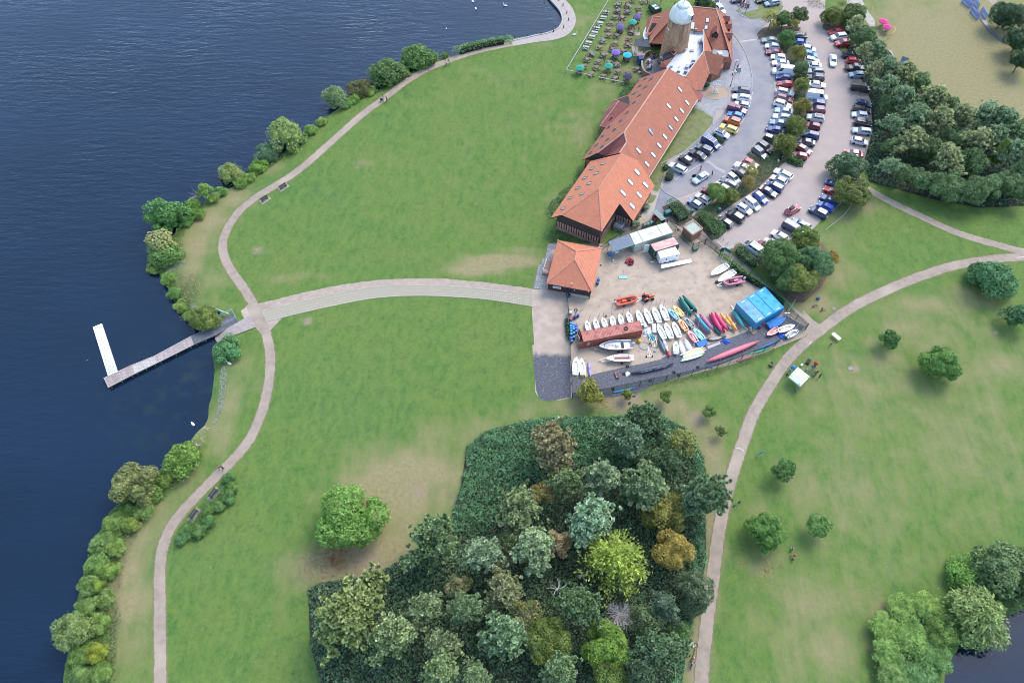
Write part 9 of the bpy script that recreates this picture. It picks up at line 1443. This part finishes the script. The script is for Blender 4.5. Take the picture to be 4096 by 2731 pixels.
for fr,x,y,tp,lab,ps,rz in((bk,1700,395,'pink','person in pink top, left of a pair walking on the lakeside path','walk',1),(bk,1735,402,'navy','person in navy top, right of a pair walking on the lakeside path','walk',1),(tl,372,437,'teal','person in teal top pushing a pram on the lakeside path','walk',3.8),(tl,388,443,'red','person in red top walking beside the pram','walk',3.8),(tl,654,283,'white','person in white top in front of the lakeside hedge','walk',3.6),(tl,668,280,'green','person in green top in front of the lakeside hedge','walk',3.6),(fD,1697,1155,'navy','person in navy walking on the grass edge of the park path','walk',1.5),(cp4,962,540,'pale blue','person in pale blue behind the left side of the white gazebo','stand',0),(cp4,938,575,'grey','person in grey at the left corner of the white gazebo','stand',0),(cp4,1108,552,'blue','person in blue at the right corner of the white gazebo','stand',2),(cp4,1155,530,'pale blue','person in pale blue standing right of the gazebo','stand',3),(cp4,1190,510,'navy','person in navy by the red umbrella at the gazebo','stand',3.5),(cp4,1220,557,'red','person in red sitting on the grass near the gazebo','ground',3),(cp4,1190,595,'navy','person in navy sitting on the grass right of the gazebo','ground',2),(cp4,1243,598,'black','person in black standing furthest right of the gazebo','stand',3),(cp4,1030,722,'pale blue','person in pale blue crouching at the lower gazebo corner','ground',1.2),(fD,1818,1262,'green','person in green sitting on the right lawn below two young trees','ground',1),(fD,1822,1284,'black','person in black sitting on the right lawn beside the one in green','ground',2),(cp3,1840,1350,'pink','person in pink top beside bicycles at the lower end of the path','stand',1),(cp3,1842,1395,'white','person in white top beside bicycles at the lower end of the path','stand',1.6),(c6,1635,1090,'yellow','person in yellow sitting on the grass by the clump of trees','ground',0),(c6,1725,1140,'red','person in red sitting in a folding chair on the grass by the path','ground',0)):
 p=fr(x,y,.8 if ps!='ground' else.3);person(lab,Vector((p.x,p.y,.02)),rz,ps,tp)
def pram(label,fr,x,y,rz):
 p=fr(x,y,.4);t=thing('pram',label,'pram',(p.x,p.y,.01),rz);k=MB();k.loft([[Vector((x_,y_,z))for y_,z in((-.2,z0),(.2,z0),(.24,z1),(-.24,z1))]for x_,z0,z1 in((-.35,.5,.75),(.1,.42,.95),(.35,.5,.9))]);k.build('seat',M_trim,t);k=MB();k.bar((.3,-.2,.1),(-.5,-.2,1.0),.04);k.bar((.3,.2,.1),(-.5,.2,1.0),.04);k.bar((-.5,-.2,1.0),(-.5,.2,1.0),.04);k.build('frame',M_galv,t)
 for a,c in((-.3,-.25),(-.3,.25),(.35,0)):w_=obj('wheel',WHEEL,t,(a,c,.13));w_.scale=(.4,.4,.4)
pram('black three wheeled pram pushed along the lakeside path',tl,366,450,3.8);pram('black pushchair on the grass left of the park path',cp4,785,485,.8)
def bicycle(label,fr,x,y,rz,lying,col):
 p=fr(x,y,.3);t=thing('bicycle',label,'bicycle',(p.x,p.y,.05 if lying else.0),rz)
 if lying:t.rotation_euler=(R(80),0,rz)
 for x_ in(-.52,.52):k=MB();k.tube([(x_+.34*math.cos(a),0,.34+.34*math.sin(a))for a in[i*math.pi/9 for i in range(19)]],.022,5);[k.bar((x_,0,.34),(x_+.33*math.cos(a),0,.34+.33*math.sin(a)),.008)for a in(0,1.05,2.1,3.14,4.2,5.2)];k.build('wheel',M_tyre,t)
 k=MB();[k.bar(a,c,.045)for a,c in(((-.52,0,.34),(-.05,0,.3)),((-.52,0,.34),(-.2,0,.8)),((-.05,0,.3),(-.22,0,.9)),((-.05,0,.3),(.36,0,.78)),((-.2,0,.8),(.36,0,.82)),((.52,0,.34),(.34,0,1.0)))];k.build('frame',mat('bike_'+str(col),col,.4),t);k=MB();k.bar((.34,-.3,1.0),(.34,.3,1.0),.035);k.build('handlebar',M_trim,t);k=MB();k.box((-.23,0,.93),(.26,.14,.06));k.build('saddle',M_trim,t)
bicycle('white bicycle lying on the verge beside the copse',cp3,1855,1190,-.7,True,(.6,.6,.6));bicycle('dark bicycle with a red basket held by the path walkers',cp3,1845,1300,1.2,False,(.12,.03,.05));bicycle('dark bicycle beside the person in white at the path',cp3,1822,1400,1.4,False,(.05,.05,.06));bicycle('bicycle parked beside the black passenger van',cA,1495,1100,.6,False,(.35,.35,.36))
g0=at0(cp4(1048,600));t=thing('gazebo','white square pop up gazebo on the lawn beside the park path','gazebo',g0);E4=[cp4(x,y,2.1)-g0 for x,y in((1037,510),(1148,602),(1060,692),(950,602))];cen=sum(E4,Vector())/4;pk_=cen+Vector((0,0,.75));M_gz=mat('gazebo_white',(.80,.81,.82),.6,transl=.15)
for i in range(4):
 a,c=E4[i],E4[(i+1)%4];k=MB();k.add([a,c,pk_,a-Vector((0,0,.25)),c-Vector((0,0,.25))],[(0,1,2),(0,3,4,1)]);k.build('roof_panel',M_gz,t);k=MB();k.bar(Vector((a.x,a.y,0)),a,.06);k.build('leg',M_galv,t)
 m1,m2=a.lerp(c,.22),a.lerp(E4[i-1],.22);k=MB();q=pk_.lerp(a,.68);k.add([v+Vector((0,0,.015))for v in(a,m1.lerp(pk_,.0),q)],[(0,1,2)]);k.build('corner_patch',mat('gazebo_blue',(.30,.48,.58),.6),t)
t=thing('folding_table','white rectangular folding table on the lawn by the park path','table',at0(cp4(1385,240)),heading(cp4,1385,240,40));k=MB();k.box((0,0,.74),(1.9,.8,.06));k.build('tabletop',M_white,t);[(lambda k:(k.bar((s,-.3,0),(s,-.3,.72),.05),k.bar((s,.3,0),(s,.3,.72),.05),k.build('leg',M_galv,t)))(MB())for s in(-.75,.75)]
p=cp4(650,1345);t=thing('feather_flag','small blue and white feather flag leaning by the park path','flag',(p.x,p.y,0),.2);k=MB();k.tube([(0,0,0),(.3,0,1.3),(.9,0,2.0)],.025,5);k.build('pole',M_alu,t);k=MB();k.slab([(.05,0,.3),(.36,.02,1.35),(.95,0,2.0),(1.0,-.02,1.5),(.55,-.02,.55)],.01);k.v=[(x,y+.01*i,z)for i,(x,y,z)in enumerate(k.v)];k.build('cloth',mat('flag_pale',(.50,.58,.68),.7,(.05,.30,.50),.9,.4,.55,world=False),t)
for fr,x,y,nm,lab,col,sz in((cp4,1068,497,'cool_box','white cool box behind the gazebo',W_,(.5,.4,.4)),(cp4,1132,466,'bag','large black bag on the grass behind the gazebo',(.02,.02,.022),(1.3,.7,.4)),(cp4,788,508,'bag','dark bag on the grass below the pushchair',(.05,.05,.055),(.6,.35,.3)),(c6,1678,1015,'camping_chair','blue and white folding chair by the clump of trees',(.06,.09,.26),(.6,.6,.5)),(c6,1862,1130,'drain_cover','grey drain cover in a bare patch by the path',(.22,.18,.16),(.9,.7,.06)),(cp4,1530,525,'drain_cover','square drain cover in a worn patch on the right lawn',(.26,.22,.18),(1.0,.8,.06)),(fD,1826,1274,'picnic_bag','orange red picnic bag between two people on the right lawn',(.42,.10,.05),(.4,.3,.3)),(c3,1590,780,'drain_cover','brown drain cover on the verge beside the dome bush',(.17,.13,.12),(1.0,.7,.05)),(c3,1550,832,'drain_cover','brown drain cover at the barn corner of the verge',(.15,.11,.11),(.9,.8,.05)),(c3,1838,356,'drain_cover','brown drain cover in the middle of the verge',(.19,.13,.12),(.9,.7,.05)),(c3,1962,146,'drain_cover','brown drain cover at the upper end of the verge',(.18,.12,.11),(.9,.7,.05))):
 p=fr(x,y);k=MB();k.loft([[Vector((sx*sz[0]*f_/2,sy*sz[1]*f_/2,z))for sx,sy in((-1,-1),(1,-1),(1,1),(-1,1))]for f_,z in((.95,0),(1,sz[2]*.8),(.85,sz[2]))]);tag(k.build(nm,mat('gear_'+str(col),col,.7),None,(p.x,p.y,.02),rnd.uniform(0,1)),lab,nm.replace('_',' '))
parasol('red umbrella open on the grass behind the gazebo',cp4(1203,483,.5),(.50,.03,.04),None,.45,1.3);parasol('blue umbrella at the upper corner of the gazebo',cp4(997,513,1.6),(.05,.20,.48),None,.5,2.0)
def post_line(label,fr,L_,h,name,m):
 o=at0(fr(*L_[0]));t=thing(name,label,'fence',o);P_=[at0(fr(*q))-o for q in L_];k=MB();k.tube(smooth_line([p+Vector((0,0,h))for p in P_],4),.06,5);k.build('rail',m,t)
 for p in P_[::2]:k=MB();k.tube([p,p+Vector((0,0,h))],.06,6);k.build('post',m,t)
post_line('long thin white curved rail on the grass from the russet tree',cB,((2080,1060),(2040,1130),(1980,1210),(1900,1280),(1830,1335),(1762,1390)),.25,'white_rail',M_wb)
for x,y,lab,fr in((1700,240,'short wooden post by the end of the white curved rail',c6),(570,315,'short bollard left of the yard entrance lines',c6),(622,355,'short bollard in the middle of the yard entrance',c6),(2215,845,'short yellow post at the start of the wood path',cB),(1098,1035,'yellow height post beside the white panel van',cA),(1555,1085,'yellow post beside the black passenger van',cA)):p=fr(x,y,.4);k=MB();k.tube([(0,0,0),(0,0,.9)],.07,7);tag(k.build('bollard',mat('post_yellow',(.60,.42,.05),.6)if 'yellow' in lab else M_wb,None,(p.x,p.y,.01)),lab,'bollard')
def truss(label,a,b_,n,h=1.6):
 o=at0(cf(*a));d=at0(cf(*b_))-o;t=thing('truss_panel',label,'bridge',o,0,'blue trusses of the miniature railway bridge');m=mat('truss_blue',(.03,.17,.50),.45);k=MB();k.bar(Vector((0,0,.15)),d+Vector((0,0,.15)),.16);k.bar(d*.06+Vector((0,0,h)),d*.94+Vector((0,0,h)),.16);k.build('chord',m,t);k=MB()
 for i in range(n+1):q=d*(.06+.88*i/n);k.bar(q+Vector((0,0,.15)),q+Vector((0,0,h)),.1)
 for i in range(n):q0,q1=d*(.06+.88*i/n),d*(.06+.88*(i+1)/n);k.bar(q0+Vector((0,0,.15 if i%2 else h)),q1+Vector((0,0,h if i%2 else.15)),.09)
 k.bar(Vector((0,0,.15)),d*.06+Vector((0,0,h)),.1);k.bar(d+Vector((0,0,.15)),d*.94+Vector((0,0,h)),.1);k.build('brace',m,t)
truss('left upper blue truss of the miniature railway bridge',(1612,30),(1712,105),6);truss('left lower blue truss of the miniature railway bridge',(1712,140),(1800,240),6);truss('right upper blue truss of the miniature railway bridge',(1715,15),(1805,110),6);truss('right lower blue truss of the miniature railway bridge',(1835,140),(1895,235),5)
b=MB();band(b,pts(cf,[(1660,-20),(1780,130),(1870,250),(1960,370),(2060,460),(2160,520)]),1.5,.03);struct('railway_bed',b,mat('track_ballast',(.10,.085,.08),.95,(.15,.13,.12),2));b=MB()
for s in(-.28,.28):
 P_=smooth_line(pts(cf,[(1660,-20),(1780,130),(1870,250),(1960,370),(2060,460),(2160,520)]));
 for i in range(len(P_)-1):d=(P_[i+1]-P_[i]).normalized();nn=Vector((-d.y,d.x,0))*s;b.bar(P_[i]+nn+Vector((0,0,.08)),P_[i+1]+nn+Vector((0,0,.08)),.06,.08)
struct('rail_track',b,M_galv);b=MB();band(b,pts(cf,[(1955,-10),(2060,90)]),2.4,.012);struct('far_path',b,M_path);area('crossing',pts(cf,[(1850,245),(1890,240),(1930,290),(1900,300)]),.05,M_conc)
for x,y,lab in((692,270,'upper bright pink parasol on the far meadow edge'),(738,335,'lower bright pink parasol on the far meadow edge')):parasol(lab,cf(x,y,1.2),(.62,.05,.20),'pink parasols by the play area',1.3,2.2);p=cf(x-5,y+25);t=thing('play_table',lab.split(' ')[0]+' grey table below a pink parasol','table',(p.x,p.y,0),.5);k=MB();k.box((0,0,.7),(1.6,.8,.05));k.build('tabletop',M_unit,t);k=MB();k.box((0,0,.35),(.3,.3,.7));k.build('leg',M_unit,t)
p=cf(925,745);t=thing('play_hut','tiny play hut with slate roof and yellow edge beside the far wood','hut',(p.x,p.y,0),-.5);k=MB();k.prism([(-.7,-.7),(.7,-.7),(.7,.7),(-.7,.7)],0,1.2);k.build('walls',M_white,t);[(lambda k:(k.slab([(-.9,0,1.9),(.9,0,1.9),(.9,s*.9,1.1),(-.9,s*.9,1.1)],.06),k.build('roof',mat('slate_blue',(.10,.13,.19),.6),t)))(MB())for s in(-1,1)];k=MB();k.box((.72,0,.6),(.04,1.5,1.2));k.build('gable',mat('hut_yellow',(.62,.42,.06),.6),t)
post_line('yellow climbing frame rail at the far meadow edge',cf,((755,450),(780,445),(815,400),(790,360)),1.4,'climbing_frame',mat('hut_yellow',(0,0,0)));post_line('yellow gate rail at the top of the far meadow',cf,((545,120),(562,150)),1.2,'gate_rail',mat('hut_yellow',(0,0,0)))
area('play_paving',pts(cf,[(270,0),(440,-10),(520,140),(590,230),(600,310),(540,310),(460,200),(260,100)]),.02,M_conc);area('play_paving',pts(cf,[(720,610),(790,590),(830,690),(760,710)]),.02,M_conc);p=cf(230,35);t=thing('play_tower','yellow framed play tower behind the round olive tree','play frame',(p.x,p.y,0),.4);k=MB();[k.bar((x,y,0),(x,y,2.4),.12)for x in(-.8,.8)for y in(-.8,.8)];k.bar((-.8,-.8,2.4),(.8,.8,2.9),.1);k.build('frame',mat('hut_yellow',(0,0,0)),t);k=MB();k.box((0,0,1.2),(1.6,1.6,.1));k.build('floor',M_wood,t)
for i,(x,y,r,c)in enumerate(((350,1135,26,(.085,.145,.042)),(378,1098,24,(.10,.155,.045)),(330,1168,26,(.09,.14,.05)),(292,1172,26,(.075,.13,.045)),(262,1205,28,(.095,.15,.045)),(300,1205,22,(.11,.155,.04)),(235,1245,28,(.085,.14,.05)),(268,1260,24,(.10,.15,.045)),(222,1292,28,(.08,.14,.045)),(252,1310,24,(.095,.15,.04)),(208,1345,28,(.085,.14,.05)),(240,1375,26,(.10,.15,.05)),(200,1395,28,(.08,.135,.045)),(228,1430,26,(.095,.15,.045)),(192,1500,28,(.085,.14,.045)),(232,1545,28,(.09,.145,.045)),(188,1550,26,(.08,.135,.05)))):tree('bramble_bush',f'leafy bramble bush on the lower lake bank, {("first second third fourth fifth sixth seventh eighth ninth tenth eleventh twelfth thirteenth fourteenth fifteenth sixteenth seventeenth").split()[i]} down from the olive tree','bush',fD,x,y,r,.9,'bush',tuple(v*f_ for v,f_ in zip(c,(1.02,1.02,1))),'bramble bushes along the lower lake bank',sq=.72)
for i,(x,y,r,c)in enumerate(((1800,500,62,(.05,.115,.045)),(1820,590,66,(.075,.14,.045)),(1800,690,62,(.06,.125,.05)),(1700,760,62,(.065,.12,.045)),(1610,800,62,(.085,.15,.045)),(1600,900,70,(.06,.12,.045)),(1520,1000,70,(.07,.13,.045)),(1390,1010,66,(.06,.125,.05)),(1350,1075,60,(.055,.12,.055)))):tree('garden_shrub',f'rounded shrub of the bed behind the benches, {ORD[i]} from its upper tip','bush',bk,x,y,r,.7,'bush',c,'shrubs of the bed behind the benches',sq=.7)
for i,(x,y,r)in enumerate(((930,165,15),(905,183,15),(850,208,16),(812,226,16),(798,238,14),(738,280,14),(715,298,17),(692,318,17),(572,406,17),(552,420,18),(508,440,16),(488,455,17),(455,492,18),(430,508,15),(352,612,20),(385,640,18),(402,672,18),(415,700,19),(438,722,17))):tree('shore_bush',f'small leafy bush at the water edge, {("first second third fourth fifth sixth seventh eighth ninth tenth eleventh twelfth thirteenth fourteenth fifteenth sixteenth seventeenth eighteenth nineteenth").split()[i]} along the shore from the quay hedge','bush',fD,x,y,r,.6,'bush',((.095,.165,.045),(.075,.145,.045),(.11,.165,.05))[i%3],'small bushes along the upper shore',sq=.75)
